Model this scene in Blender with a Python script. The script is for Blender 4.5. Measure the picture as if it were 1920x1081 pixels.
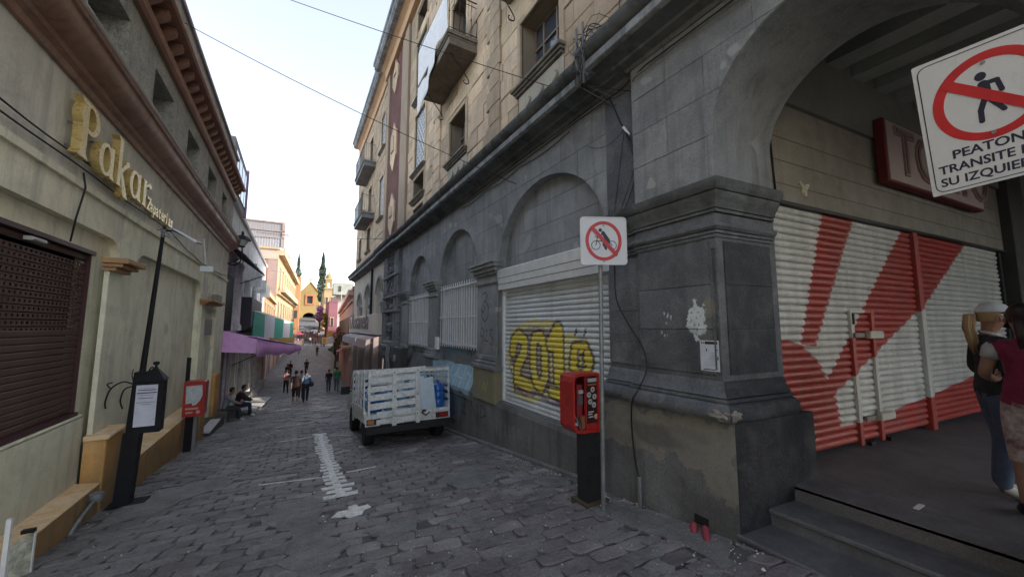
import bpy, bmesh, math, random
import numpy as np
from mathutils import Vector, Matrix, Euler
from mathutils.geometry import delaunay_2d_cdt

random.seed(11)
rng = np.random.default_rng(5)
scene = bpy.context.scene
for o in list(bpy.data.objects):
    bpy.data.objects.remove(o)
COL = scene.collection

# ------------------------------------------------------------------ camera
cam = bpy.data.cameras.new('camera')
camo = bpy.data.objects.new('camera', cam)
COL.objects.link(camo)
cam.sensor_width = 36.0
cam.lens = 36.0 * 700.0 / 1920.0
cam.clip_start = 0.05
cam.clip_end = 5000
pitch = math.atan(70 / 700.0)
yaw = math.atan(405 / math.hypot(700, 70))
camo.location = (0, 0, 0)
camo.rotation_euler = Euler((math.pi / 2 + pitch, 0, -yaw), 'XYZ')
scene.camera = camo

# ------------------------------------------------------------------ sky, sun, exposure
SUN_EL = math.radians(27)
SUN_AZ = Vector((1.0, -0.50, 0)).normalized()       # towards the sun
w = bpy.data.worlds.new('World')
scene.world = w
w.use_nodes = True
wn = w.node_tree
for n in list(wn.nodes):
    wn.nodes.remove(n)
sky = wn.nodes.new('ShaderNodeTexSky')
sky.sky_type = 'NISHITA'
sky.sun_disc = False
sky.sun_elevation = SUN_EL
sky.sun_rotation = math.atan2(SUN_AZ.x, SUN_AZ.y)
sky.air_density = 1.0
sky.dust_density = 1.6
sky.ozone_density = 1.0
bgn = wn.nodes.new('ShaderNodeBackground')
bgn.inputs[1].default_value = 0.15
out = wn.nodes.new('ShaderNodeOutputWorld')
hsv = wn.nodes.new('ShaderNodeHueSaturation')     # thin morning haze: a paler sky all round
hsv.inputs['Saturation'].default_value = 0.5
wn.links.new(sky.outputs[0], hsv.inputs['Color'])
wn.links.new(hsv.outputs[0], bgn.inputs[0])
wn.links.new(bgn.outputs[0], out.inputs[0])

sl = bpy.data.lights.new('sun', 'SUN')
sl.energy = 2.0
sl.angle = math.radians(0.6)
sl.color = (1.0, 0.90, 0.76)
so = bpy.data.objects.new('sun', sl)
COL.objects.link(so)
sd = Vector((SUN_AZ.x * math.cos(SUN_EL), SUN_AZ.y * math.cos(SUN_EL), math.sin(SUN_EL)))
so.rotation_euler = sd.to_track_quat('Z', 'Y').to_euler()
so.location = (30, -15, 30)

scene.view_settings.view_transform = 'Standard'
scene.view_settings.look = 'None'
scene.view_settings.gamma = 1
scene.view_settings.use_curve_mapping = False
scene.view_settings.exposure = 1.85
scene.render.engine = 'CYCLES'

# ------------------------------------------------------------------ ground profile
GP = [(-400, -1.3), (-3, -1.32), (0, -1.6), (10, -2.65), (18, -3.49), (24, -4.05), (30, -4.5), (40, -5.1), (50, -5.3),
      (60, -5.1), (75, -4.3), (90, -3.3), (110, -2.0), (140, 0.5), (200, 6.0), (300, 14.0), (3000, 60.0)]
def gz(y):
    for (a, za), (b, zb) in zip(GP, GP[1:]):
        if a <= y <= b:
            return za + (zb - za) * (y - a) / (b - a)
    return GP[-1][1]
def cx(y):       # the street drifts to the right far down
    return 0.0 if y < 45 else (y - 45) ** 1.15 * 0.045

# ------------------------------------------------------------------ materials
def newmat(name):
    m = bpy.data.materials.new(name)
    m.use_nodes = True
    nt = m.node_tree
    return m, nt, nt.nodes['Principled BSDF']
def N(nt, t, **kw):
    n = nt.nodes.new(t)
    for k, v in kw.items():
        setattr(n, k, v)
    return n
def mixc(nt, fac, a, b, blend='MIX'):
    n = nt.nodes.new('ShaderNodeMix')
    n.data_type = 'RGBA'
    n.blend_type = blend
    for sock, val in ((n.inputs[0], fac), (n.inputs[6], a), (n.inputs[7], b)):
        if isinstance(val, bpy.types.NodeSocket):
            nt.links.new(val, sock)
        elif isinstance(val, (tuple, list)):
            sock.default_value = (*val[:3], 1)
        else:
            sock.default_value = val
    return n.outputs[2]
def noise(nt, vec, scale, detail=6, rough=0.6, dist=0.0):
    n = nt.nodes.new('ShaderNodeTexNoise')
    n.inputs['Scale'].default_value = scale
    n.inputs['Detail'].default_value = detail
    n.inputs['Roughness'].default_value = rough
    n.inputs['Distortion'].default_value = dist
    nt.links.new(vec, n.inputs['Vector'])
    return n.outputs[0]
def ramp(nt, fac, p0, p1, v0=0.0, v1=1.0):
    n = nt.nodes.new('ShaderNodeMapRange')
    n.inputs[1].default_value = p0
    n.inputs[2].default_value = p1
    n.inputs[3].default_value = v0
    n.inputs[4].default_value = v1
    nt.links.new(fac, n.inputs[0])
    return n.outputs[0]
def mathn(nt, op, a, b):
    n = nt.nodes.new('ShaderNodeMath')
    n.operation = op
    for s, v in ((n.inputs[0], a), (n.inputs[1], b)):
        if isinstance(v, bpy.types.NodeSocket):
            nt.links.new(v, s)
        else:
            s.default_value = v
    return n.outputs[0]
MATS = {}
SUNNY = ('sunny_cream', 'orange_wall', 'church_yellow', 'pink_wall', 'magenta_wall', 'cream_trim', 'white_house_wall', 'brick_end', 'mauve_render', 'sign_white', 'sign_white_near')
def pbr(name, c1, c2=None, scale=1.5, rough=0.8, bump=0.25, bscale=60, dirt=None, dirta=0.5, streak=None, streaka=0.4,
        metal=0.0, var=0.0, tint=False, paint=None, grain=0.12, obj=False, spots=None, spec=0.35, low=None, over=0):
    """paint = (image, u-axis, u0, ulen, v0, vlen)"""
    if name in MATS:
        return MATS[name]
    m, nt, bs = newmat(name)
    L = nt.links
    kf = 1.0 if name in SUNNY else 1.17
    up_ = lambda c: tuple(min(.85, v * kf) for v in c) if c else c
    c1, c2, dirt, streak = up_(c1), up_(c2), up_(dirt), up_(streak)
    if obj:
        tc = N(nt, 'ShaderNodeTexCoord')
        pos = tc.outputs['Object']
    else:
        tc = N(nt, 'ShaderNodeNewGeometry')
        pos = tc.outputs['Position']
    c2 = c2 or tuple(v * 0.8 for v in c1)
    f = ramp(nt, noise(nt, pos, scale, 8, 0.65, 0.4), 0.35, 0.65)
    col = mixc(nt, f, c1, c2)
    if grain:
        g = ramp(nt, noise(nt, pos, bscale, 4, 0.7), 0.3, 0.7, 1 - grain, 1 + grain)
        cg = N(nt, 'ShaderNodeCombineColor')
        for i in range(3):
            L.new(g, cg.inputs[i])
        col = mixc(nt, 1.0, col, cg.outputs[0], 'MULTIPLY')
    if dirt:
        d = ramp(nt, noise(nt, pos, scale * 2.3, 10, 0.72, 0.8), 0.48, 0.66, 0, dirta)
        col = mixc(nt, d, col, dirt)
    if streak:
        mp = N(nt, 'ShaderNodeMapping')
        mp.inputs['Scale'].default_value = (6, 6, 0.5)
        L.new(pos, mp.inputs[0])
        d = ramp(nt, noise(nt, mp.outputs[0], 1.0, 6, 0.65, 0.3), 0.5, 0.72, 0, streaka)
        col = mixc(nt, d, col, streak)
    if spots:
        sc, th, colr = spots
        d = ramp(nt, noise(nt, pos, sc, 3, 0.5, 0.0), th, th + 0.02)
        col = mixc(nt, d, col, colr)
    if low:
        z0, z1, colr, amt = low
        sp = N(nt, 'ShaderNodeSeparateXYZ')
        L.new(pos, sp.inputs[0])
        # ground height follows the street: dirt splashed on the foot of walls
        gy = mathn(nt, 'ADD', mathn(nt, 'MULTIPLY', sp.outputs[1], 0.102), sp.outputs[2])
        hh = mathn(nt, 'ADD', gy, mathn(nt, 'MULTIPLY', noise(nt, pos, 3.0, 6, 0.7), -0.8))
        d = ramp(nt, hh, z0, z1, amt, 0)
        col = mixc(nt, d, col, colr)
    if paint:
        for p in (paint if isinstance(paint, list) else [paint]):
            img, ax, u0, ul, v0, vl = p
            dp = N(nt, 'ShaderNodeVectorMath', operation='DOT_PRODUCT')
            L.new(pos, dp.inputs[0])
            dp.inputs[1].default_value = ax
            sp = N(nt, 'ShaderNodeSeparateXYZ')
            L.new(pos, sp.inputs[0])
            cb = N(nt, 'ShaderNodeCombineXYZ')
            L.new(mathn(nt, 'MULTIPLY', mathn(nt, 'SUBTRACT', dp.outputs['Value'], u0), 1 / ul), cb.inputs[0])
            L.new(mathn(nt, 'MULTIPLY', mathn(nt, 'SUBTRACT', sp.outputs[2], v0), 1 / vl), cb.inputs[1])
            it = N(nt, 'ShaderNodeTexImage', extension='CLIP')
            it.image = img
            L.new(cb.outputs[0], it.inputs[0])
            worn = ramp(nt, noise(nt, pos, 14, 6, 0.7), 0.36, 0.5, 0.55, 1.0)
            col = mixc(nt, mathn(nt, 'MULTIPLY', it.outputs[1], worn), col, it.outputs[0])
    if over:
        mp = N(nt, 'ShaderNodeMapping')
        mp.inputs['Scale'].default_value = (4, 4, 0.7)
        L.new(pos, mp.inputs[0])
        d = ramp(nt, noise(nt, mp.outputs[0], 1.3, 9, 0.7, 0.6), 0.40, 0.70, 0, over)
        col = mixc(nt, d, col, (0.10, 0.085, 0.075))
        d = ramp(nt, noise(nt, pos, 11, 8, 0.75, 0.5), 0.56, 0.64, 0, over)
        col = mixc(nt, d, col, (0.16, 0.14, 0.12))
    if tint:
        at = N(nt, 'ShaderNodeAttribute', attribute_name='tint')
        col = mixc(nt, 1.0, col, at.outputs[0], 'MULTIPLY')
    if var:
        oi = N(nt, 'ShaderNodeObjectInfo')
        hs = N(nt, 'ShaderNodeHueSaturation')
        L.new(ramp(nt, oi.outputs['Random'], 0, 1, 1 - var, 1 + var), hs.inputs['Value'])
        L.new(col, hs.inputs['Color'])
        col = hs.outputs[0]
    L.new(col, bs.inputs['Base Color'])
    bs.inputs['Metallic'].default_value = metal
    bs.inputs['Specular IOR Level'].default_value = spec
    r = ramp(nt, noise(nt, pos, scale * 4, 5, 0.6), 0.3, 0.7, max(0.02, rough - 0.12), min(1, rough + 0.1))
    L.new(r, bs.inputs['Roughness'])
    if bump:
        b = N(nt, 'ShaderNodeBump')
        b.inputs['Strength'].default_value = bump
        b.inputs['Distance'].default_value = 0.02
        h1 = noise(nt, pos, bscale, 5, 0.7)
        h2 = noise(nt, pos, bscale * 0.12, 5, 0.6)
        L.new(mathn(nt, 'ADD', h1, mathn(nt, 'MULTIPLY', h2, 1.5)), b.inputs['Height'])
        L.new(b.outputs[0], bs.inputs['Normal'])
    MATS[name] = m
    return m
def plain(name, c, rough=0.6, metal=0.0, spec=0.4, emis=None):
    if name in MATS:
        return MATS[name]
    m, nt, bs = newmat(name)
    tc = N(nt, 'ShaderNodeTexCoord')
    f = ramp(nt, noise(nt, tc.outputs['Object'], 9, 5, 0.65), 0.3, 0.7)
    col = mixc(nt, f, c, tuple(v * 0.8 for v in c))
    nt.links.new(col, bs.inputs['Base Color'])
    bs.inputs['Roughness'].default_value = rough
    bs.inputs['Metallic'].default_value = metal
    bs.inputs['Specular IOR Level'].default_value = spec
    MATS[name] = m
    return m
def glassm(name, c=(0.02, 0.025, 0.03), rough=0.06):
    m, nt, bs = newmat(name)
    bs.inputs['Base Color'].default_value = (*c, 1)
    bs.inputs['Roughness'].default_value = rough
    bs.inputs['Specular IOR Level'].default_value = 0.9
    MATS[name] = m
    return m

# ------------------------------------------------------------------ painted marks as rasters (graffiti, peeled paint, posters)
class Ras:
    def __init__(s, name, u0, ul, v0, vl, ppm):
        s.name, s.u0, s.ul, s.v0, s.vl = name, u0, ul, v0, vl
        s.w, s.h = int(ul * ppm), int(vl * ppm)
        s.a = np.zeros((s.h, s.w, 4), np.float32)
        u = u0 + (np.arange(s.w) + .5) / s.w * ul
        v = v0 + (np.arange(s.h) + .5) / s.h * vl
        s.U, s.V = np.meshgrid(u, v)
        s.nz = {}
    def noise(s, cell, seed=0):
        k = (cell, seed)
        if k in s.nz:
            return s.nz[k]
        r = np.random.default_rng(seed + 17)
        out = np.zeros((s.h, s.w), np.float32)
        amp, tot = 1.0, 0.0
        c = cell
        for _ in range(4):
            gw, gh = int(s.ul / c) + 3, int(s.vl / c) + 3
            g = r.random((gh, gw)).astype(np.float32)
            x = (s.U - s.u0) / c
            y = (s.V - s.v0) / c
            xi, yi = x.astype(int), y.astype(int)
            fx, fy = x - xi, y - yi
            fx = fx * fx * (3 - 2 * fx)
            fy = fy * fy * (3 - 2 * fy)
            val = (g[yi, xi] * (1 - fx) + g[yi, xi + 1] * fx) * (1 - fy) + (g[yi + 1, xi] * (1 - fx) + g[yi + 1, xi + 1] * fx) * fy
            out += val * amp
            tot += amp
            amp *= 0.55
            c *= 0.5
            if c < 0.012:
                break
        s.nz[k] = out / tot
        return s.nz[k]
    def comp(s, mask, color, alpha=1.0):
        m = (np.clip(mask, 0, 1) * alpha)[..., None]
        a0 = s.a[..., 3:4]
        na = m + a0 * (1 - m)
        c = np.array(color, np.float32)
        s.a[..., :3] = np.where(na > 1e-4, (c * m + s.a[..., :3] * a0 * (1 - m)) / np.maximum(na, 1e-4), c)
        s.a[..., 3:4] = na
    def stroke(s, pts, width, color, soft=0.01, alpha=1.0, closed=False):
        d = np.full((s.h, s.w), 9.0, np.float32)
        P = list(pts) + ([pts[0]] if closed else [])
        for (x0, y0), (x1, y1) in zip(P, P[1:]):
            dx, dy = x1 - x0, y1 - y0
            l2 = dx * dx + dy * dy + 1e-9
            t = np.clip(((s.U - x0) * dx + (s.V - y0) * dy) / l2, 0, 1)
            d = np.minimum(d, np.hypot(s.U - x0 - t * dx, s.V - y0 - t * dy))
        s.comp((width / 2 + soft / 2 - d) / max(soft, 1e-3), color, alpha)
    def poly(s, pts, color, alpha=1.0, rough=0.0, cell=0.1, seed=0):
        U = s.U + ((s.noise(cell, seed) - .5) * rough if rough else 0)
        V = s.V + ((s.noise(cell, seed + 5) - .5) * rough if rough else 0)
        if getattr(s, 'saw', 0):
            U = U + s.saw * (np.abs(((s.V - s.v0) / .082) % 1 - .5) * 2 - .5) + .012 * (s.noise(.06, 3) - .5)
        ins = np.zeros((s.h, s.w), bool)
        n = len(pts)
        for i in range(n):
            x0, y0 = pts[i]
            x1, y1 = pts[(i + 1) % n]
            if y0 == y1:
                continue
            c = ((y0 > V) != (y1 > V)) & (U < (x1 - x0) * (V - y0) / (y1 - y0) + x0)
            ins ^= c
        s.comp(ins.astype(np.float32), color, alpha)
        return ins
    def blob(s, cx_, cy_, rx, ry, color, alpha=1.0, edge=0.5, cell=0.12, seed=0, soft=0.1):
        r = np.hypot((s.U - cx_) / rx, (s.V - cy_) / ry) + (s.noise(cell, seed) - .5) * edge * 2
        s.comp((1 - r) / soft, color, alpha)
    def image(s):
        im = bpy.data.images.new(s.name, s.w, s.h, alpha=True, float_buffer=False)
        im.colorspace_settings.name = 'sRGB'
        im.alpha_mode = 'CHANNEL_PACKED'
        a = s.a.copy()
        a[..., :3] = np.clip(a[..., :3], 0, 1) ** (1 / 2.2)
        im.pixels.foreach_set(a.ravel())
        im.update()
        im.pack()
        return im

# ------------------------------------------------------------------ mesh helpers
class B:
    def __init__(s):
        s.v, s.f = [], []
    def add(s, verts, faces):
        o = len(s.v)
        s.v += [tuple(p) for p in verts]
        s.f += [tuple(i + o for i in f) for f in faces]
        return s
    def box(s, x0, x1, y0, y1, z0, z1):
        v = [(x0, y0, z0), (x1, y0, z0), (x1, y1, z0), (x0, y1, z0), (x0, y0, z1), (x1, y0, z1), (x1, y1, z1), (x0, y1, z1)]
        return s.add(v, [(0, 3, 2, 1), (4, 5, 6, 7), (0, 1, 5, 4), (1, 2, 6, 5), (2, 3, 7, 6), (3, 0, 4, 7)])
    def fbox(s, fr, a0, a1, b0, b1, c0, c1, ch=0.0):
        """box in a frame, outer face (c1) chamfered by ch"""
        if ch <= 0:
            p = [(a0, b0, c0), (a1, b0, c0), (a1, b1, c0), (a0, b1, c0), (a0, b0, c1), (a1, b0, c1), (a1, b1, c1), (a0, b1, c1)]
            return s.add([fr(*q) for q in p], [(0, 3, 2, 1), (4, 5, 6, 7), (0, 1, 5, 4), (1, 2, 6, 5), (2, 3, 7, 6), (3, 0, 4, 7)])
        p = [(a0, b0, c0), (a1, b0, c0), (a1, b1, c0), (a0, b1, c0),
             (a0, b0, c1 - ch), (a1, b0, c1 - ch), (a1, b1, c1 - ch), (a0, b1, c1 - ch),
             (a0 + ch, b0 + ch, c1), (a1 - ch, b0 + ch, c1), (a1 - ch, b1 - ch, c1), (a0 + ch, b1 - ch, c1)]
        f = [(0, 1, 5, 4), (1, 2, 6, 5), (2, 3, 7, 6), (3, 0, 4, 7), (4, 5, 9, 8), (5, 6, 10, 9), (6, 7, 11, 10), (7, 4, 8, 11), (8, 9, 10, 11)]
        return s.add([fr(*q) for q in p], f)
    def prof(s, fr, a0, a1, pts, cap=True):
        """profile pts (b,c) swept along a"""
        n = len(pts)
        v = [fr(a0, b, c) for b, c in pts] + [fr(a1, b, c) for b, c in pts]
        f = [(i, (i + 1) % n, n + (i + 1) % n, n + i) for i in range(n)]
        if cap:
            f += [tuple(range(n))[::-1], tuple(range(n, 2 * n))]
        return s.add(v, f)
    def tube(s, pts, r, seg=8, cap=True):
        pts = [Vector(p) for p in pts]
        rs = r if isinstance(r, (list, tuple)) else [r] * len(pts)
        up = None
        rings = []
        for i, p in enumerate(pts):
            d = (pts[min(i + 1, len(pts) - 1)] - pts[max(i - 1, 0)])
            if d.length < 1e-9:
                d = Vector((0, 0, 1))
            d.normalize()
            if up is None:
                up = d.orthogonal().normalized()
            u = (up - d * up.dot(d))
            if u.length < 1e-6:
                u = d.orthogonal()
            u.normalize()
            up = u
            w_ = d.cross(u)
            rings.append([p + (u * math.cos(2 * math.pi * k / seg) + w_ * math.sin(2 * math.pi * k / seg)) * rs[i] for k in range(seg)])
        v = [q for rg in rings for q in rg]
        f = []
        for i in range(len(rings) - 1):
            for k in range(seg):
                f.append((i * seg + k, i * seg + (k + 1) % seg, (i + 1) * seg + (k + 1) % seg, (i + 1) * seg + k))
        if cap:
            f += [tuple(range(seg))[::-1], tuple(range((len(rings) - 1) * seg, len(rings) * seg))]
        return s.add(v, f)
    def lathe(s, c, prof, seg=16, axis='z'):
        v, f = [], []
        for r, h in prof:
            for k in range(seg):
                a = 2 * math.pi * k / seg
                q = (r * math.cos(a), r * math.sin(a), h)
                if axis == 'x':
                    q = (h, r * math.cos(a), r * math.sin(a))
                elif axis == 'y':
                    q = (r * math.cos(a), h, r * math.sin(a))
                v.append((c[0] + q[0], c[1] + q[1], c[2] + q[2]))
        for i in range(len(prof) - 1):
            for k in range(seg):
                f.append((i * seg + k, i * seg + (k + 1) % seg, (i + 1) * seg + (k + 1) % seg, (i + 1) * seg + k))
        f += [tuple(range(seg))[::-1], tuple(range((len(prof) - 1) * seg, len(prof) * seg))]
        return s.add(v, f)
    def xf(s, M):
        s.v = [tuple(M @ Vector(p)) for p in s.v]
        return s
def inside(p, poly):
    x, y = p
    r = False
    n = len(poly)
    for i in range(n):
        x0, y0 = poly[i]
        x1, y1 = poly[(i + 1) % n]
        if (y0 > y) != (y1 > y) and x < (x1 - x0) * (y - y0) / (y1 - y0) + x0:
            r = not r
    return r
def plate(b, fr, shapes, c0, c1, holes=()):
    """union of 2D shapes minus holes, as a solid between depths c0 and c1.
    shapes: list of polygons, or of (outer, [own holes])"""
    comps = [(sh if isinstance(sh, tuple) else (sh, [])) for sh in shapes]
    vs, es = [], []
    def addp(poly):
        o = len(vs)
        vs.extend(Vector((p[0], p[1])) for p in poly)
        es.extend((o + i, o + (i + 1) % len(poly)) for i in range(len(poly)))
    for o_, hs in comps:
        addp(o_)
        for h in hs:
            addp(h)
    for h in holes:
        addp(h)
    r = delaunay_2d_cdt(vs, es, [], 0, 1e-5)
    V, F = r[0], r[2]
    keep = []
    for f in F:
        c = ((V[f[0]].x + V[f[1]].x + V[f[2]].x) / 3, (V[f[0]].y + V[f[1]].y + V[f[2]].y) / 3)
        if any(inside(c, h) for h in holes):
            continue
        if any(inside(c, o_) and not any(inside(c, h) for h in hs) for o_, hs in comps):
            keep.append(tuple(f))
    ec = {}
    for f in keep:
        for i in range(3):
            e = (f[i], f[(i + 1) % 3])
            ec[e] = 1
    n = len(V)
    verts = [fr(p.x, p.y, c1) for p in V] + [fr(p.x, p.y, c0) for p in V]
    faces = list(keep) + [tuple(n + i for i in f[::-1]) for f in keep]
    for (i, j) in ec:
        if (j, i) not in ec:
            faces.append((i, n + i, n + j, j))
    b.add(verts, faces)
    return b

def mk(name, b, m, parent=None, smooth=False, kind=None, label=None, cat=None, group=None, local=False, col=None):
    off = Vector((0, 0, 0))
    if parent is not None and not local:
        p = parent
        while p is not None:
            off += p.location
            p = p.parent
    me = bpy.data.meshes.new(name)
    me.from_pydata([tuple(Vector(p) - off) for p in b.v], [], b.f)
    bm = bmesh.new()
    bm.from_mesh(me)
    if len(bm.verts) < 60000:
        loose = [v for v in bm.verts if not v.link_faces]
        if loose:
            bmesh.ops.delete(bm, geom=loose, context='VERTS')
    bmesh.ops.recalc_face_normals(bm, faces=bm.faces)
    bm.to_mesh(me)
    bm.free()
    if smooth:
        me.polygons.foreach_set('use_smooth', [True] * len(me.polygons))
        if smooth != 'all':
            try:
                me.set_sharp_from_angle(angle=math.radians(40))
            except Exception:
                pass
    if m is not None:
        me.materials.append(m)
    o = bpy.data.objects.new(name, me)
    COL.objects.link(o)
    o.parent = parent
    if kind:
        o['kind'] = kind
    if label:
        o['label'] = label
    if cat:
        o['category'] = cat
    if group:
        o['group'] = group
    if col is not None:
        ca = me.color_attributes.new('tint', 'FLOAT_COLOR', 'CORNER')
        ca.data.foreach_set('color', np.tile(np.array([*col, 1.0], np.float32), len(me.loops)))
    return o
def bits(name, fr, shapes, c0, c1, m, parent):
    for s_ in shapes:
        mk(name, plate(B(), fr, [s_], c0, c1), m, parent)
def thing(name, label, cat, loc=(0, 0, 0), group=None, rot=None):
    o = bpy.data.objects.new(name, None)
    COL.objects.link(o)
    o.location = loc
    if rot:
        o.rotation_euler = rot
    o.empty_display_size = 0.2
    o['label'] = label
    o['category'] = cat
    if group:
        o['group'] = group
    return o
def copy_tree(o, parent=None):
    c = o.copy()
    COL.objects.link(c)
    if parent is not None:
        c.parent = parent
    for ch in [k for k in bpy.data.objects if k.parent == o]:
        copy_tree(ch, c)
    return c

# frames: a along, b up, c outwards from the face
XW = 3.45
def R(a, b, c):
    return (XW - c, a, b)
XL = -2.22
LK = 0.965
def Lf(a, b, c):
    return (XL + c, a * LK, b * LK)
EA = math.radians(5.39)
EC = (3.33, 2.0)
def Efr(C):
    ca, sa = math.cos(EA), math.sin(EA)
    return lambda a, b, c: (C[0] + a * ca - c * sa, C[1] - a * sa - c * ca, b)
EP = Efr(EC)              # the pier's face
ES = Efr((3.38, 2.2))     # the shop front under the arcade
def yfr(Y, sgn=-1):       # faces the camera (-y)
    return lambda a, b, c: (a, Y + sgn * c, b)

def arch(ac, hw, b0, bs, rise, n=20):
    """arched opening outline: centre, half width, foot, springing height, rise"""
    p = [(ac - hw, b0), (ac + hw, b0), (ac + hw, bs)]
    for i in range(1, n):
        t = math.pi * i / n
        p.append((ac + hw * math.cos(t), bs + rise * math.sin(t)))
    p.append((ac - hw, bs))
    return p
def rect(a0, a1, b0, b1):
    return [(a0, b0), (a1, b0), (a1, b1), (a0, b1)]
def circle(x, y, r, n=28, ry=None):
    return [(x + r * math.cos(2 * math.pi * i / n), y + (ry or r) * math.sin(2 * math.pi * i / n)) for i in range(n)]
def capsule(x0, y0, x1, y1, w_, w1=None, n=6):
    w1 = w1 or w_
    a = math.atan2(y1 - y0, x1 - x0)
    p = []
    for i in range(n + 1):
        t = a - math.pi / 2 + math.pi * i / n
        p.append((x1 + w1 / 2 * math.cos(t), y1 + w1 / 2 * math.sin(t)))
    for i in range(n + 1):
        t = a + math.pi / 2 + math.pi * i / n
        p.append((x0 + w_ / 2 * math.cos(t), y0 + w_ / 2 * math.sin(t)))
    return p
def blocks(a0, a1, b0, b1, h, L, rects=(), gap=0.006, jit=0.25, seed=0):
    r = random.Random(seed)
    n = max(1, round((b1 - b0) / h))
    hh = (b1 - b0) / n
    out = []
    for i in range(n):
        z0, z1 = b0 + i * hh, b0 + (i + 1) * hh
        cuts = sorted((ra0, ra1) for ra0, ra1, rb0, rb1 in rects if min(z1, rb1) - max(z0, rb0) > 0.35 * hh)
        ivs, cur = [], a0
        for c0, c1 in cuts:
            if c0 > cur:
                ivs.append((cur, c0))
            cur = max(cur, c1)
        if cur < a1:
            ivs.append((cur, a1))
        for s0, s1 in ivs:
            m = max(1, round((s1 - s0) / L))
            es = [s0 + (s1 - s0) * k / m for k in range(m + 1)]
            sh = (0.5 if i % 2 else 0) * (s1 - s0) / m
            if m > 1:
                es = [s0] + [min(s1, max(s0, e - sh + r.uniform(-jit, jit) * L * .4)) for e in es[1:-1]] + ([s1 - sh] if sh else []) + [s1]
            es = sorted(es)
            for e0, e1 in zip(es, es[1:]):
                if e1 - e0 > 0.08:
                    out.append((e0 + gap / 2, e1 - gap / 2, z0 + gap / 2, z1 - gap / 2))
    return out
FONT = None
def text_b(s, size, depth, fr, a, b, c, shear=0.0, xs=1.0, bold=0.0, align='LEFT'):
    """text as solid letters in a frame; a,b = baseline start"""
    cu = bpy.data.curves.new('t', 'FONT')
    cu.body = s
    cu.size = size
    cu.extrude = depth / 2
    cu.shear = shear
    cu.offset = bold
    cu.align_x = align
    cu.resolution_u = 3
    o = bpy.data.objects.new('t', cu)
    COL.objects.link(o)
    bpy.context.view_layer.update()
    dg = bpy.context.evaluated_depsgraph_get()
    me = o.evaluated_get(dg).to_mesh()
    bb = B()
    bb.add([fr(a + v.co.x * xs, b + v.co.y, c + v.co.z + depth / 2) for v in me.vertices], [tuple(p.vertices) for p in me.polygons])
    o.evaluated_get(dg).to_mesh_clear()
    bpy.data.objects.remove(o)
    return bb
def sag(p0, p1, s, n=14):
    p0, p1 = Vector(p0), Vector(p1)
    return [p0.lerp(p1, i / n) - Vector((0, 0, s * 4 * (i / n) * (1 - i / n))) for i in range(n + 1)]

# ================================================================== SETTING: ground and road
M_ground = pbr('earth', (0.09, 0.085, 0.08), (0.06, 0.058, 0.055), 0.4, 0.95, 0.2, 20)
M_bed = pbr('joint_mortar', (0.12, 0.118, 0.115), (0.07, 0.069, 0.07), 2.0, 0.95, 0.5, 70)
M_stone = pbr('road_stone', (0.185, 0.182, 0.182), (0.098, 0.088, 0.093), 0.9, 0.60, 1.0, 38, dirt=(0.23, 0.23, 0.22), dirta=0.7,
              grain=0.35, tint=True, spec=0.45, spots=(34, 0.72, (0.25, 0.25, 0.24)))
M_patch = pbr('concrete_patch', (0.20, 0.20, 0.195), (0.12, 0.12, 0.12), 2.5, 0.8, 0.5, 50, grain=0.3, dirt=(0.08, 0.08, 0.08), dirta=0.6)
M_paintw = pbr('worn_white_paint', (0.72, 0.72, 0.70), (0.55, 0.55, 0.53), 9, 0.7, 0.3, 60, grain=0.3, dirt=(0.2, 0.2, 0.2), dirta=0.7)

b = B()
ys = [-400, -60, -20, -3, 0, 5, 10, 18, 24, 30, 40, 50, 60, 75, 90, 110, 140, 200, 300, 3000]
for i in range(len(ys) - 1):
    y0, y1 = ys[i], ys[i + 1]
    b.add([(-1500, y0, gz(y0) - .07), (1500, y0, gz(y0) - .07), (1500, y1, gz(y1) - .07), (-1500, y1, gz(y1) - .07)], [(0, 1, 2, 3)])
mk('ground', b, M_ground, kind='structure')

b = B()
ys = list(np.arange(-8, 130, 1.0))
for y0, y1 in zip(ys, ys[1:]):
    for x0, x1 in ((-2.7, 0.5), (0.5, 3.9)):
        b.add([(x0 + cx(y0), y0, gz(y0) - .018), (x1 + cx(y0), y0, gz(y0) - .018), (x1 + cx(y1), y1, gz(y1) - .018), (x0 + cx(y1), y1, gz(y1) - .018)], [(0, 1, 2, 3)])
b.add([(3.9, -8, gz(-8) - .018), (14, -8, gz(-8) - .018), (14, 0.1, gz(0.1) - .018), (3.9, 0.1, gz(0.1) - .018)], [(0, 1, 2, 3)])
b.add([(-14, -8, gz(-8) - .018), (-2.7, -8, gz(-8) - .018), (-2.7, 1.0, gz(1.0) - .018), (-14, 1.0, gz(1.0) - .018)], [(0, 1, 2, 3)])
M_roadfar = pbr('far_paving', (0.085, 0.085, 0.09), (0.05, 0.05, 0.055), 0.8, 0.75, 0.5, 6, dirt=(0.26, 0.26, 0.25), dirta=0.6, grain=0.2)
road = mk('road', b, M_bed, kind='structure')

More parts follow.
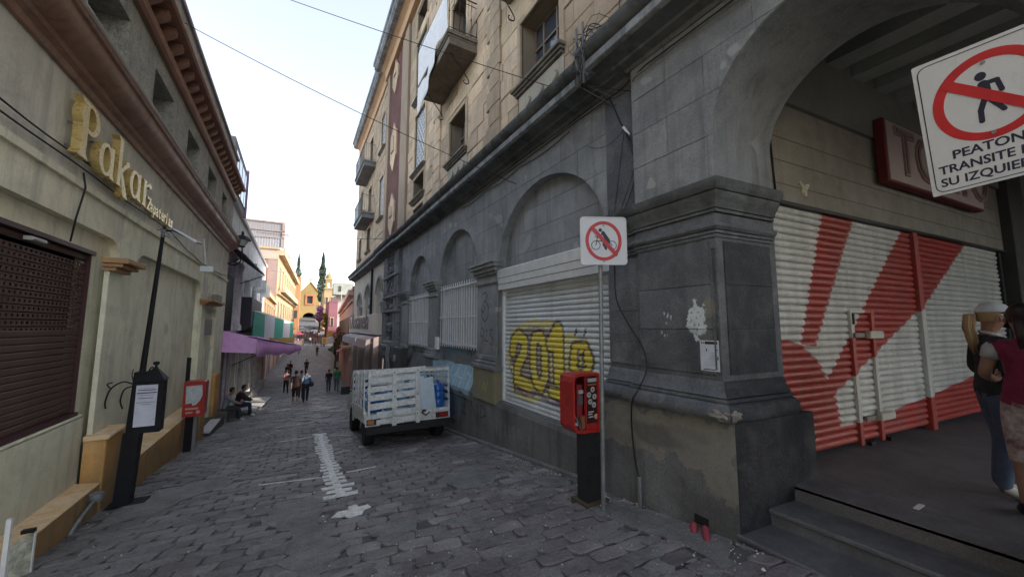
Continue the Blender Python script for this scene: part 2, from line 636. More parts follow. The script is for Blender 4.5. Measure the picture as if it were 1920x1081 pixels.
patches = [  # rough concrete repairs: outline in x,y
    [(1.75, 5.15), (2.05, 5.5), (2.4, 5.62), (2.66, 5.2), (2.55, 4.8), (2.2, 4.62), (1.95, 4.7)],
    [(-0.1, 5.6), (0.3, 5.7), (0.42, 5.2), (0.3, 4.6), (0.5, 3.9), (0.2, 3.4), (0.0, 3.9), (0.05, 4.6), (-0.25, 5.0)],
    [(2.75, 2.85), (2.95, 3.1), (3.2, 3.2), (3.28, 2.6), (3.2, 1.9), (2.8, 1.7), (2.9, 2.3)],
    [(-1.6, 7.4), (-0.9, 7.9), (-0.7, 7.2), (-1.3, 6.5), (-1.85, 6.1), (-1.9, 6.8)],
    [(0.7, 4.15), (1.0, 4.3), (1.2, 4.1), (1.1, 3.85), (0.8, 3.8)],
    [(2.8, 4.3), (3.1, 4.5), (3.28, 4.1), (3.1, 3.85)],
]
def inpatch(x, y):
    return any(inside((x, y), p) for p in patches)
stones = []
r = random.Random(3)
rowh, sl_ = 0.178, 0.315
for j in range(int(0.9 / rowh), int(26 / rowh)):
    y = j * rowh
    off = (0.5 if j % 2 else 0) * sl_ + r.uniform(-.05, .05)
    for i in range(-12, 14):
        x = i * sl_ + off
        xc = x + sl_ / 2
        yy = y - 0.07 * (x - 0.7) + 0.035 * math.sin(x * 1.3 + j * .21)
        xl = -2.06 if yy > 5 else (-2.4)
        if xc < xl + 0.02 or xc > 3.42 or yy < 1.15:
            continue
        if yy < 1.0 and xc > 3.2:
            continue
        if inpatch(xc, yy + rowh / 2):
            continue
        stones.append((x, yy))
def stone_mesh(x, y, fine=True):
    L_, W_ = sl_ - 0.007, rowh - 0.006
    j = lambda s: r.uniform(-s, s) * 1.35
    z1 = 0.002 + r.uniform(-.007, .007)
    tx, ty = r.uniform(-.022, .022), r.uniform(-.04, .04)
    e = 0.035
    P = [(0.0 + j(.006), e + j(.008)), (e * .6, j(.006)), (L_ * .34 + j(.03), j(.008)), (L_ * .66 + j(.03), j(.008)), (L_ - e, j(.006)), (L_ - .01 + j(.006), W_ * .5 + j(.02)),
         (L_ - j(.006), W_ - e * .5), (L_ * .66 + j(.03), W_ + j(.006)), (L_ * .34 + j(.03), W_ + j(.006)), (e * .4, W_ + j(.006)), (-.008 + j(.006), W_ * .55 + j(.02))]
    n = len(P)
    cxm, cym = L_ / 2, W_ / 2
    v = []
    for k, (px, py) in enumerate(P):
        v.append((px, py, -.02))
    for px, py in P:
        v.append((px, py, z1 - .007 + (px - cxm) * tx + (py - cym) * ty))
    for px, py in P:
        qx, qy = cxm + (px - cxm) * .93, cym + (py - cym) * .86
        v.append((qx, qy, z1 + (px - cxm) * tx + (py - cym) * ty))
    f = []
    for k in range(n):
        k2 = (k + 1) % n
        f.append((k, k2, n + k2, n + k))
        f.append((n + k, n + k2, 2 * n + k2, 2 * n + k))
    f.append(tuple(range(2 * n, 3 * n)))
    slope = -0.105
    out_ = [(x + p[0], y + p[1] - 0.07 * p[0], gz(y) + slope * (p[1] - .07 * p[0]) * 1.0 + p[2]) for p in v]
    return out_, f
CP, SP, CT, ST = math.cos(yaw), math.sin(yaw), math.cos(pitch), math.sin(pitch)
def project(x, y, z):
    f_ = x * SP + y * CP
    u = x * CP - y * SP
    zz = f_ * CT + z * ST
    vv = -f_ * ST + z * CT
    if zz < .1:
        return None
    return 960 + 700 * u / zz, 540.5 - 700 * vv / zz, zz
def rank(p):
    q = project(p[0] + .18, p[1] + .1, gz(p[1]))
    if q is None or not (-30 < q[0] < 1950) or q[1] > 1110:
        return 1e9
    return q[2]
stones.sort(key=rank)
rest = B()
rest_t = []
for k, (x, y) in enumerate(stones):
    v, f = stone_mesh(x, y)
    t = r.uniform(.78, 1.20)
    if r.random() < .06:
        t *= 1.35
    rb = 0.05 * max(0, min(1, (x + y * .05) / 2))
    tint = (t * (1 + rb), t * (1 - .3 * rb), t * (1 + .4 * rb))
    if k < 300:
        mk('paving_stone', B().add(v, f), M_stone, road, col=tint)
    else:
        rest.add(v, f)
        rest_t += [tint] * sum(len(q) for q in f)
o = mk('paving', rest, M_stone, road, kind='stuff')
ca = o.data.color_attributes.new('tint', 'FLOAT_COLOR', 'CORNER')
ca.data.foreach_set('color', np.array([(*t, 1.0) for t in rest_t], np.float32).ravel())

# far roadway: beyond the stones one can tell apart
b = B()
ys = list(np.arange(25.5, 128, 1.5))
for y0, y1 in zip(ys, ys[1:]):
    b.add([(-2.3 + cx(y0), y0, gz(y0) + .004), (3.5 + cx(y0), y0, gz(y0) + .004), (3.5 + cx(y1), y1, gz(y1) + .004), (-2.3 + cx(y1), y1, gz(y1) + .004)], [(0, 1, 2, 3)])
mk('far_road', b, M_roadfar, kind='structure')

def ground_sheet(name, poly, m, lift, jag=0.04, sub=6, th=0.02, seed=0, kind='structure', **kw):
    rr = random.Random(seed)
    P = []
    n = len(poly)
    for i in range(n):
        x0, y0 = poly[i]
        x1, y1 = poly[(i + 1) % n]
        for k in range(sub):
            t = k / sub
            P.append((x0 + (x1 - x0) * t + rr.uniform(-jag, jag), y0 + (y1 - y0) * t + rr.uniform(-jag, jag)))
    b_ = B()
    plate(b_, lambda a, b__, c: (a, b__, gz(b__) + c), [P], lift - th, lift)
    return mk(name, b_, m, kind=kind, **kw)
for i, p in enumerate(patches):
    ground_sheet('concrete_patch', p, M_patch, 0.010, 0.05, 6, seed=i)
# the worn white joint line: a zipper of toothed stones down the middle
zb = B()
pts = [(0.66, 12.0), (0.66, 10.9), (0.62, 8.5), (0.60, 6.5), (0.61, 5.9)]
def zx(y):
    for (xa, ya), (xb, yb) in zip(pts, pts[1:]):
        if yb <= y <= ya:
            return xa + (xb - xa) * (ya - y) / (ya - yb)
    return 0.61
y = 5.42
k = 0
shp = []
while y < 11.0:
    x0 = zx(y)
    wd = (0.160 if k % 2 == 0 else 0.055) * (1 + r.uniform(-.32, .15)) * (1.15 if y < 6.3 else 0.9)
    hh = 0.105
    shp.append([(x0 - wd + r.uniform(-.015, .015), y), (x0 + wd + r.uniform(-.015, .015), y - .01), (x0 + wd + r.uniform(-.01, .01), y + hh), (x0 - wd, y + hh + .008)])
    y += hh + (0.0 if r.random() < .9 else .04)
    k += 1
shp += [[(0.44, 4.72), (0.52, 4.86), (0.62, 4.84), (0.64, 4.95), (0.72, 4.98), (0.74, 4.86), (0.84, 4.88), (0.86, 4.78), (0.78, 4.74), (0.74, 4.62), (0.6, 4.6), (0.56, 4.68)]]
plate(zb, lambda a, b_, c: (a, b_, gz(b_) + c), shp, 0.004, 0.0165)
mk('white_joint_line', zb, M_paintw, kind='structure')
lb = B()
for (xa, ya, xb, yb) in ((-0.36, 6.78, 0.44, 6.56), (0.8, 6.6, 1.25, 6.62), (-0.2, 10.55, 0.5, 10.7), (0.85, 10.6, 1.3, 10.1), (1.0, 13.2, 2.2, 13.2), (-0.4, 13.4, .9, 13.8)):
    q = []
    n = 10
    for s_ in (1, -1):
        for i in range(n + 1):
            t = i / n if s_ == 1 else 1 - i / n
            q.append((xa + (xb - xa) * t, ya + (yb - ya) * t + s_ * (0.013 + r.uniform(-.006, .01))))
    plate(lb, lambda a, b_, c: (a, b_, gz(b_) + c), [q], 0.004, 0.0145)
mk('white_paint_traces', lb, M_paintw, kind='structure')
# pale wet-looking wear far down the road
wb = B()
for i in range(16):
    x_, y_ = r.uniform(0.2, 1.7), r.uniform(13.5, 24)
    n = 12
    P = [(x_ + (.22 + r.uniform(-.12, .25)) * math.cos(2 * math.pi * q / n) * 1.5, y_ + (.25 + r.uniform(-.12, .2)) * math.sin(2 * math.pi * q / n)) for q in range(n)]
    plate(wb, lambda a, b_, c: (a, b_, gz(b_) + c), [P], 0.0, 0.013 + i * .0007)
mk('worn_cement', wb, pbr('worn_cement', (0.30, 0.30, 0.295), (0.17, 0.17, 0.17), 4, 0.7, 0.4, 40, grain=0.3, dirt=(.1, .1, .1), dirta=.8), kind='structure')
# thin cement skins smeared over the joints
sb2 = B()
for i in range(330):
    x_, y_ = r.uniform(-1.9, 3.1), 1.7 + 11 * r.random() ** 1.6
    n = 14
    ra, rb2 = r.uniform(.06, .30) * r.uniform(.5, 1), r.uniform(.03, .12)
    P = [(x_ + ra * (1 + r.uniform(-.35, .3)) * math.cos(2 * math.pi * q / n), y_ + rb2 * (1 + r.uniform(-.4, .35)) * math.sin(2 * math.pi * q / n)) for q in range(n)]
    plate(sb2, lambda a, b_, c: (a, b_, gz(b_) + c), [P], -0.004, 0.0055 + (i % 12) * .0003)
mk('cement_skin', sb2, pbr('cement_skin', (0.185, 0.183, 0.183), (0.10, 0.094, 0.098), 1.6, 0.75, 0.7, 45, grain=0.35, dirt=(.22, .22, .215), dirta=.6), kind='structure')
# crumbs of plaster and litter strewn over the paving
cb = B()
for i in range(1500):
    if i < 800:
        x_, y_ = r.uniform(0.3, 3.3), r.uniform(1.6, 6.5)
    else:
        x_, y_ = r.uniform(-2.0, 3.3), r.uniform(1.6, 13)
    if r.random() < .35:
        x_ = 3.3 - abs(r.gauss(0, .25)); y_ = r.uniform(1.7, 6)
    s = r.uniform(.003, .009) * (2.2 if r.random() < .03 else 1)
    z = gz(y_) + .006
    ps = [(x_ + s * r.uniform(.5, 1.2) * math.cos(a), y_ + s * r.uniform(.5, 1.2) * math.sin(a), z) for a in (0, 1.3, 2.6, 3.9, 5.2)] + [(x_, y_, z + s)]
    cb.add(ps, [(0, 1, 5), (1, 2, 5), (2, 3, 5), (3, 4, 5), (4, 0, 5)])
o = mk('litter_crumbs', cb, plain('plaster_crumbs', (0.62, 0.62, 0.60), 0.9), kind='stuff')
o['label'] = 'pale crumbs of plaster and grit strewn over the paving'
o['category'] = 'debris'

# ================================================================== RIGHT: the big stone building
M_grey = None
pr = Ras('wall_marks', 1.6, 14.4, -3.6, 5.0, 90)
U_ = pr
# peeled beige paint low on the pier plinth, grimy below
BEI = (0.30, 0.26, 0.20)
m_ = U_.poly([(1.85, -0.85), (3.55, -0.85), (3.55, -1.35), (3.0, -1.38), (2.6, -1.27), (2.2, -1.42), (1.85, -1.5)], (0.26, 0.235, 0.19), .62, rough=.4, cell=.16, seed=2)
U_.blob(2.75, -1.12, .5, .14, (0.10, 0.09, 0.085), .75, .5, .15, 3, .5)
U_.blob(2.35, -1.02, .3, .07, (0.14, 0.13, 0.11), .5, .5, .1, 4, .5)
U_.blob(3.2, -1.25, .3, .1, (0.16, 0.145, 0.12), .5, .5, .1, 5, .5)
# torn white paper and the buff ghost beside it
U_.blob(2.11, .17, .07, .11, (0.24, 0.225, 0.17), .75, .2, .1, 6, .2)
U_.blob(2.16, -.16, .10, .32, (0.2, 0.19, 0.15), .5, .3, .1, 7, .5)
U_.blob(2.245, .05, .085, .175, (0.62, 0.66, 0.68), .95, .75, .05, 8, .03)
for q in range(16):
    U_.blob(2.245 + r.uniform(-.06, .06), .02 + r.uniform(-.12, .12), .008, .008, (.15, .15, .15), .9, .5, .02, q, .2)
for q in range(10):
    U_.blob(2.55 + r.uniform(-.1, .1), .05 + r.uniform(-.15, .1), .012, .02, (.6, .62, .64), .8, .5, .03, q, .2)
# pedestal of the middle pilaster: ochre stain
U_.poly([(6.45, -1.5), (7.5, -1.5), (7.5, -0.86), (6.45, -0.86)], (0.27, 0.24, 0.13), .75, rough=.12, cell=.25, seed=9)
# ledge and low wall: blue paint
BLU, LBL = (0.06, 0.16, 0.30), (0.34, 0.52, 0.60)
U_.poly([(7.7, -1.5), (10.2, -1.5), (10.2, -0.94), (7.7, -0.94)], LBL, .85, rough=.16, cell=.3, seed=10)
for q in range(16):
    yy = 7.9 + q * .14
    U_.stroke([(yy, -1.42), (yy + .03, -.98)], .05, ((.55, .66, .70), (.12, .28, .42), (.30, .36, .38))[q % 3], .05, .5)
U_.poly([(8.7, -1.5), (9.3, -1.5), (9.4, -2.1), (9.1, -2.45), (8.6, -2.1)], (0.05, 0.07, 0.20), .9, rough=.15, cell=.3, seed=11)
U_.poly([(9.3, -1.5), (10.8, -1.5), (10.9, -2.5), (9.5, -2.6)], (0.12, 0.24, 0.32), .75, rough=.2, cell=.4, seed=12)
U_.poly([(8.1, -1.55), (8.6, -1.55), (8.4, -2.2), (8.2, -2.0)], (0.14, 0.26, 0.30), .6, rough=.2, cell=.3, seed=13)
U_.poly([(9.0, -.75), (9.55, -.75), (9.5, .0), (9.25, .12), (9.05, -.1)], (0.13, 0.27, 0.37), .85, rough=.1, cell=.3, seed=14)
U_.poly([(9.62, -.75), (9.95, -.75), (9.9, .1), (9.6, .05)], (0.13, 0.27, 0.37), .85, rough=.1, cell=.3, seed=15)
U_.poly([(8.55, -.75), (8.85, -.75), (8.75, -.1), (8.6, -.2)], (0.13, 0.27, 0.37), .7, rough=.1, cell=.3, seed=15)
DK = (0.02, 0.02, 0.025)
# EN A lettering low down (camera reads right to left in y)
def tag(lines, y0, z0, sy, sz, wdt, col, al=.85, soft=.012):
    for ln in lines:
        U_.stroke([(y0 - x * sy, z0 + z * sz) for x, z in ln], wdt, col, soft, al)
tag([[(0, 0), (0, 1), (.5, 1)], [(0, .5), (.4, .5)], [(0, 0), (.5, 0)]], 8.15, -1.95, .5, .34, .035, (.04, .04, .04), .8)
tag([[(0, 0), (0, 1), (.5, 0), (.5, 1)]], 7.65, -1.95, .55, .32, .035, (.04, .04, .04), .8)
tag([[(0, 0), (0, 1), (.4, .8), (.45, .4), (0, .1)]], 7.15, -1.9, .5, .28, .035, (.04, .04, .04), .8)
for q in range(9):
    yy = 6.6 - q * .16
    U_.stroke([(yy, -1.72 - r.random() * .1), (yy + r.uniform(-.03, .03), -1.95 - r.random() * .2)], .02, (0.30, 0.30, 0.22), .03, .5)
# pilaster tag 3 / 925
tag([[(.1, .95), (.35, 1.0), (.5, .85), (.35, .7), (.2, .68)], [(.35, .7), (.6, .5), (.55, .15), (.3, 0), (.05, .15), (0, .45)], [(.0, .45), (.15, .3), (.3, .5)], [(.2, .6), (.15, .5)]], 7.2, .08, .55, .62, .024, DK, .9)
tag([[(.2, .5), (0, .6), (.1, 1), (.25, .9), (.2, .2)], [(.35, .8), (.5, .9), (.5, .6), (.35, .3), (.6, .3)], [(.95, .9), (.75, .9), (.75, .6), (.95, .45), (.85, .1), (.7, .15)]], 7.25, -.42, .62, .38, .02, DK, .9)
tag([[(0, .8), (.1, .2), (.25, .7), (.4, .2), (.5, .8)], [(.6, .3), (.8, .9), (.95, .3)], [(1.1, .8), (1.3, .6), (1.2, .2)]], 8.5, -.75, .7, .25, .022, (.03, .03, .04), .85)
tag([[(0, 1), (.1, .6), (.25, .95), (.4, .6), (.55, 1)], [(.28, .9), (.3, 0)], [(.0, .0), (.5, .0)]], 12.4, -.85, .9, .4, .05, (.05, .05, .06), .8)
tag([[(0, 0), (.3, 1), (.5, 0)], [(.7, 1), (.7, 0), (1, 0)], [(1.2, 1), (1.2, 0)], [(1.4, 0), (1.4, 1), (1.7, .5)]], 8.9, -1.22, .55, .16, .02, (.7, .7, .7), .85)
tag([[(0, 0), (.3, .7), (.5, 0), (.8, .8)]], 7.0, -1.3, .3, .25, .03, (.45, .42, .05), .8)
# scorch and soot near the corner
U_.blob(2.1, -1.75, .5, .35, (0.07, 0.07, 0.075), .6, .5, .2, 20, .6)
IMG_WALL = pr.image()
WP = (IMG_WALL, (0, 1, 0), pr.u0, pr.ul, pr.v0, pr.vl)

M_grey = pbr('grey_stone', (0.27, 0.28, 0.285), (0.17, 0.178, 0.182), 1.1, 0.85, 0.7, 60, dirt=(0.31, 0.31, 0.305), dirta=0.55,
             streak=(0.10, 0.105, 0.11), streaka=0.65, spots=(1.7, 0.64, (0.36, 0.365, 0.36)), var=0.10, paint=WP, grain=0.22, low=(-1.6, 1.0, (0.06, 0.06, 0.062), 0.45))
M_pierst = pbr('dark_pier_stone', (0.130, 0.138, 0.148), (0.062, 0.066, 0.074), 1.3, 0.72, 0.8, 50, dirt=(0.19, 0.195, 0.195), dirta=0.55,
               streak=(0.045, 0.047, 0.052), streaka=0.5, var=0.1, paint=WP, grain=0.28, spots=(40, 0.74, (0.2, 0.2, 0.19)))
M_pierend = pbr('dark_pier_end', (0.045, 0.048, 0.056), (0.020, 0.022, 0.027), 1.3, 0.6, 0.8, 50, dirt=(0.10, 0.104, 0.11), dirta=0.45, streak=(0.022, 0.023, 0.027), streaka=0.6, var=0.12, grain=0.3, spots=(38, 0.74, (0.16, 0.16, 0.16)))  # end face stones, darker than those of the street face
M_plinth = pbr('grimy_plinth', (0.158, 0.160, 0.162), (0.085, 0.087, 0.09), 1.3, 0.85, 0.6, 50, dirt=(0.16, 0.155, 0.13), dirta=0.5,
               streak=(0.045, 0.044, 0.043), streaka=0.6, paint=WP, grain=0.3, var=.05)
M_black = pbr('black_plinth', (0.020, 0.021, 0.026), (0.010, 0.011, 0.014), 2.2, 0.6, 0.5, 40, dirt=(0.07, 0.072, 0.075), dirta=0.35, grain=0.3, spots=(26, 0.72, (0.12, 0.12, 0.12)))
M_ochst = pbr('warm_upper_stone', (0.53, 0.40, 0.27), (0.38, 0.285, 0.19), 0.6, 0.88, 0.5, 60, dirt=(0.27, 0.22, 0.165), dirta=0.65,
              streak=(0.22, 0.18, 0.14), streaka=0.6, var=0.24, grain=0.16)
M_ochbase = pbr('warm_joint', (0.22, 0.18, 0.13), (0.16, 0.13, 0.10), 1, 0.9, 0.2, 60)
M_corn = pbr('sooty_cornice', (0.12, 0.125, 0.125), (0.05, 0.053, 0.053), 1.2, 0.85, 0.5, 50, dirt=(0.18, 0.19, 0.19), dirta=0.55, streak=(.03, .03, .03), streaka=.6)
M_fascia = pbr('pale_fascia', (0.33, 0.35, 0.355), (0.17, 0.18, 0.185), 1.6, 0.85, 0.4, 50, dirt=(0.06, 0.06, 0.06), dirta=0.7, streak=(.05, .05, .05), streaka=.7)
M_dark = plain('dark_interior', (0.015, 0.014, 0.014), 0.9)
M_cream = pbr('cream_render', (0.50, 0.46, 0.38), (0.42, 0.385, 0.31), 0.8, 0.9, 0.2, 70, dirt=(0.35, 0.32, 0.27), dirta=0.4)
M_white = plain('white_painted_metal', (0.76, 0.78, 0.78), 0.45)
M_glass = glassm('window_glass', (0.05, 0.06, 0.07), 0.05)
M_iron = plain('black_iron', (0.018, 0.018, 0.02), 0.5, 0.4)
M_cable = plain('cable_rubber', (0.012, 0.012, 0.013), 0.6)
M_cableg = plain('grey_cable', (0.16, 0.16, 0.16), 0.6)

bld = thing('stone_building', 'tall corner building with dark grey arcaded ground floor and warm stone upper storeys', 'building', (XW, 2.0, -1.9))
holeA = arch(5.0, 1.50, -1.43, 1.15, 1.30)
holeB = arch(8.78, 1.31, -1.43, 1.12, 1.30)
holeC = arch(12.12, 1.18, -1.43, 1.10, 1.20)
b = B()
plate(b, R, [rect(2.9, 14.5, -4.2, 3.15)], -0.16, 0.0, [holeA, holeB, holeC])
mk('wall', b, M_grey, bld)
b = B()
for h in ((3.3, 6.7), (7.3, 10.2), (10.8, 13.5)):
    b.fbox(R, h[0], h[1], -1.43, 3.0, -0.30, -0.17)
mk('recess_wall', b, M_grey, bld)

nstone = 0
masonry = {}
def lay(rects_, fr, c0, c1, ch, m, holes=None, limit=True, proud=0.0, seed=0, key='a', budget=300):
    """every block its own stone until the budget is spent; the rest joined"""
    global nstone
    rr = random.Random(seed)
    for (a0, a1, b0, b1) in rects_:
        cc = c1 + rr.uniform(0, proud)
        b_ = B()
        if holes:
            hs = []
            for h in holes:
                xs = [p[0] for p in h]; zs = [p[1] for p in h]
                if not (max(xs) < a0 or min(xs) > a1 or max(zs) < b0 or min(zs) > b1):
                    hs.append(h)
            corners = [(a0, b0), (a1, b0), (a1, b1), (a0, b1), ((a0 + a1) / 2, (b0 + b1) / 2)]
            if hs and all(any(inside(c_, h) for h in hs) for c_ in corners):
                continue
            if hs:
                plate(b_, fr, [rect(a0, a1, b0, b1)], c0, cc, hs)
            else:
                b_.fbox(fr, a0, a1, b0, b1, c0, cc, ch)
        else:
            b_.fbox(fr, a0, a1, b0, b1, c0, cc, ch)
        if not b_.f:
            continue
        if nstone < budget:
            mk('stone', b_, m, bld)
            nstone += 1
        else:
            g = masonry.setdefault(m.name, (B(), m))
            g[0].add(b_.v, b_.f)
# face stones of the grey storey
lay(blocks(3.47, 14.35, -1.43, 3.03, 0.495, 1.05, seed=1), R, -0.01, 0.010, 0.004, M_grey, holes=[holeA, holeB, holeC], seed=1, proud=.004)
nA = nstone
# tympanum stones in the three blind arches
def tymp(hole, a0, a1, b0, b1, seed):
    """blocks kept only inside the arch"""
    for (p0, p1, q0, q1) in blocks(a0, a1, b0, b1, 0.42, 0.78, seed=seed):
        # cut to the arch by clipping against its convex outline
        poly = rect(p0, p1, q0, q1)
        n = len(hole)
        for i in range(n):
            (x0, y0), (x1, y1) = hole[i], hole[(i + 1) % n]
            new = []
            for k in range(len(poly)):
                a_, b_ = poly[k], poly[(k + 1) % len(poly)]
                sa = (x1 - x0) * (a_[1] - y0) - (y1 - y0) * (a_[0] - x0)
                sb = (x1 - x0) * (b_[1] - y0) - (y1 - y0) * (b_[0] - x0)
                if sa >= 0:
                    new.append(a_)
                if (sa >= 0) != (sb >= 0):
                    t = sa / (sa - sb)
                    new.append((a_[0] + (b_[0] - a_[0]) * t, a_[1] + (b_[1] - a_[1]) * t))
            poly = new
            if len(poly) < 3:
                break
        if len(poly) < 3:
            continue
        bb = B()
        n = len(poly)
        v = [R(x, y, -.17) for x, y in poly] + [R(x, y, -.150) for x, y in poly]
        bb.add(v, [tuple(range(n, 2 * n))] + [(i, (i + 1) % n, n + (i + 1) % n, n + i) for i in range(n)])
        global nstone
        mk('stone', bb, M_grey, bld)
        nstone += 1
tymp(holeA, 3.5, 6.5, 0.95, 2.5, 4)
tymp(holeB, 7.47, 10.09, 1.05, 2.5, 5)
tymp(holeC, 10.94, 13.3, 0.98, 2.4, 6)

# plinth with sloping ledge
b = B()
b.prof(R, 3.0, 14.4, [(-4.3, -.1), (-4.3, .075), (-1.52, .075), (-1.45, .05), (-1.40, -.16)])
b.prof(R, 7.5, 10.05, [(-1.6, -.05), (-1.6, .10), (-1.42, .10), (-0.95, -.12), (-0.95, -.2)])
b.prof(R, 10.95, 13.3, [(-1.6, -.05), (-1.6, .09), (-1.42, .09), (-0.9, -.12), (-0.9, -.2)])
mk('plinth', b, M_plinth, bld)
b = B()
b.prof(R, 3.4, 14.2, [(-5, .0), (-5, .16), (-4.6, .16), (-4.6, 0)])
lowk = B()
for i in range(24):     # thin raised kerb at the foot of the wall
    y0 = 3.5 + i * .45
    lowk.add([R(y0, gz(y0) - .1, .05), R(y0 + .43, gz(y0 + .43) - .1, .05), R(y0 + .43, gz(y0 + .43) - .1, .15), R(y0, gz(y0) - .1, .15),
              R(y0, gz(y0) + .05, .05), R(y0 + .43, gz(y0 + .43) + .05, .05), R(y0 + .43, gz(y0 + .43) + .045, .15), R(y0, gz(y0) + .045, .15)],
             [(4, 5, 6, 7), (0, 1, 5, 4), (2, 3, 7, 6), (1, 2, 6, 5), (3, 0, 4, 7)])
mk('foot_kerb', lowk, M_patch, bld)

# pilasters
def pilaster(a0, a1, zc, zb, zp, zf):
    p = mk('pilaster', B().fbox(R, a0, a1, zb, zc, -.05, .05, .006), M_grey, bld)
    e = .0
    cap = B()
    for z0, z1, c, ex in ((zc - .42, zc - .36, .09, .04), (zc - .24, zc - .18, .10, .04), (zc - .18, zc - .10, .14, .08), (zc - .10, zc - .03, .19, .13), (zc - .03, zc + .02, .22, .15)):
        cap.fbox(R, a0 - ex, a1 + ex, z0, z1, -.04, c, .012)
    mk('capital', cap, M_grey, bld)
    bs = B()
    for z0, z1, c, ex in ((zb - .07, zb + .04, .08, .03), (zb - .14, zb - .07, .11, .06), (zb - .24, zb - .14, .15, .10)):
        bs.fbox(R, a0 - ex, a1 + ex, z0, z1, -.04, c, .02)
    mk('pilaster_base', bs, M_grey, bld)
    mk('pedestal', B().fbox(R, a0 - .04, a1 + .04, zf, zb - .24, -.04, .12, .01), M_plinth, bld)
pilaster(6.52, 7.42, 1.27, -.63, -.87, -1.5)
pilaster(10.14, 10.9, 1.25, -.66, -.9, -1.55)
pilaster(13.36, 14.1, 1.2, -.7, -.9, -1.6)

# ---- roller shutter of the first bay, with the yellow tag sprayed on it
sr = Ras('shutter_tag', 3.4, 3.1, -1.45, 2.3, 110)
YEL, PUR, DP = (0.80, 0.64, 0.02), (0.26, 0.17, 0.21), (0.045, 0.02, 0.03)
def S_(px, py):       # photo-like sketch coords: x to the right (towards the camera), y up, over the tag area
    return (6.42 - px, -1.33 + py)
def SS(lst):
    return [S_(*p) for p in lst]
halo = [(.05, .75), (.2, 1.25), (.9, 1.42), (1.6, 1.42), (1.75, 1.2), (2.4, 1.15), (2.5, .6), (2.2, .3), (1.5, .2), (.9, .05), (.3, .1), (.25, .45)]
sr.poly(SS(halo), YEL, .62, rough=.2, cell=.2, seed=1)
sr.poly(SS([(.25, .95), (.5, 1.3), (.9, 1.3), (1.2, 1.32), (1.45, 1.3), (1.5, .3), (.35, .12), (.5, .5), (.15, .6)]), PUR, .75, rough=.08, cell=.15, seed=2)
def fat(pts, w1=.24, w0=.30, c=YEL):
    P = SS(pts)
    w0 = w1 + .09
    sr.stroke(P, w0, DP, .03, .95)
    sr.stroke(P, w1, c, .03, .97)
fat([(.28, .85), (.32, 1.05), (.5, 1.15), (.7, 1.05), (.68, .85), (.45, .6), (.42, .35), (.95, .28)], .20, .27)
fat([(.98, .95), (1.02, 1.12), (1.2, 1.15), (1.32, 1.0), (1.32, .5), (1.2, .32), (1.05, .4), (.98, .6), (.98, .95)], .17, .23)
fat([(1.5, 1.05), (1.68, 1.25), (1.7, .4), (1.7, .3)], .24, .31)
fat([(1.5, .3), (1.95, .25)], .16, .22)
fat([(2.05, .75), (2.1, 1.0), (2.3, 1.02), (2.4, .85), (2.3, .65), (2.1, .65)], .15, .2)
for e in ((2.15, .9, 2.17, .98), (2.27, .9, 2.29, .98), (2.1, 1.2, 2.14, 1.28), (2.3, 1.2, 2.34, 1.28)):
    sr.stroke(SS([(e[0], e[1]), (e[2], e[3])]), .04, DP, .02)
sr.stroke(SS([(2.12, .76), (2.22, .7), (2.34, .78)]), .025, DP, .02)
sr.stroke(SS([(.35, .2), (.7, .12), (1.0, .22), (1.5, .12), (1.9, .12)]), .06, PUR, .04)
sr.stroke(SS([(.15, .55), (.3, .4), (.35, .1)]), .03, DP, .02)
IMG_TAG = sr.image()
M_shut = pbr('white_shutter_slat', (0.60, 0.64, 0.66), (0.50, 0.535, 0.55), 1.5, 0.42, 0.08, 60, dirt=(0.36, 0.37, 0.37), dirta=0.35,
             streak=(0.36, 0.35, 0.33), streaka=0.4, paint=(IMG_TAG, (0, 1, 0), sr.u0, sr.ul, sr.v0, sr.vl), grain=.05, spec=.5, over=.16)
shut = thing('roller_shutter', 'white slatted roller shutter sprayed with a fat yellow 201 tag', 'shutter', (XW, 5.0, -1.42))
def slat_profile(z, h, c, d):
    return [(z, c), (z + h * .10, c + d * .55), (z + h * .35, c + d), (z + h * .65, c + d), (z + h * .88, c + d * .5), (z + h, c), (z + h, c - .006), (z, c - .006)]
z = -1.40
first = None
while z < 0.70:
    if first is None:
        bb = B()
        bb.prof(R, 3.46, 6.44, slat_profile(z, .0815, -.125, .028))
        first = mk('slat', bb, M_shut, shut, smooth=True)
        z00 = z
    else:
        c_ = first.copy()
        c_.location = (r.uniform(-.003, .003), 0, z - z00 + r.uniform(-.0015, .0015))
        c_.rotation_euler = (r.uniform(-.0012, .0012), 0, r.uniform(-.0012, .0012))
        COL.objects.link(c_)
    z += .0815
bb = B()
bb.prof(R, 3.42, 6.49, [(.70, -.15), (.70, .02), (1.08, .055), (1.10, .03), (1.10, -.15)])
mk('shutter_box', bb, M_white, shut)
bb = B()
for zz, cc_ in ((.80, .032), (.92, .043)):
    bb.fbox(R, 3.42, 6.49, zz, zz + .010, .0, cc_)
mk('box_seam', bb, plain('seam_shadow_metal', (.10, .10, .11), .6), shut)
for a0 in (3.42, 6.43):
    mk('guide_rail', B().fbox(R, a0, a0 + .06, -1.42, .70, -.16, -.06, .004), M_white, shut)
mk('bottom_bar', B().fbox(R, 3.48, 6.43, -1.425, -1.40, -.15, -.07), M_white, shut)

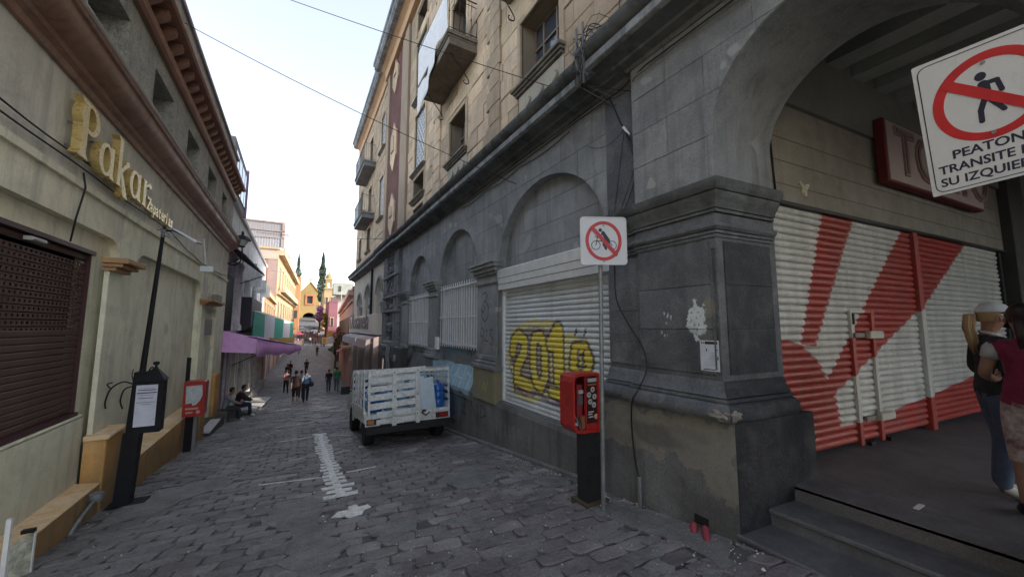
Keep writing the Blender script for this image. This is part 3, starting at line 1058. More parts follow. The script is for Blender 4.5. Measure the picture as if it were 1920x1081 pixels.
# ---- barred windows in the second and third bays
def barred(a0, a1, z0, z1, label, n, mid):
    t = thing('barred_window', label, 'window', (XW, (a0 + a1) / 2, z0), group=None)
    mk('frame', B().fbox(R, a0, a1, z0, z0 + .05, -.15, -.08).fbox(R, a0, a1, z1 - .05, z1, -.15, -.08).fbox(R, a0, a0 + .05, z0 + .05, z1 - .05, -.15, -.08).fbox(R, a1 - .05, a1, z0 + .05, z1 - .05, -.15, -.08), M_white, t)
    m_pan = plain('board_behind_bars', (0.56, 0.55, 0.55), 0.8)
    k = 5
    for i in range(k):
        p0 = a0 + .05 + (a1 - a0 - .1) * i / k
        mk('panel', B().fbox(R, p0 + .02, p0 + (a1 - a0 - .1) / k - .03, z0 + .05, z1 - .05, -.145, -.13), m_pan, t)
    mk('back', B().fbox(R, a0 + .02, a1 - .02, z0 + .02, z1 - .02, -.165, -.15), M_dark, t)
    for i in range(n):
        a = a0 + .04 + (a1 - a0 - .08) * i / (n - 1)
        mk('bar', B().tube([R(a, z0 - .04, .0), R(a, z1 + .05, .0)], .011, 6), M_white, t)
    for zz in (z0 + .06, mid, z1 - .06):
        mk('rail', B().fbox(R, a0, a1, zz - .012, zz + .012, .012, .026), M_white, t)
    return t
barred(7.5, 9.95, -.50, 1.03, 'wide white barred window beside the pilaster with the black 3 tag', 17, .22)
barred(11.0, 13.25, -.62, .97, 'narrower white barred window left of the carved pilaster, above the truck', 14, .12)
mk('utility_box', B().fbox(R, 9.72, 9.9, -.62, -.30, .1, .17, .01), M_white, bld)

# ---- plan mouldings round the corner pier
def mould(bb, path, prof):
    """path: plan points, outward side on the left-hand when walking; prof: closed (offset, z)"""
    n = len(path)
    offs = []
    for i in range(n):
        P = Vector(path[i])
        ns = []
        if i > 0:
            d = (P - Vector(path[i - 1])).normalized()
            ns.append(Vector((-d.y, d.x)) * -1)
        if i < n - 1:
            d = (Vector(path[i + 1]) - P).normalized()
            ns.append(Vector((-d.y, d.x)) * -1)
        if len(ns) == 2:
            m = (ns[0] + ns[1])
            m = m / m.dot(ns[0])
        else:
            m = ns[0]
        offs.append((P, m))
    k = len(prof)
    v = []
    for P, m in offs:
        for c, z in prof:
            q = P + m * c
            v.append((q.x, q.y, z))
    f = []
    for i in range(n - 1):
        for j in range(k):
            f.append((i * k + j, i * k + (j + 1) % k, (i + 1) * k + (j + 1) % k, (i + 1) * k + j))
    f.append(tuple(range(k)))
    f.append(tuple(range((n - 1) * k, n * k))[::-1])
    bb.add(v, f)
    return bb
XP = 3.35
def ep(s, c=0.0):
    q = EP(s, 0, c)
    return (q[0], q[1])
# path walked from far along the street face to the corner, then along the end face (outward on the right)
e0 = (XP, 2.02)
def EPx(s, off=0.0):
    return (XP + s * math.cos(EA), 2.02 - s * math.sin(EA))
pathP = [(3.40, 3.45), (3.40, 2.93), (XP, 2.93), e0, EPx(.86)]
# pier core
bb = B()
core = [(XP, 2.93), e0, EPx(.90), (4.27, 3.0)]
v = [(x, y, -2.2) for x, y in core] + [(x, y, 1.40) for x, y in core]
bb.add(v, [(0, 1, 5, 4), (1, 2, 6, 5), (2, 3, 7, 6), (3, 0, 4, 7), (4, 5, 6, 7), (0, 3, 2, 1)])
bb.box(3.42, 4.2, 2.93, 3.46, -2.2, 3.1)
mk('corner_pier', bb, M_pierst, bld)
def Pst(a, b_, c):
    return (XP - c, a, b_)
def Pe(a, b_, c):
    return (XP + a * math.cos(EA) - c * math.sin(EA), 2.02 - a * math.sin(EA) - c * math.cos(EA), b_)
# shaft stones, both faces
lay([q for q in blocks(2.075, 2.93, -.45, .80, .42, .9, seed=8)], Pst, -.02, .010, .004, M_pierst, seed=8, proud=.003)
lay([q for q in blocks(2.94, 3.44, -.45, .80, .62, .9, seed=9)], lambda a, b_, c: (3.42 - c, a, b_), -.02, .012, .004, M_pierst, seed=9)
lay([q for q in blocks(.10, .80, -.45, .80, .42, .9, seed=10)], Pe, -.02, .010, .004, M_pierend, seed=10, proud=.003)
# corner fillet strip (a shallow hollow between two edges)
bb = B()
bb.fbox(Pst, 2.055, 2.07, -.40, .72, -.01, .018)
bb.fbox(Pst, 2.005, 2.02, -.40, .72, -.01, .018)
bb.fbox(Pst, 2.005, 2.07, .72, .80, -.01, .016)
mk('corner_fillet', bb, M_pierst, bld)
# capital mouldings
bb = B()
mould(bb, pathP, [(-.1, 1.25), (.11, 1.25), (.14, 1.29), (.14, 1.35), (.10, 1.37), (-.1, 1.37)])
mk('capital', bb, M_corn, bld, smooth=True)
bb = B()
mould(bb, pathP, [(-.1, 1.10), (.045, 1.10), (.05, 1.13), (.075, 1.17), (.10, 1.22), (.10, 1.243), (-.1, 1.243)])
mould(bb, pathP, [(-.1, 1.065), (.035, 1.065), (.035, 1.093), (-.1, 1.093)])
mk('capital_moulding', bb, M_corn, bld, smooth=True)
bb = B()
mould(bb, pathP, [(-.1, .90), (.03, .90), (.055, .925), (.055, .955), (.02, .975), (.015, 1.055), (-.1, 1.055)])
mould(bb, pathP, [(-.1, .865), (.025, .865), (.03, .89), (-.1, .89)])
mould(bb, pathP, [(-.1, .83), (.015, .83), (.02, .855), (-.1, .855)])
mk('capital_moulding', bb, M_pierst, bld, smooth=True)
# base mouldings, mitred at the corner: street side and darker end side
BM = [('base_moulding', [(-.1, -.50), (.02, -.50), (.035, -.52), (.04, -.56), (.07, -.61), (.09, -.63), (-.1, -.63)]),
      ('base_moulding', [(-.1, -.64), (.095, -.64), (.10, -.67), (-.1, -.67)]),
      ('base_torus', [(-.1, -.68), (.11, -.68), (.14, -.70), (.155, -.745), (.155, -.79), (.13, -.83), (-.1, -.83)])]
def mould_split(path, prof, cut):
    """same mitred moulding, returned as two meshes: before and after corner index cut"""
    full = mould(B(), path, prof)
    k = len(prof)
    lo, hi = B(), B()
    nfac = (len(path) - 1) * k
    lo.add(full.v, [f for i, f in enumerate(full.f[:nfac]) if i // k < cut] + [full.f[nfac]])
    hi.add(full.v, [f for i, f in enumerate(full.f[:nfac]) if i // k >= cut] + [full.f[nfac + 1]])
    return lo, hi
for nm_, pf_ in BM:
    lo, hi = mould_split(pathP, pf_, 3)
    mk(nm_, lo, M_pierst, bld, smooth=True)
    mk(nm_, hi, M_pierend, bld, smooth=True, label='near black end face of the base moulding')
# plinth of the pier: beige street face, black end face
bb = B()
pl = [(3.40, 3.47), (3.30, 3.47), (3.30, 2.99), (3.285, 2.99), (3.285, 1.90), (3.40, 1.90)]
bb.box(3.285, 3.40, 1.905, 2.985, -2.3, -.835)
bb.box(3.30, 3.44, 2.99, 3.50, -2.3, -.835)
mk('pier_plinth', bb, M_plinth, bld)
bb = B()
ct = math.cos(EA); sn = math.sin(EA)
f0 = (3.292, 1.90)
f1 = (3.292 + 1.16 * ct, 1.90 - 1.16 * sn)
f2 = (f1[0] + .15 * sn, f1[1] + .35)
f3 = (3.402, 2.3)
v = [(x, y, -2.3) for x, y in (f0, f1, f2, f3)] + [(x, y, -.836) for x, y in (f0, f1, f2, f3)]
bb.add(v, [(0, 1, 5, 4), (1, 2, 6, 5), (2, 3, 7, 6), (3, 0, 4, 7), (4, 5, 6, 7)])
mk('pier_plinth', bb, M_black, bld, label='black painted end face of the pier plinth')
# broken corner of the torus, patched with mortar
bb = B()
rr = random.Random(5)
from mathutils import noise as mnoise
bm = bmesh.new()
bmesh.ops.create_icosphere(bm, subdivisions=4, radius=1)
vs_ = []
for v_ in bm.verts:
    n_ = v_.co.normalized()
    k_ = 1 + .35 * mnoise.noise(n_ * 2.3) + .16 * mnoise.noise(n_ * 6.1) + .06 * mnoise.noise(n_ * 15)
    vs_.append((3.262 + n_.x * .085 * k_, 1.975 + n_.y * .13 * k_, -.765 + n_.z * .062 * k_))
bb.add(vs_, [tuple(q.index for q in f_.verts) for f_ in bm.faces])
bm.free()
mk('mortar_patch', bb, pbr('mortar', (0.27, 0.25, 0.22), (0.19, 0.175, 0.155), 8, .95, .9, 60, grain=.3), bld, smooth='all')
mk('pier_hole', B().fbox(lambda a, b_, c: (3.285 - c, a, b_), 2.18, 2.32, -1.80, -1.72, -.01, .003), M_dark, bld)

# wall with the big arch (street face), thick
bigarch = arch(1.10, .88, -2.3, 1.80, .88, 36)
def Pth(a, b_, c):
    return (XP - c, a, b_)
bb = B()
plate(bb, Pth, [rect(-2.5, 2.95, 1.40, 3.15)], -1.02, 0.0, [arch(1.10, .88, 0.5, 1.80, .88, 36)])
mk('arch_wall', bb, M_grey, bld)
bb = B()
bb.box(XP, 4.37, -2.5, .215, -2.2, 1.398)
mk('arch_pier', bb, M_pierst, bld)
M_span = M_grey
lay(blocks(-.8, 2.94, 1.40, 3.06, .415, 1.0, seed=12), Pth, -.02, .008, .003, M_grey, holes=[arch(1.10, .885, 0.5, 1.80, .885, 36)], seed=12, proud=.004)
nB = nstone

# the sooty cornice between the storeys
cpath = [(3.45, 14.45), (3.45, 2.96), (3.35, 2.96), (3.35, -2.5)]
bb = B()
mould(bb, [(3.45, 28.4), (3.45, 17.5), (3.40, 17.5), (3.40, 14.45)] + cpath[:1][:0] + [(3.45, 14.40)] + cpath[1:],
      [(-.2, 3.04), (.03, 3.04), (.05, 3.08), (.14, 3.11), (.15, 3.14), (.33, 3.16), (-.2, 3.16)])
mk('cornice_bed', bb, M_corn, bld, smooth=True)
bb = B()
mould(bb, [(3.45, 28.4), (3.45, 17.5), (3.40, 17.5), (3.40, 14.45), (3.45, 14.40)] + cpath[1:],
      [(-.2, 3.165), (.37, 3.165), (.39, 3.18), (.39, 3.27), (.36, 3.28), (-.2, 3.28)])
mk('cornice_fascia', bb, M_fascia, bld, smooth=True)
bb = B()
mould(bb, [(3.45, 28.4), (3.45, 17.5), (3.40, 17.5), (3.40, 14.45), (3.45, 14.40)] + cpath[1:],
      [(-.2, 3.285), (.38, 3.285), (.42, 3.31), (.46, 3.35), (.48, 3.40), (.48, 3.43), (.40, 3.45), (-.2, 3.50)])
mk('cornice_crown', bb, M_corn, bld, smooth=True)

# ---- upper storeys
def Ru(a, b_, c):
    return (3.52 - c, a, b_)
wins = {   # openings: a0,a1,b0,b1
    'w1': (4.50, 5.72, 4.50, 5.80), 'w2': (8.42, 9.58, 4.48, 5.68),
    'd1': (4.55, 5.65, 6.95, 9.2), 'd2': (8.45, 9.55, 6.95, 9.2),
    'v0': (12.0, 13.3, 3.6, 4.15), 'v1': (12.0, 13.3, 4.5, 5.25), 'v2': (12.0, 13.3, 5.5, 7.7), 'v3': (12.0, 13.3, 8.3, 10.6), 'v4': (12.0, 13.3, 11.0, 12.0),
    'x0': (19.1, 20.2, 3.6, 4.1), 'x1': (19.1, 20.2, 5.5, 7.7), 'x2': (19.1, 20.2, 9.2, 11.2),
    'y1': (22.6, 23.8, 4.4, 5.8), 'y2': (22.6, 23.8, 6.3, 8.3), 'y3': (22.6, 23.8, 9.4, 11.4),
    'z1': (26.0, 27.2, 4.4, 5.8), 'z2': (26.0, 27.2, 7.2, 9.2),
    'u1': (0.6, 1.8, 4.5, 5.8), 'u2': (0.6, 1.8, 6.95, 9.2),
    'w3': (4.55, 5.65, 10.0, 12.0), 'w4': (8.45, 9.55, 10.0, 12.0), 'w5': (0.6, 1.8, 10.0, 12.0),
}
bb = B()
plate(bb, Ru, [rect(-3.0, 28.4, 3.3, 13.0)], -.36, 0.0, [rect(*w_) for w_ in wins.values()])
mk('upper_wall', bb, M_ochbase, bld)
mk('interior', B().box(3.93, 4.0, -2.9, 28.3, 3.2, 12.9), M_dark, bld)
mk('roof', B().box(3.3, 12, -3.0, 28.4, 12.95, 13.15), M_corn, bld)
mk('side_wall', B().box(3.52, 12, 28.405, 28.7, -5.5, 12.9).box(3.52, 12, -3.3, -3.005, 3.16, 12.9), M_ochst, bld)
skip = [w_ for w_ in wins.values()] + [(15.5, 17.9, 3.3, 13.0), (14.25, 15.5, 3.3, 13.0), (4.40, 5.85, 3.4, 4.55), (8.3, 9.7, 3.4, 4.55)]
bl_ = blocks(-.6, 28.38, 3.45, 12.35, .41, .66, rects=skip, seed=21)
bl_.sort(key=lambda q: (q[0] ** 2 + 14 + (q[2]) ** 2) if 3.2 < q[0] and q[2] < q[0] * .95 + 1.2 else 1e6 + q[0])
rr = random.Random(77)
for q in bl_:
    pr_ = rr.choice((0, 0, .004, .008, .022))
    lay([q], Ru, -.01, .022 + pr_, .010, M_ochst, budget=292)
# quoin strips giving the stepped shadow lines
for (a0, a1) in ((6.55, 7.15), (10.35, 11.0), (2.4, 3.0)):
    z = 3.5
    i = 0
    bb = B()
    while z < 12.2:
        e = .16 if i % 2 else 0
        bb.fbox(Ru, a0 - e * .2, a1 - .16 + e, z, z + .40, .02, .075, .012)
        z += .41
        i += 1
    mk('quoin_strip', bb, M_ochst, bld)
bb = B()
bb.fbox(Ru, 14.28, 14.9, 3.5, 12.3, 0, .12, .01).fbox(Ru, 14.98, 15.48, 3.5, 12.3, 0, .09, .01)
bb.fbox(Ru, 17.92, 18.4, 3.5, 12.3, 0, .12, .01)
mk('pilaster_strip', bb, pbr('brown_stone_strip', (0.30, 0.23, 0.16), (0.24, 0.18, 0.13), .7, .9, .3, 50, streak=(.18, .15, .12), streaka=.4), bld)
M_maroon = pbr('maroon_render', (0.125, 0.045, 0.033), (0.08, 0.032, 0.026), 1.4, .9, .3, 60, dirt=(.11, .05, .045), dirta=.5)
mk('maroon_panel', B().fbox(Ru, 15.52, 17.9, 3.5, 12.4, 0, .05), M_maroon, bld)
for z0, z1 in ((10.6, 12.3), (6.9, 9.2), (3.9, 5.9)):
    am = 16.7
    sh = [(am, z0), (am + .55, z0 + .6), (am + .55, z1 - .55), (am + .2, z1 - .3), (am, z1), (am - .2, z1 - .3), (am - .55, z1 - .55), (am - .55, z0 + .6)]
    bb = B()
    plate(bb, Ru, [sh], .04, .12)
    mk('niche_panel', bb, M_ochst, bld)
    bb = B()
    plate(bb, Ru, [[(am - .25, z0 + .9), (am + .25, z0 + .9), (am + .2, z1 - .8), (am, z1 - .6), (am - .2, z1 - .8)]], .12, .17)
    mk('niche_relief', bb, M_ochst, bld)
bb = B()
mould(bb, [(3.52, 28.4), (3.52, 18.6), (3.42, 18.6), (3.42, -3.0)], [(-.1, 12.35), (.10, 12.35), (.12, 12.8), (.30, 12.95), (-.1, 12.95)])
mk('frieze', bb, pbr('sunlit_orange_frieze', (0.50, 0.31, 0.17), (0.40, 0.25, 0.15), .8, .85, .3, 50), bld)  # the orange of sunlight on this band is put into its base colour
bb = B()
mould(bb, [(3.52, 28.6), (3.52, 18.6), (3.34, 18.6), (3.34, -3.2)], [(-.1, 12.955), (.42, 12.955), (.50, 13.05), (.50, 13.2), (.56, 13.25), (.56, 13.42), (-.1, 13.5)])
mk('roof_cornice', bb, M_fascia, bld)

M_frame = plain('brown_window_frame', (0.20, 0.15, 0.12), .6)
M_curt = plain('pale_curtain', (0.55, 0.60, 0.66), .35)
def window(k, kind='glass', sill=True):
    a0, a1, b0, b1 = wins[k]
    # stone surround
    s_ = .12
    bb = B()
    for q in ((a0 - s_, a1 + s_, b1, b1 + s_), (a0 - s_, a0, b0, b1), (a1, a1 + s_, b0, b1)):
        bb.fbox(Ru, *q, -.02, .055, .01)
    mk('window_surround', bb, M_ochst, bld)
    if sill:
        bb = B()
        bb.fbox(Ru, a0 - .14, a1 + .2, b0 - .055, b0, -.3, .16, .01)
        bb.fbox(Ru, a0 - .11, a1 + .17, b0 - .10, b0 - .06, -.02, .12, .01)
        bb.fbox(Ru, a0 - .08, a1 + .14, b0 - .15, b0 - .105, -.02, .08, .01)
        mk('sill', bb, pbr('sill_stone', (0.22, 0.19, 0.15), (0.12, 0.11, 0.09), 2, .9, .4, 50, dirt=(.06, .055, .05), dirta=.6), bld)
    fr_ = mk('window', B().fbox(Ru, a0, a1, b0, b0 + .05, -.34, -.28).fbox(Ru, a0, a1, b1 - .05, b1, -.34, -.28).fbox(Ru, a0, a0 + .05, b0 + .05, b1 - .05, -.34, -.28)
              .fbox(Ru, a1 - .05, a1, b0 + .05, b1 - .05, -.34, -.28).fbox(Ru, a0 + (a1 - a0) * .38, a0 + (a1 - a0) * .38 + .04, b0 + .05, b1 - .05, -.34, -.28)
              .fbox(Ru, a0 + (a1 - a0) * .72, a0 + (a1 - a0) * .72 + .04, b0 + .05, b1 - .05, -.34, -.28).fbox(Ru, a0, a1, b0 + (b1 - b0) * .62, b0 + (b1 - b0) * .62 + .035, -.343, -.275), M_frame, bld)
    if kind == 'glass':
        mk('pane', B().fbox(Ru, a0 + .04, a1 - .04, b0 + .04, b1 - .04, -.325, -.315), M_glass, fr_)
    elif kind == 'curt':
        mk('pane', B().fbox(Ru, a0 + .04, a1 - .04, b0 + .04, b1 - .04, -.325, -.315), M_curt, fr_)
    elif kind == 'lattice':
        mk('pane', B().fbox(Ru, a0 + .02, a1 - .02, b0 + .02, b1 - .02, -.06, -.045), M_white, fr_)
        bb = B()
        w_, h_ = a1 - a0, b1 - b0
        st = .27
        n = int((w_ + h_) / st) + 1
        for sgn in (1, -1):
            for i in range(-n, n + 1):
                # clip diagonal line to the rect
                pts_ = []
                for t_ in np.linspace(0, h_, 40):
                    x_ = (i * st + sgn * t_ * .8)
                    if 0.03 <= x_ <= w_ - .03:
                        pts_.append((a0 + x_, b0 + t_))
                if len(pts_) > 1:
                    bb.tube([Ru(*pts_[0], -.03 + .004 * sgn), Ru(*pts_[-1], -.03 + .004 * sgn)], .012, 4)
        mk('lattice', bb, plain('grey_lattice', (.34, .34, .36), .5), fr_)
window('w1'); window('w2')
for k in ('d1', 'd2', 'u2'):
    window(k, 'glass', sill=False)
window('u1'); window('w3', 'glass'); window('w4', 'glass'); window('w5')
window('v1', 'glass'); window('v0', 'curt', False); window('v2', 'lattice'); window('v3', 'lattice'); window('v4', 'glass', False)
window('x0', 'curt', False); window('x1', 'lattice'); window('x2', 'lattice')
for k in ('y1', 'y3', 'z1', 'z2'):
    window(k, 'glass')
window('y2', 'curt')
# scroll relief panels under the two near windows
for (a0, a1, zt) in ((4.5, 5.72, 4.34), (8.42, 9.58, 4.32)):
    mk('apron_panel', B().fbox(Ru, a0 - .08, a1 + .08, 3.5, zt, .0, .03, .008), pbr('apron_stone', (0.40, 0.36, 0.28), (0.32, 0.29, 0.23), 1, .9, .3, 60, streak=(.2, .18, .15), streaka=.4), bld)
    bb = B()
    n = 3
    for i in range(n):
        ac = a0 + (a1 - a0) * (i + .5) / n
        P = []
        for t_ in np.linspace(0, 1, 18):
            P.append(Ru(ac + .14 * math.sin(t_ * math.pi * 2 - .5), 3.68 + .5 * t_, .035 + .012 * math.sin(t_ * math.pi)))
        bb.tube(P, [.012 + .014 * math.sin(math.pi * k_ / 17) for k_ in range(18)], 6)
    mk('scroll_relief', bb, pbr('scroll_stone', (0.24, 0.21, 0.17), None, 2, .9, .3, 60), bld, smooth='all')

def balcony(a0, a1, z0, out_, mrail, label=None, far=False, mslab=None):
    sx = B()
    ms = mslab or pbr('balcony_stone', (0.20, 0.165, 0.125), (0.13, 0.11, 0.09), 1.5, .9, .4, 50, dirt=(.07, .06, .05), dirta=.6)
    sx.fbox(Ru, a0, a1, z0 + .24, z0 + .33, 0, out_, .01)
    sx.fbox(Ru, a0 + .03, a1 - .03, z0 + .19, z0 + .235, 0, out_ - .03, .01)
    sx.fbox(Ru, a0 + .04, a1 - .04, z0, z0 + .185, 0, out_ - .06, .01)
    bal = mk('balcony', sx, ms, bld)
    rb = B()
    zt = z0 + .33
    H_ = .98
    oc = out_ - .06
    rb.tube([Ru(a0 + .05, zt + H_, .0), Ru(a0 + .05, zt + H_, oc), Ru(a1 - .05, zt + H_, oc), Ru(a1 - .05, zt + H_, .0)], .016, 5)
    rb.tube([Ru(a0 + .05, zt + .09, .0), Ru(a0 + .05, zt + .09, oc), Ru(a1 - .05, zt + .09, oc), Ru(a1 - .05, zt + .09, .0)], .011, 5)
    rb.tube([Ru(a0 + .05, zt + H_ - .12, .0), Ru(a0 + .05, zt + H_ - .12, oc), Ru(a1 - .05, zt + H_ - .12, oc), Ru(a1 - .05, zt + H_ - .12, .0)], .009, 5)
    def bar(a, c):
        P = [Ru(a, zt, c)]
        for t_ in np.linspace(0.1, .9, 7):
            P.append(Ru(a + (0 if far else .022 * math.sin(t_ * 12)), zt + H_ * t_, c))
        P.append(Ru(a, zt + H_, c))
        rb.tube(P, .008, 4)
        if not far:
            rb.lathe(Ru(a, zt + H_ * .5, c), [(.001, -.03), (.018, -.012), (.018, .012), (.001, .03)], 6)
    n = int((a1 - a0) / .13)
    for i in range(n + 1):
        bar(a0 + .05 + (a1 - a0 - .1) * i / n, oc)
    n = int(oc / .13)
    for s_ in (a0 + .05, a1 - .05):
        for i in range(n):
            bar(s_, oc * i / n + .03)
    mk('railing', rb, mrail, bal, smooth='all')
    if not far:
        cb_ = B()
        for a in (a0 + .35, a1 - .35):
            P = [Ru(a, z0, out_ * .62)]
            for t_ in np.linspace(0, 1, 8):
                P.append(Ru(a, z0 - .55 * t_, out_ * .62 * (1 - t_) ** 1.2 + .1))
            for t_ in np.linspace(0, 4.2, 8):
                P.append(Ru(a, z0 - .60 - .05 * math.sin(t_), .1 + .07 - .07 * math.cos(t_)))
            cb_.tube(P, .013, 5)
        mk('scroll_bracket', cb_, M_iron, bal, smooth='all')
    return bal
balcony(7.75, 10.32, 6.60, .80, M_iron)
balcony(3.85, 6.20, 6.58, .80, M_iron)
balcony(-.2, 2.5, 6.58, .80, M_iron)
M_bgrey = pbr('grey_balcony', (0.19, 0.19, 0.18), (0.12, 0.12, 0.12), 2, .9, .3, 50)
balcony(21.6, 24.9, 6.0, .72, M_bgrey, far=True, mslab=M_bgrey)
balcony(21.6, 25.2, 9.0, .72, M_bgrey, far=True, mslab=M_bgrey)
# the white sheet hung over the balcony rail
bb = B()
n = 26
nz_ = 16
v = []
rr = random.Random(9)
for i in range(n + 1):
    t = i / n
    a = 7.80 + 2.42 * t
    zb = 6.92 - .9 * t if t > .32 else 6.95 - .18 * t
    for j in range(nz_ + 1):
        s = j / nz_
        z = 7.93 - (7.93 - zb) * s
        c = .80 + .02 * math.sin(a * 9 + s * 2) * s + .04 * s * math.sin(a * 3.1)
        v.append(Ru(a, z, c))
f = [(i * (nz_ + 1) + j, (i + 1) * (nz_ + 1) + j, (i + 1) * (nz_ + 1) + j + 1, i * (nz_ + 1) + j + 1) for i in range(n) for j in range(nz_)]
v += [Ru(7.80 + 2.42 * (i / n), 7.94, .68) for i in range(n + 1)]
o_ = (n + 1) * (nz_ + 1)
f += [(i * (nz_ + 1), (i + 1) * (nz_ + 1), o_ + i + 1, o_ + i) for i in range(n)]
bb.add(v, f)
o = mk('hanging_sheet', bb, plain('white_cloth', (0.80, 0.79, 0.80), .85), smooth='all', label='white cloth sheet hung over the iron balcony rail, trailing below it', cat='sheet')
sm = o.modifiers.new('thick', 'SOLIDIFY')
sm.thickness = .006

# ---- the carved portal
def Rc(a, b_, c):
    return (XW - c, a, b_)
M_carve = pbr('carved_stone', (0.22, 0.225, 0.23), (0.12, 0.125, 0.13), 2, .9, .6, 60, dirt=(.17, .175, .175), dirta=.6)
bb = B()
plate(bb, Rc, [rect(14.5, 17.4, -4.3, 3.15)], -.2, .02, [arch(15.9, .62, -4.2, -.05, .55)])
mk('portal_wall', bb, M_carve, bld)
mk('portal_back', B().fbox(Rc, 15.2, 16.6, -4.2, .6, -.45, -.4), M_dark, bld)
bb = B()
for a in (14.62, 15.05, 16.75, 17.15):
    bb.fbox(Rc, a, a + .22, -1.4, 3.0, .02, .14, .03)
for z in (2.0, 1.15, .55):
    bb.fbox(Rc, 14.55, 17.35, z, z + .10, .02, .18, .02)
mk('portal_frame', bb, M_carve, bld)
bb = B()
rr = random.Random(31)
bm = bmesh.new()
bmesh.ops.create_icosphere(bm, subdivisions=1, radius=1)
sv = [v_.co.copy() for v_ in bm.verts]
sf = [tuple(q.index for q in f_.verts) for f_ in bm.faces]
bm.free()
for i in range(420):
    a, z = rr.uniform(14.6, 17.3), rr.uniform(-.6, 2.98)
    if abs(a - 15.9) < .62 and z < .55:
        continue
    sa, sz_, sc = rr.uniform(.03, .13), rr.uniform(.03, .12), rr.uniform(.03, .09)
    bb.add([Rc(a + q.x * sa, z + q.y * sz_, .04 + q.z * sc) for q in sv], sf)
for i in range(46):
    a, z = rr.uniform(14.8, 17.1), rr.uniform(.65, 2.8)
    P = [Rc(a + .13 * math.cos(t_) * (1 - t_ / 9), z + .13 * math.sin(t_) * (1 - t_ / 9), .1) for t_ in np.linspace(0, 6, 12)]
    bb.tube(P, .022, 5)
mk('carving', bb, M_carve, bld, smooth='all', kind='stuff')
bb = B()
bb.fbox(Rc, 15.35, 16.45, -.25, .02, -.1, .05, .02)
bb.lathe(Rc(15.9, -.05, -.05), [(.28, 0), (.30, .1), (.16, .2), (.14, .7), (.2, .8), (.05, 1.0)], 12)
mk('niche_statue', bb, M_carve, bld, smooth=True)
bb = B()
for z0, z1, c, s_ in ((-1.25, -.9, .2, .0), (-.9, -.75, .3, .1), (-.75, -.6, .22, .05)):
    bb.fbox(Rc, 15.2 - s_, 16.9 + s_, z0, z1, .0, c, .03)
mk('portal_ledge', bb, M_carve, bld)
o = mk('pipe_bundle', B().tube([Rc(15.1, -.8, .25), Rc(14.9, -1.1, .35), Rc(14.6, -1.6, .36), Rc(14.5, -2.3, .3)], .05, 8).tube([Rc(15.2, -.75, .3), Rc(15.0, -1.0, .4), Rc(14.75, -1.5, .42), Rc(14.7, -2.4, .3)], .035, 8), M_cableg, bld, smooth='all')
bb = B()
bb.fbox(Rc, 12.95, 14.2, -1.55, -.75, .10, .32, .01)
o = mk('meter_box', bb, plain('dark_meter', (.05, .05, .055), .5), None, label='dark meter cabinet on the grey wall behind the truck', cat='meter box')
mk('dial', B().lathe(Rc(13.9, -1.15, .32), [(.001, 0), (.13, 0), (.13, -.03), (.001, -.03)], 16, axis='x'), plain('meter_dial', (.35, .36, .38), .3), o)

# ---- cream arcade beyond the portal
arcs = [(19.0, .78, .60, 1.6, .75), (22.3, .95, .60, 1.55, .75), (25.5, .85, .6, 1.3, .7)]
bb = B()
plate(bb, R, [rect(17.42, 28.4, -.5, 3.10)], -.2, .0, [arch(a, hw, z0, zs, ri) for a, hw, z0, zs, ri in arcs])
mk('cream_wall', bb, M_cream, bld)
for a, hw, z0, zs, ri in arcs:
    ring = [(a + (hw + .12) * math.cos(math.pi * i / 16), zs + (ri + .12) * math.sin(math.pi * i / 16)) for i in range(17)]
    inner = [(a + (hw + .0) * math.cos(math.pi * i / 16), zs + ri * math.sin(math.pi * i / 16)) for i in range(17)]
    bb = B()
    plate(bb, R, [ring + inner[::-1]], .0, .06)
    mk('arch_trim', bb, M_grey, bld)
    wn_ = mk('window', B().fbox(R, a - hw, a + hw, z0, zs + ri, -.26, -.2), plain('shaded_pane', (.30, .34, .38), .3), bld)
    bb = B()
    for i in range(5):
        x_ = a - hw + 2 * hw * i / 4
        bb.fbox(R, x_ - .02, x_ + .02, z0, zs + ri * .7, -.2, -.17)
    bb.fbox(R, a - hw, a + hw, zs - .02, zs + .02, -.2, -.165)
    mk('mullion', bb, M_white, wn_)
    bb = B()
    bb.fbox(R, a - hw - .38, a - hw - .02, .95, 1.12, .0, .16, .03).fbox(R, a - hw - .30, a - hw - .08, .6, .95, .0, .08, .02)
    mk('arch_impost', bb, M_grey, bld)
mk('drain_pipe', B().tube([R(20.75, 3.0, .08), R(20.75, .6, .08)], .06, 8), M_iron, bld)
# shop front below
mk('shop_wall', B().fbox(R, 17.42, 28.4, -5.2, -.5, -1.2, -1.1), plain('shop_dark', (.10, .09, .10), .8), bld)
for a in (17.6, 20.1, 22.6, 25.2, 27.9):
    mk('shop_post', B().fbox(R, a, a + .28, gz(a) - .3, -.5, -.25, .0), plain('pinkish_post', (.42, .34, .34), .7), bld)
for a in (18.0, 20.6, 23.2, 25.8):
    mk('shop_shutter', B().fbox(R, a, a + 2.0, gz(a) - .3, -1.0, -.6, -.5), plain('shop_shutter_grey', (.16, .16, .18), .6), bld)
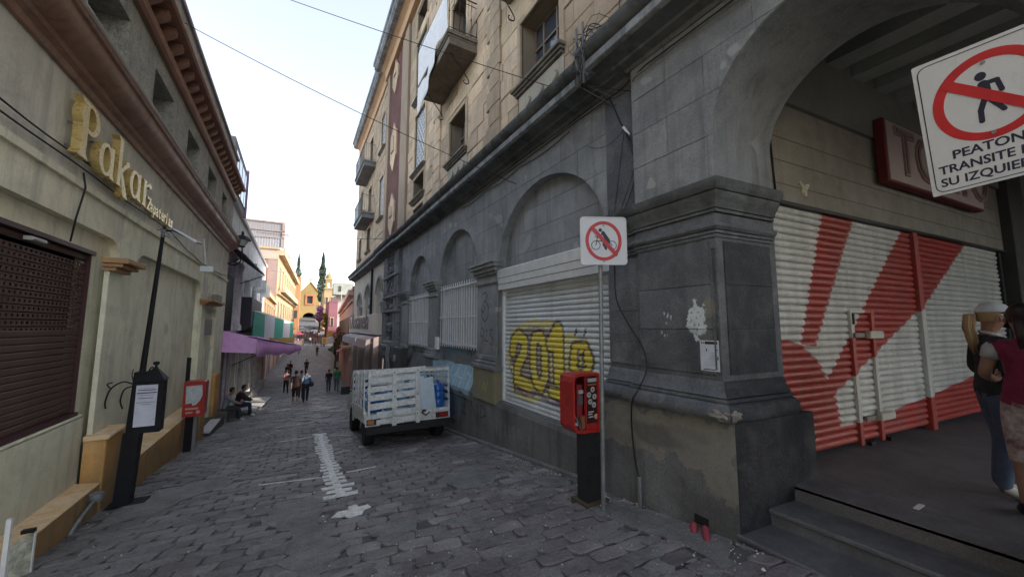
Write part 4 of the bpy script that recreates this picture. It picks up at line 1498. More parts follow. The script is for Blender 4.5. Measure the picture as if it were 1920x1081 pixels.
# projecting sign board with script lettering
sg = thing('shop_sign_board', 'long cream sign board with dark script lettering beyond the carved portal', 'sign', R(22, -.3, 0))
mk('board', B().fbox(R, 17.5, 27.4, -.34, .56, .02, .34, .02), pbr('sign_cream', (.62, .55, .47), (.55, .49, .43), .7, .6, .05, 40, grain=.04), sg)
mk('edge_strip', B().fbox(R, 17.5, 27.4, -.40, -.345, .0, .36), M_white, sg)
fy = lambda a, b_, c: R(26.3 - a, b_, c)
mk('lettering', text_b('Rosanela', 1.35, .02, fy, 0, -.16, .345, shear=.35, xs=1.35, bold=.01), plain('sign_ink', (.13, .13, .17), .5), sg)
mk('side_mark', B().fbox(R, 26.6, 27.0, -.2, .45, .343, .36), plain('sign_mauve', (.30, .14, .20), .5), sg)
for i, (a0, a1, cc_) in enumerate(((17.5, 20.6, (.50, .38, .36)), (20.9, 26.8, (.48, .42, .42)))):
    bb = B()
    n = 24
    v = []
    for k in range(n + 1):
        a = a0 + (a1 - a0) * k / n
        w_ = .03 * math.sin(k * 1.7)
        v += [R(a, -.42, .03), R(a, -.62 + w_ * .3, .75), R(a, -.98 + w_, .80)]
    bb.add(v, [(3 * k + j, 3 * k + 3 + j, 3 * k + 4 + j, 3 * k + 1 + j) for k in range(n) for j in range(2)])
    o = mk('shop_awning', bb, plain('faded_awning_%s' % 'ab'[i], cc_, .9), smooth=False, label=('short faded pink awning hung next to the carved portal' if i == 0 else 'long greyish pink awning below the script sign'), cat='awning')
    o.modifiers.new('thick', 'SOLIDIFY').thickness = .01

# ================================================================== ARCADE: floor, steps, painted shutters, ceiling
FZ = -1.46
M_floor = pbr('arcade_floor', (0.105, 0.10, 0.105), (0.07, 0.068, 0.072), 1.2, .75, .25, 90, grain=.35, dirt=(.10, .10, .10), dirta=.5)
M_step = pbr('step_stone', (0.095, 0.095, 0.105), (0.06, 0.06, 0.068), 1.8, .6, .3, 60, grain=.25, dirt=(.15, .15, .16), dirta=.45, var=.08)
mk('arcade_floor', B().box(4.06, 16, -6.0, 2.6, -2.4, FZ - .002), M_floor, kind='structure')
st = thing('entrance_steps', 'three dark stone steps rising from the street to the arcade floor', 'steps', (3.7, .5, -1.85))
for nose, z in ((3.27, -1.725), (3.67, -1.592), (4.06, FZ)):
    bb = B()
    y1 = 1.925 - (nose - 3.3) * .09
    x1 = nose + .46
    fr = lambda a, b_, c, nose=nose: (nose + b_, a, c)
    # tread slabs with a rounded nosing, three slabs long
    for (ya, yb) in ((y1 - 1.35, y1), (y1 - 2.9, y1 - 1.356), (y1 - 4.5, y1 - 2.906)):
        s_ = B()
        s_.prof(lambda a, b_, c: (b_, a, c), ya, yb, [(nose + .012, z), (nose, z - .012), (nose, z - .032), (nose + .01, z - .042), (x1, z - .042), (x1, z)])
        mk('tread', s_, M_step, st)
    mk('riser', B().box(nose + .025, nose + .06, y1 - 4.5, y1, z - .24, z - .043), M_step, st)

# shop front: frame ES, s to the right, z up
ss = Ras('rising_sun_paint', 0.6, 8.0, -1.5, 3.1, 90)
RED, WHT = (0.34, 0.026, 0.018), (0.52, 0.51, 0.475)
ss.saw = .035
ss.comp(np.ones_like(ss.U), WHT, 1)
ss.poly([(2.25, 1.45), (2.98, 1.45), (1.85, -.24), (1.58, -.21)], RED, 1)
ss.poly([(4.40, 1.5), (6.75, 1.5), (4.9, .38), (2.10, -.83), (2.06, -.63)], RED, 1)
ss.poly([(.5, -.15), (1.33, -.15), (1.62, -.23), (1.9, -.42), (2.08, -.66), (2.2, -.85), (2.26, -1.18), (3.0, -1.16), (4.65, -1.0), (6.7, -.77), (8.6, -.6), (8.6, -1.7), (.5, -1.7)], RED, 1)
for q in range(40):
    ss.stroke([(rng.uniform(1, 8), rng.uniform(-1.4, 1.2)), (rng.uniform(1, 8), rng.uniform(-1.4, 1.2))][:1] * 2, .03, (.3, .28, .25), .03, .25)
# jagged border left by painting over the corrugations
IMG_SUN = ss.image()
M_sun = pbr('painted_shutter', (0.5, 0.49, 0.46), None, 1.2, .5, .05, 60, dirt=(.30, .28, .26), dirta=.2, paint=(IMG_SUN, (math.cos(EA), -math.sin(EA), 0), ss.u0 + 3.38 * math.cos(EA) - 2.2 * math.sin(EA), ss.ul, ss.v0, ss.vl), grain=.06, spec=.45, over=.42)
# no wear on this image: full alpha
for nd in M_sun.node_tree.nodes:
    if nd.type == 'MAP_RANGE' and abs(nd.inputs[3].default_value - .55) < 1e-6:
        nd.inputs[3].default_value = .93
shp = thing('painted_roller_shutter', 'wide roller shutter painted with a red rising sun and rays on white', 'shutter', ES(4.5, FZ, 0))
pitch_ = .082
proto = {}
for bay, (s0, s1) in enumerate(((.9, 4.50), (4.64, 7.98))):
    z = FZ + .06
    first = None
    while z < 1.36:
        if first is None:
            bb = B()
            bb.prof(ES, s0, s1, slat_profile(z, pitch_, -.03, .026))
            first = mk('slat', bb, M_sun, shp, smooth=True)
            z0_ = z
        else:
            c_ = first.copy()
            c_.location = (r.uniform(-.003, .003), r.uniform(-.004, .004), z - z0_)
            c_.rotation_euler = (0, 0, r.uniform(-.0012, .0012))
            COL.objects.link(c_)
        z += pitch_
mk('centre_post', B().fbox(ES, 4.505, 4.63, FZ, 1.40, -.05, .045, .006), M_sun, shp)
mk('guide_rail', B().fbox(ES, 7.985, 8.08, FZ, 1.42, -.05, .03, .004), M_iron, shp)
# wicket door
bb = B()
for (a0, a1, b0, b1) in ((2.60, 2.67, FZ + .03, .20), (3.10, 3.17, FZ + .03, .20)):
    bb.fbox(ES, a0, a1, b0, b1, -.01, .025)
mk('wicket_door', bb, M_sun, shp)
mk('hinge', B().fbox(ES, 2.63, 2.66, .02, .16, .026, .04), M_iron, shp)
mk('lintel_bar', B().fbox(ES, 2.67, 3.10, .165, .20, -.01, .02), M_sun, shp)
M_lock = plain('cream_lock_box', (.46, .44, .38), .5)
for (s0, z0) in ((2.90, -.115), (3.0, -1.13)):
    lk = mk('lock_box', B().fbox(ES, s0, s0 + .34, z0 - .045, z0 + .05, .03, .085, .01), M_lock, shp)
    mk('latch', B().fbox(ES, s0 - .28, s0 - .06, z0 - .03, z0 + .03, .028, .05, .005), plain('rust_latch', (.20, .17, .14), .6), lk)
for s0 in (2.72, 3.2):
    mk('floor_bolt', B().fbox(ES, s0, s0 + .09, FZ + .02, FZ + .07, .02, .07, .005), M_iron, shp)
# wall around
M_beige = pbr('beige_lintel', (0.25, 0.228, 0.195), (0.17, 0.155, 0.132), .9, .9, .25, 50, dirt=(.14, .115, .09), dirta=.5, streak=(.13, .11, .09), streaka=.4)
M_dkceil = pbr('green_grey_ceiling', (0.32, 0.335, 0.31), (0.24, 0.25, 0.235), 1, .9, .3, 40)
shop = thing('shop_wall', 'beige wall above the painted shutters under the arcade ceiling', 'wall', ES(5, 1.4, 0))
bb = B()
bb.fbox(ES, .8, 8.3, 1.42, 2.62, -.3, .02)
mk('lintel_wall', bb, M_beige, shop)
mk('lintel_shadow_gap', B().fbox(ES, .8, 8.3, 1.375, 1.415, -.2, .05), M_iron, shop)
mk('upper_band', B().fbox(ES, .8, 16, 2.63, 3.6, -.3, .06), pbr('band_dark', (.20, .195, .175), (.15, .145, .13), 1, .9, .3, 40), shop)
bb = B()
for i in range(3):
    bb.fbox(ES, .8, 8.3, 1.62 + i * .28, 1.63 + i * .28, .02, .024)
mk('board_line', bb, pbr('board_line', (.14, .115, .09), None, 1, .9), shop)
mk('dark_column', B().fbox(ES, 8.3, 9.1, FZ, 3.6, -.2, .16, .01), pbr('column_grey', (.07, .066, .062), (.05, .048, .045), 1, .85, .3, 40), shop)
far_s = thing('grey_roller_shutter', 'plain greyish roller shutter right of the dark column under the arcade', 'shutter', ES(11, FZ, 0))
bb = B()
bb.prof(ES, 9.15, 13, slat_profile(FZ, pitch_, -.05, .03))
first = mk('slat', bb, plain('grey_slat', (.36, .35, .33), .5), far_s, smooth=True)
for i in range(1, 35):
    c_ = first.copy(); c_.location = (0, 0, i * pitch_); COL.objects.link(c_)
mk('lintel', B().fbox(ES, 9.12, 13, 1.42, 2.62, -.3, .02), M_beige, far_s)
# ceiling beams running back from the street
cl = thing('arcade_ceiling', 'dark coffered ceiling of parallel beams inside the arcade', 'ceiling', (8, 0, 3.2))
mk('slab', B().box(4.38, 18, -7, 3.0, 3.62, 3.8), M_dkceil, cl)
for i in range(22):
    x_ = 4.6 + i * .62
    zz = 3.40
    mk('beam', B().box(x_, x_ + .30, -7, 2.6, zz, 3.615), M_dkceil, cl)
mk('back_wall', B().box(3.6, 18, 2.75, 3.0, -2, 3.8).box(17, 17.2, -7, 2.7, -2, 3.6), pbr('back_grey', (.15, .14, .13), None, 1, .9), shop)
# plaza-side arcade piers (out of the picture, they carry the storeys above)
for i, x_ in enumerate((7.6, 11.8, 16.0)):
    mk('arcade_pier', B().box(x_, x_ + 1.0, -3.4, -2.5, -2.2, 3.1), M_pierst, bld)
mk('arcade_soffit_wall', B().box(3.36, 17, -3.4, -2.52, 2.6, 3.15), M_pierst, bld)
mk('upper_floor', B().box(4.45, 17, -3.0, 2.9, 3.82, 4.2), M_ochst, bld)
mk('plaza_facade', B().box(4.1, 17, -3.35, -3.0, 3.16, 12.9), M_ochst, bld)

# sign box TOKAI-like letters as far as they can be read
sb = thing('shop_sign_box', 'red sided sign box with raised pinkish outline letters above the painted shutter', 'sign', ES(5.3, 2.4, 0))
mk('box', B().fbox(ES, 3.55, 6.9, 1.97, 2.88, .065, .17, .01), plain('sign_red', (.15, .018, .02), .6), sb)
mk('face_panel', B().fbox(ES, 3.60, 6.88, 2.0, 2.85, .165, .18), pbr('sign_pinkgrey', (.42, .34, .32), (.37, .30, .28), 1, .5, .05, 40, grain=.05), sb)
esf = lambda a, b_, c: ES(3.80 + a, b_, c - .082)
mk('lettering', text_b('TOKYO', .95, .02, esf, 0, 2.13, .262, xs=1.0, bold=.02), plain('sign_letter', (.36, .22, .21), .4), sb)
mk('letter_core', text_b('TOKYO', .95, .012, esf, 0, 2.13, .283, xs=1.0, bold=-.016), plain('sign_letter_core', (.26, .19, .18), .4), sb)

# ================================================================== the two traffic signs
M_gal = pbr('galvanised_pole', (0.24, 0.255, 0.26), (0.17, 0.18, 0.185), 3, .5, .2, 80, metal=.5, grain=.25, dirt=(.10, .10, .10), dirta=.5)
M_signw = pbr('sign_white', (0.60, 0.60, 0.62), (0.56, 0.565, 0.58), 4, .4, .03, 60, grain=.03)
M_signr = plain('sign_red_film', (0.50, 0.025, 0.03), .4)
M_signk = plain('sign_navy', (0.02, 0.02, 0.045), .5)
bs_ = thing('no_cycling_sign', 'square white no cycling sign on a thin grey pole beside the red telephone', 'traffic sign', (2.87, 3.06, gz(3.06)))
mk('pole', B().tube([(2.868, 3.075, gz(3.06) - .05), (2.89, 3.05, 1.19)], .024, 10), M_gal, bs_, smooth=True)
mk('foot', B().lathe((2.868, 3.075, gz(3.06) - .02), [(.001, .03), (.10, .03), (.12, 0), (.12, -.02)], 10), M_patch, bs_)
def fs(a, b_, c):      # sign frame: faces the camera, slightly turned
    an = math.radians(-25)
    return (2.89 + a * math.cos(an) + c * math.sin(an), 3.0 + a * math.sin(an) - c * math.cos(an), .93 + b_ + .01 * a)
hw, hh = .262, .268
def rrect(w_, h_, r_, n=5):
    P = []
    for cx_, cy_, a0 in ((w_ - r_, h_ - r_, 0), (-w_ + r_, h_ - r_, 90), (-w_ + r_, -h_ + r_, 180), (w_ - r_, -h_ + r_, 270)):
        for k in range(n + 1):
            t = math.radians(a0 + 90 * k / n)
            P.append((cx_ + r_ * math.cos(t), cy_ + r_ * math.sin(t)))
    return P
sc_ = .33
b1 = B(); plate(b1, fs, [rrect(hw, hh, .04)], 0, .004); mk('plate', b1, M_signw, bs_)
b1 = B(); plate(b1, fs, [(rrect(hw, hh, .04), [rrect(hw - .012, hh - .012, .035)])], .004, .011); mk('rim', b1, M_signw, bs_)
b1 = B(); plate(b1, fs, [(circle(0, .0, .205, 40, .222), [circle(0, .0, .167, 40, .184)])], .004, .0055)
mk('ring', b1, M_signr, bs_)
b1 = B(); plate(b1, fs, [capsule(-.128, .145, .135, -.15, .045)], .007, .0085); mk('slash', b1, M_signr, bs_)
b1 = B()
plate(b1, fs, [(circle(-.088, -.05, .052), [circle(-.088, -.05, .044)]), (circle(.095, -.05, .052), [circle(.095, -.05, .044)]),
               circle(-.035, .12, .02), capsule(-.005, .09, .05, .005, .04, .044), capsule(.05, .005, .0, -.04, .03), capsule(0, -.04, .025, -.09, .025),
               capsule(-.01, .08, -.07, .035, .014), capsule(-.07, .035, -.088, -.05, .009), capsule(-.07, .035, -.095, .05, .009), capsule(.05, .0, .095, -.05, .009),
               capsule(-.075, .0, .04, -.01, .009), capsule(.025, -.085, .07, -.02, .009)], .004, .0055)
mk('cyclist_symbol', b1, M_signk, bs_)
mk('bolt', B().lathe(fs(0, .17, .006), [(.001, -.004), (.010, -.004), (.010, .0), (.001, .0)], 8, 'y').lathe(fs(0, -.23, .006), [(.001, -.004), (.01, -.004), (.01, 0), (.001, 0)], 8, 'y'), M_gal, bs_)

# tilted pedestrian sign close to the camera
e1 = Vector((0.355, -0.923, 0.150)).normalized()
e2 = Vector((-0.522, -0.063, 0.850)); e2 = (e2 - e1 * e2.dot(e1)).normalized()
e3 = -(e1.cross(e2)).normalized()
SO = Vector((2.503, 0.476, 0.585))
if e3.dot(-SO) < 0:
    e3 = -e3
def fp(a, b_, c):
    return tuple(SO + e1 * a + e2 * b_ + e3 * c)
ps_ = thing('no_pedestrians_sign', 'tilted white no pedestrians sign at the right edge reading PEATON NO TRANSITE POR SU IZQUIERDA', 'traffic sign', tuple(SO + e1 * .2))
W_, H_ = .40, .58
def off(P, dx, dy):
    return [(x + dx, y + dy) for x, y in P]
b1 = B(); plate(b1, fp, [off(rrect(W_ / 2, H_ / 2, .006), W_ / 2, H_ / 2)], -.004, 0); mk('plate', b1, pbr('sign_white_near', (0.55, 0.56, 0.585), (0.52, 0.53, 0.56), 4, .35, .02, 60, grain=.02), ps_)
b1 = B(); plate(b1, fp, [(off(rrect(W_ / 2 - .012, H_ / 2 - .012, .03), W_ / 2, H_ / 2), [off(rrect(W_ / 2 - .0155, H_ / 2 - .0155, .027), W_ / 2, H_ / 2)])], .0, .001); mk('border_line', b1, M_signk, ps_)
cc = (.2, .365)
b1 = B(); plate(b1, fp, [(circle(*cc, .160, 56, .175), [circle(*cc, .128, 56, .143)])], 0, .0012); mk('ring', b1, M_signr, ps_)
b1 = B(); plate(b1, fp, [capsule(cc[0] - .105, cc[1] + .09, cc[0] + .105, cc[1] - .09, .036)], .0022, .0032); mk('slash', b1, M_signr, ps_)
b1 = B()
WS = lambda sh: [(.196 + (x - .215) * .74, .362 + (y - .35) * .76) for x, y in sh]
plate(b1, fp, [WS(q_) for q_ in (circle(.193, .466, .021, 24, .022), capsule(.200, .42, .212, .345, .044, .034), capsule(.190, .424, .248, .424, .022), capsule(.248, .424, .262, .365, .02),
               capsule(.198, .345, .180, .29, .024), capsule(.180, .29, .180, .232, .022), capsule(.216, .34, .240, .30, .024), capsule(.24, .30, .262, .262, .022))], 0, .0012)
mk('walker_symbol', b1, M_signk, ps_)
for s_, a_, b_, xs in (('PEATON NO', .075, .150, 1.0), ('TRANSITE POR', .030, .093, .93), ('SU IZQUIERDA', .030, .036, .93)):
    mk('lettering', text_b(s_, .052, .0012, fp, a_, b_, 0, xs=xs, bold=.0011), M_signk, ps_)
for (a_, b_) in ((.19, .50), (.195, .215)):
    b1 = B(); plate(b1, fp, [circle(a_, b_, .007, 10)], 0.001, .005); mk('bolt', b1, M_gal, ps_)
pa, pb_ = fp(.2, .5, -.02), fp(.2, .21, -.02)
qa = (3.30, -.62, 1.16)
mk('bracket', B().tube([pa, (pa[0] + .1, pa[1] - .1, pa[2] + .02), qa], .012, 8).tube([pb_, (pb_[0] + .08, pb_[1] - .12, pb_[2]), (3.30, -.62, .8)], .012, 8), M_gal, ps_, smooth=True)
mk('post', B().tube([(3.31, -.62, -1.9), (3.31, -.62, 1.5)], .03, 10), M_gal, ps_, smooth=True)

# ================================================================== telephone
ph = thing('public_telephone', 'red public telephone hood on a black post at the kerb beside the grey sign pole', 'telephone', (2.96, 3.38, gz(3.38)))
M_red = pbr('phone_red', (0.36, 0.022, 0.018), (0.27, 0.016, 0.014), 4, .38, .1, 60, grain=.12, dirt=(.10, .02, .02), dirta=.5, spec=.5)
M_redd = plain('phone_dark_red', (.15, .012, .014), .5)
# hood: open shell facing the street side (-x, towards camera-left), side panel facing the camera
hx0, hx1, hy0, hy1, hz0, hz1 = 2.645, 3.035, 3.27, 3.50, -1.17, -.53
def fh(a, b_, c):
    return (hx0 + (hx1 - hx0) * 0 + a, hy0 + c, b_)
def shell(bb):
    w_ = hx1 - hx0
    outer = [(0.0, hz0 + .09), (.045, hz0 + .015), (.10, hz0), (w_, hz0 - .02), (w_, hz1 - .02), (w_ - .03, hz1), (.08, hz1), (.02, hz1 - .03), (0.0, hz1 - .09)]
    return outer
hood = B()
sd_ = hy1
w_ = hx1 - hx0
# walls: top, bottom, far side, back, and the near side panel set to the right half
def slab(bb, P, y0, y1):
    n = len(P)
    v = [(hx0 + x, y0, z) for x, z in P] + [(hx0 + x, y1, z) for x, z in P]
    bb.add(v, [(i, (i + 1) % n, n + (i + 1) % n, n + i) for i in range(n)] + [tuple(range(n))[::-1], tuple(range(n, 2 * n))])
rim_o = [(0.0, hz0 + .09), (.045, hz0 + .015), (.10, hz0), (w_, hz0 - .02), (w_, hz1 - .02), (w_ - .03, hz1), (.08, hz1), (.02, hz1 - .03), (0.0, hz1 - .09)]
rim_i = [(0.03, hz0 + .10), (.06, hz0 + .045), (.105, hz0 + .03), (w_ - .03, hz0 + .01), (w_ - .03, hz1 - .04), (w_ - .045, hz1 - .03), (.085, hz1 - .03), (.04, hz1 - .05), (0.03, hz1 - .10)]
plate(hood, lambda a, b_, c: (hx0 + a, hy0 + c, b_), [(rim_o, [rim_i])], 0, hy1 - hy0)
mk('hood', hood, M_red, ph)
mk('hood_back', B().box(hx0 + .005, hx1 - .01, hy1 - .02, hy1 - .003, hz0 + .06, hz1 - .03), M_redd, ph)
mk('side_panel', B().box(hx0 + .20, hx1 - .031, hy0 + .02, hy0 + .05, hz0 + .012, hz1 - .031), M_red, ph)
fpn = lambda a, b_, c: (hx0 + .20 + a, hy0 + .02 - c, hz0 + b_)
b1 = B(); plate(b1, fpn, [rect(.012, .185, .09, .60)], .0, .002); mk('sticker_panel', b1, plain('sticker_black', (.03, .012, .014), .5), ph)
M_stk = plain('sticker_white', (.46, .45, .45), .5)
for (a, b_, rr_) in ((.10, .455, .031), (.045, .40, .031), (.125, .375, .031), (.06, .325, .031), (.115, .285, .031)):
    b1 = B(); plate(b1, fpn, [circle(a, b_, rr_, 18)], .003, .0045); s_ = mk('round_sticker', b1, M_stk, ph)
    b1 = B(); plate(b1, fpn, [circle(a, b_, .014, 10)], .0055, .007); mk('sticker_mark', b1, plain('sticker_grey', (.2, .2, .21), .5), s_)
b1 = B(); plate(b1, fpn, [rect(.03, .16, .54, .58)], .003, .0045); mk('label_strip', b1, M_stk, ph)
b1 = B(); plate(b1, fpn, [rect(.03, .155, .50, .52)], .003, .0045); mk('label_strip', b1, plain('label_orange', (.40, .10, .03), .5), ph)
bits('label_strip', fpn, [rect(.03, .10, .15, .165), rect(.03, .09, .18, .195), rect(.03, .11, .205, .22)], .003, .0045, M_stk, ph)
b1 = B(); plate(b1, fpn, [circle(.145, .155, .03, 18)], .003, .0045); mk('round_sticker', b1, plain('label_peach', (.60, .33, .20), .5), ph)
# the instrument
inst = mk('instrument', B().box(hx0 + .12, hx0 + .20, hy0 + .08, hy0 + .24, -1.03, -.66), plain('phone_maroon', (.22, .025, .03), .4), ph)
mk('keypad', B().box(hx0 + .135, hx0 + .20, hy0 + .07, hy0 + .079, -.88, -.78), plain('keypad_grey', (.10, .09, .10), .4), inst)
mk('display', B().box(hx0 + .14, hx0 + .21, hy0 + .07, hy0 + .079, -.76, -.72), plain('display_grey', (.35, .37, .37), .3), inst)
mk('coin_box', B().box(hx0 + .15, hx0 + .23, hy0 + .04, hy0 + .10, -1.14, -1.00), plain('coin_box_brown', (.20, .09, .05), .5), ph)
mk('handset', B().tube([(hx0 + .075, hy0 + .10, -.70), (hx0 + .05, hy0 + .07, -.74), (hx0 + .045, hy0 + .06, -.85), (hx0 + .055, hy0 + .07, -.94), (hx0 + .085, hy0 + .10, -.97)], [.022, .018, .013, .018, .022], 8), M_redd, ph, smooth='all')
mk('handset_cord', B().tube([(hx0 + .09, hy0 + .09, -.98), (hx0 + .10, hy0 + .04, -1.06), (hx0 + .14, hy0 + .05, -1.14), (hx0 + .18, hy0 + .06, -1.10)], .006, 6), M_gal, ph, smooth='all')
zg = gz(3.4)
mk('post', B().box(2.845, 3.075, 3.30, 3.46, zg - .03, hz0 - .005), pbr('black_post', (.02, .02, .022), (.014, .014, .016), 3, .35, .1, 60, grain=.2, spec=.6), ph)
mk('base_plate', B().box(2.80, 3.13, 3.24, 3.52, zg - .03, zg + .035), pbr('rusty_base', (.09, .07, .045), (.05, .04, .03), 6, .7, .6, 50), ph)
b1 = B()
rr = random.Random(4)
for i in range(60):
    x_, y_ = rr.gauss(2.95, .22), rr.gauss(3.2, .22)
    s = rr.uniform(.012, .035)
    if x_ > 3.2 or 2.8 < x_ < 3.1 and 3.25 < y_ < 3.5:
        continue
    b1.add([(x_ + q.x * s * rr.uniform(.7, 1.2), y_ + q.y * s * rr.uniform(.7, 1.2), gz(y_) + q.z * s * .5) for q in sv], sf)
o = mk('rubble', b1, M_patch, kind='stuff', label='broken concrete crumbled round the telephone post base', cat='rubble')

# small things at the wall foot and on the pier
rb_ = thing('red_cloth_bundle', 'crumpled dull red shoe shaped rags at the foot of the corner pier', 'rags', (3.16, 2.24, gz(2.2)))
b1 = B()
for k, (x_, y_, tx, ty) in enumerate(((3.22, 2.29, -.05, -.04), (3.24, 2.19, -.10, -.08))):
    P = [(x_ + tx * t, y_ + ty * t, gz(y_) + .04 - .015 * t + .01 * math.sin(t * 5)) for t in np.linspace(0, 1.4, 7)]
    mk('rag', B().tube(P, [.028, .036, .034, .03, .032, .026, .014], 9), plain('dull_red', (.27, .045, .06), .8), rb_, smooth='all')
# notice and its sheet
fq = lambda a, b_, c: Pst(a, b_, c)
nt_ = thing('paper_notice', 'white printed notice with a black heading pasted low on the corner pier', 'notice', Pst(2.12, -.28, .012))
b1 = B(); plate(b1, fq, [rect(2.03, 2.215, -.415, -.135)], .0115, .014); mk('sheet', b1, plain('paper_blueish', (.55, .58, .66), .6), nt_)
bits('printed_mark', fq, [rect(2.045, 2.165, -.17, -.145), rect(2.175, 2.185, -.165, -.15), rect(2.19, 2.2, -.165, -.15), rect(2.07, 2.19, -.405, -.397),
     rect(2.145, 2.155, -.235, -.212), rect(2.045, 2.055, -.225, -.215), rect(2.04, 2.05, -.31, -.28)], .0145, .0155, plain('ink_black', (.02, .02, .025), .6), nt_)
bits('printed_line', fq, [rect(2.06 + .004 * (k % 3), 2.13 - .007 * (k * 7 % 4), -.25 - k * .014, -.246 - k * .014) for k in range(9)], .0145, .0152, plain('ink_pale', (.33, .36, .42), .6), nt_)
# cable hanging down the pier
P = [(3.30, 3.27, 1.25), (3.29, 3.24, .71), (3.285, 3.22, .32), (3.29, 3.05, .02), (3.275, 2.85, -.23), (3.25, 2.78, -.45), (3.18, 2.83, -.66), (3.15, 2.90, -.80), (3.24, 3.0, -1.1), (3.265, 2.99, -1.45), (3.26, 2.93, -1.62)]
def smooth_path(P, n=5):
    out_ = []
    Q = [P[0]] + list(P) + [P[-1]]
    for i in range(1, len(Q) - 2):
        p0, p1, p2, p3 = map(Vector, Q[i - 1:i + 3])
        for k in range(n):
            t = k / n
            out_.append(.5 * ((2 * p1) + (-p0 + p2) * t + (2 * p0 - 5 * p1 + 4 * p2 - p3) * t * t + (-p0 + 3 * p1 - 3 * p2 + p3) * t ** 3))
    out_.append(Vector(P[-1]))
    return out_
mk('hanging_cable', B().tube(smooth_path(P), .0085, 6), M_cable, smooth='all', label='thick black cable hanging slack down the corner pier', cat='cable')
mk('conduit', B().tube([(3.255, 2.93, -1.60), (3.25, 2.93, gz(2.93) - .02)], .022, 8), M_gal, smooth=True, label='short grey conduit stub at the pier foot where the black cable ends', cat='conduit')

# tangle of cables over the cornice above the pier
tg = thing('cable_tangle', 'tangle of grey and black cables strapped over the sooty cornice near the corner', 'cables', (3.0, 3.3, 3.2))
rr = random.Random(12)
for i in range(13):
    y_ = rr.uniform(2.9, 3.6)
    P = [(3.46, y_ + rr.uniform(-.3, .3), rr.uniform(3.5, 4.4)), (3.2, y_, 3.62 + rr.uniform(-.1, .2)), (2.93, 3.35 + rr.uniform(-.25, .25), 3.5 + rr.uniform(-.05, .25)),
         (2.87, 3.35 + rr.uniform(-.12, .12), 3.25), (2.9, 3.35 + rr.uniform(-.1, .1), 3.05), (2.98, 3.35 + rr.uniform(-.06, .06), 2.95)] + ([(3.42, 3.2 + rr.uniform(-.3, .3), 2.8)] if i % 4 == 0 else [])
    mk('cable', B().tube(smooth_path(P, 4), rr.uniform(.003, .007), 5), rr.choice((M_cable, M_cable, M_cableg)), tg, smooth='all')
for y_ in (3.28, 3.40):
    mk('riser_pipe', B().tube([(2.90, y_, 2.95), (2.90, y_, 3.75)], .018, 6), M_cableg, tg, smooth='all')
# wires fanning down the wall to the sign
wd = thing('wall_wires', 'thin wires fanning down the grey wall from a white connector to behind the cycling sign', 'wires', (3.42, 3.0, 2.0))
cn = (3.40, 3.12, 2.42)
for (p, q, s) in ((cn, (3.41, 3.36, 1.3), .0), (cn, (3.40, 2.97, 1.95), .0), ((3.40, 2.97, 1.9), (3.41, 3.32, 1.3), .04), ((3.4, 2.97, 1.75), (3.41, 3.30, 1.25), .05), (cn, (3.4, 3.8, 2.5), .12), (cn, (3.4, 2.97, 2.1), .02)):
    mk('wire', B().tube(sag(p, q, s), .004, 5), M_cable, wd, smooth='all')
mk('thick_wire', B().tube([(3.30, 3.25, 2.85), (3.36, 3.14, 2.5), cn, (3.33, 2.97, 2.2)], .010, 6), M_cable, wd, smooth='all')
mk('connector', B().tube([(3.385, 3.12, 2.44), (3.38, 3.03, 2.30)], .016, 8), M_white, wd, smooth=True)
# long cable runs along the wall below the cornice
for i, (c, z, y0, y1, s) in enumerate(((.03, 2.98, -.8, 14.2, .02), (.04, 2.93, -.8, 3.6, .03), (.03, 2.90, 4.2, 8.5, .05))):
    P = []
    n = 30
    for k in range(n + 1):
        t = k / n
        P.append(((XP if y0 + (y1 - y0) * t < 2.95 else XW) - c - .005, y0 + (y1 - y0) * t, z - s * abs(math.sin(t * math.pi * 3))))
    mk('wall_cable', B().tube(P, .007, 5), M_cableg if i == 1 else M_cable, smooth='all', label=('long black cable clipped under the cornice of the stone building', 'grey cable drooping above the big arch', 'loose black cable sagging above the second arch')[i], cat='cable')
# cloth tied at the pier capital
mk('tied_rag', B().tube(smooth_path([(4.50, 1.78, 1.50), (4.53, 1.76, 1.44), (4.50, 1.75, 1.37), (4.55, 1.74, 1.42), (4.60, 1.74, 1.47), (4.54, 1.74, 1.44), (4.52, 1.74, 1.33)]), .014, 6), plain('yellowed_rag', (.5, .45, .33), .9), smooth='all', label='yellowed rag knotted at the pier capital beside the painted shutter', cat='rag')
mk('ceiling_pipe', B().tube([(4.42, 1.99, 2.15), (4.42, 1.97, 1.45)], .012, 6), M_iron, smooth='all', label='thin black pipe down the inner edge of the big arch', cat='pipe')
ground_sheet('paper_scrap', [(4.62, .95), (4.76, .93), (4.74, .88), (4.61, .90)], plain('paper_scrap', (.62, .62, .62), .7), 0, .002, 1) if False else None
b1 = B(); b1.box(4.38, 4.53, 1.10, 1.135, FZ + .0, FZ + .004)
mk('paper_scrap', b1, plain('scrap_white', (.6, .6, .6), .7), label='white paper scrap lying on the arcade floor above the steps', cat='litter')

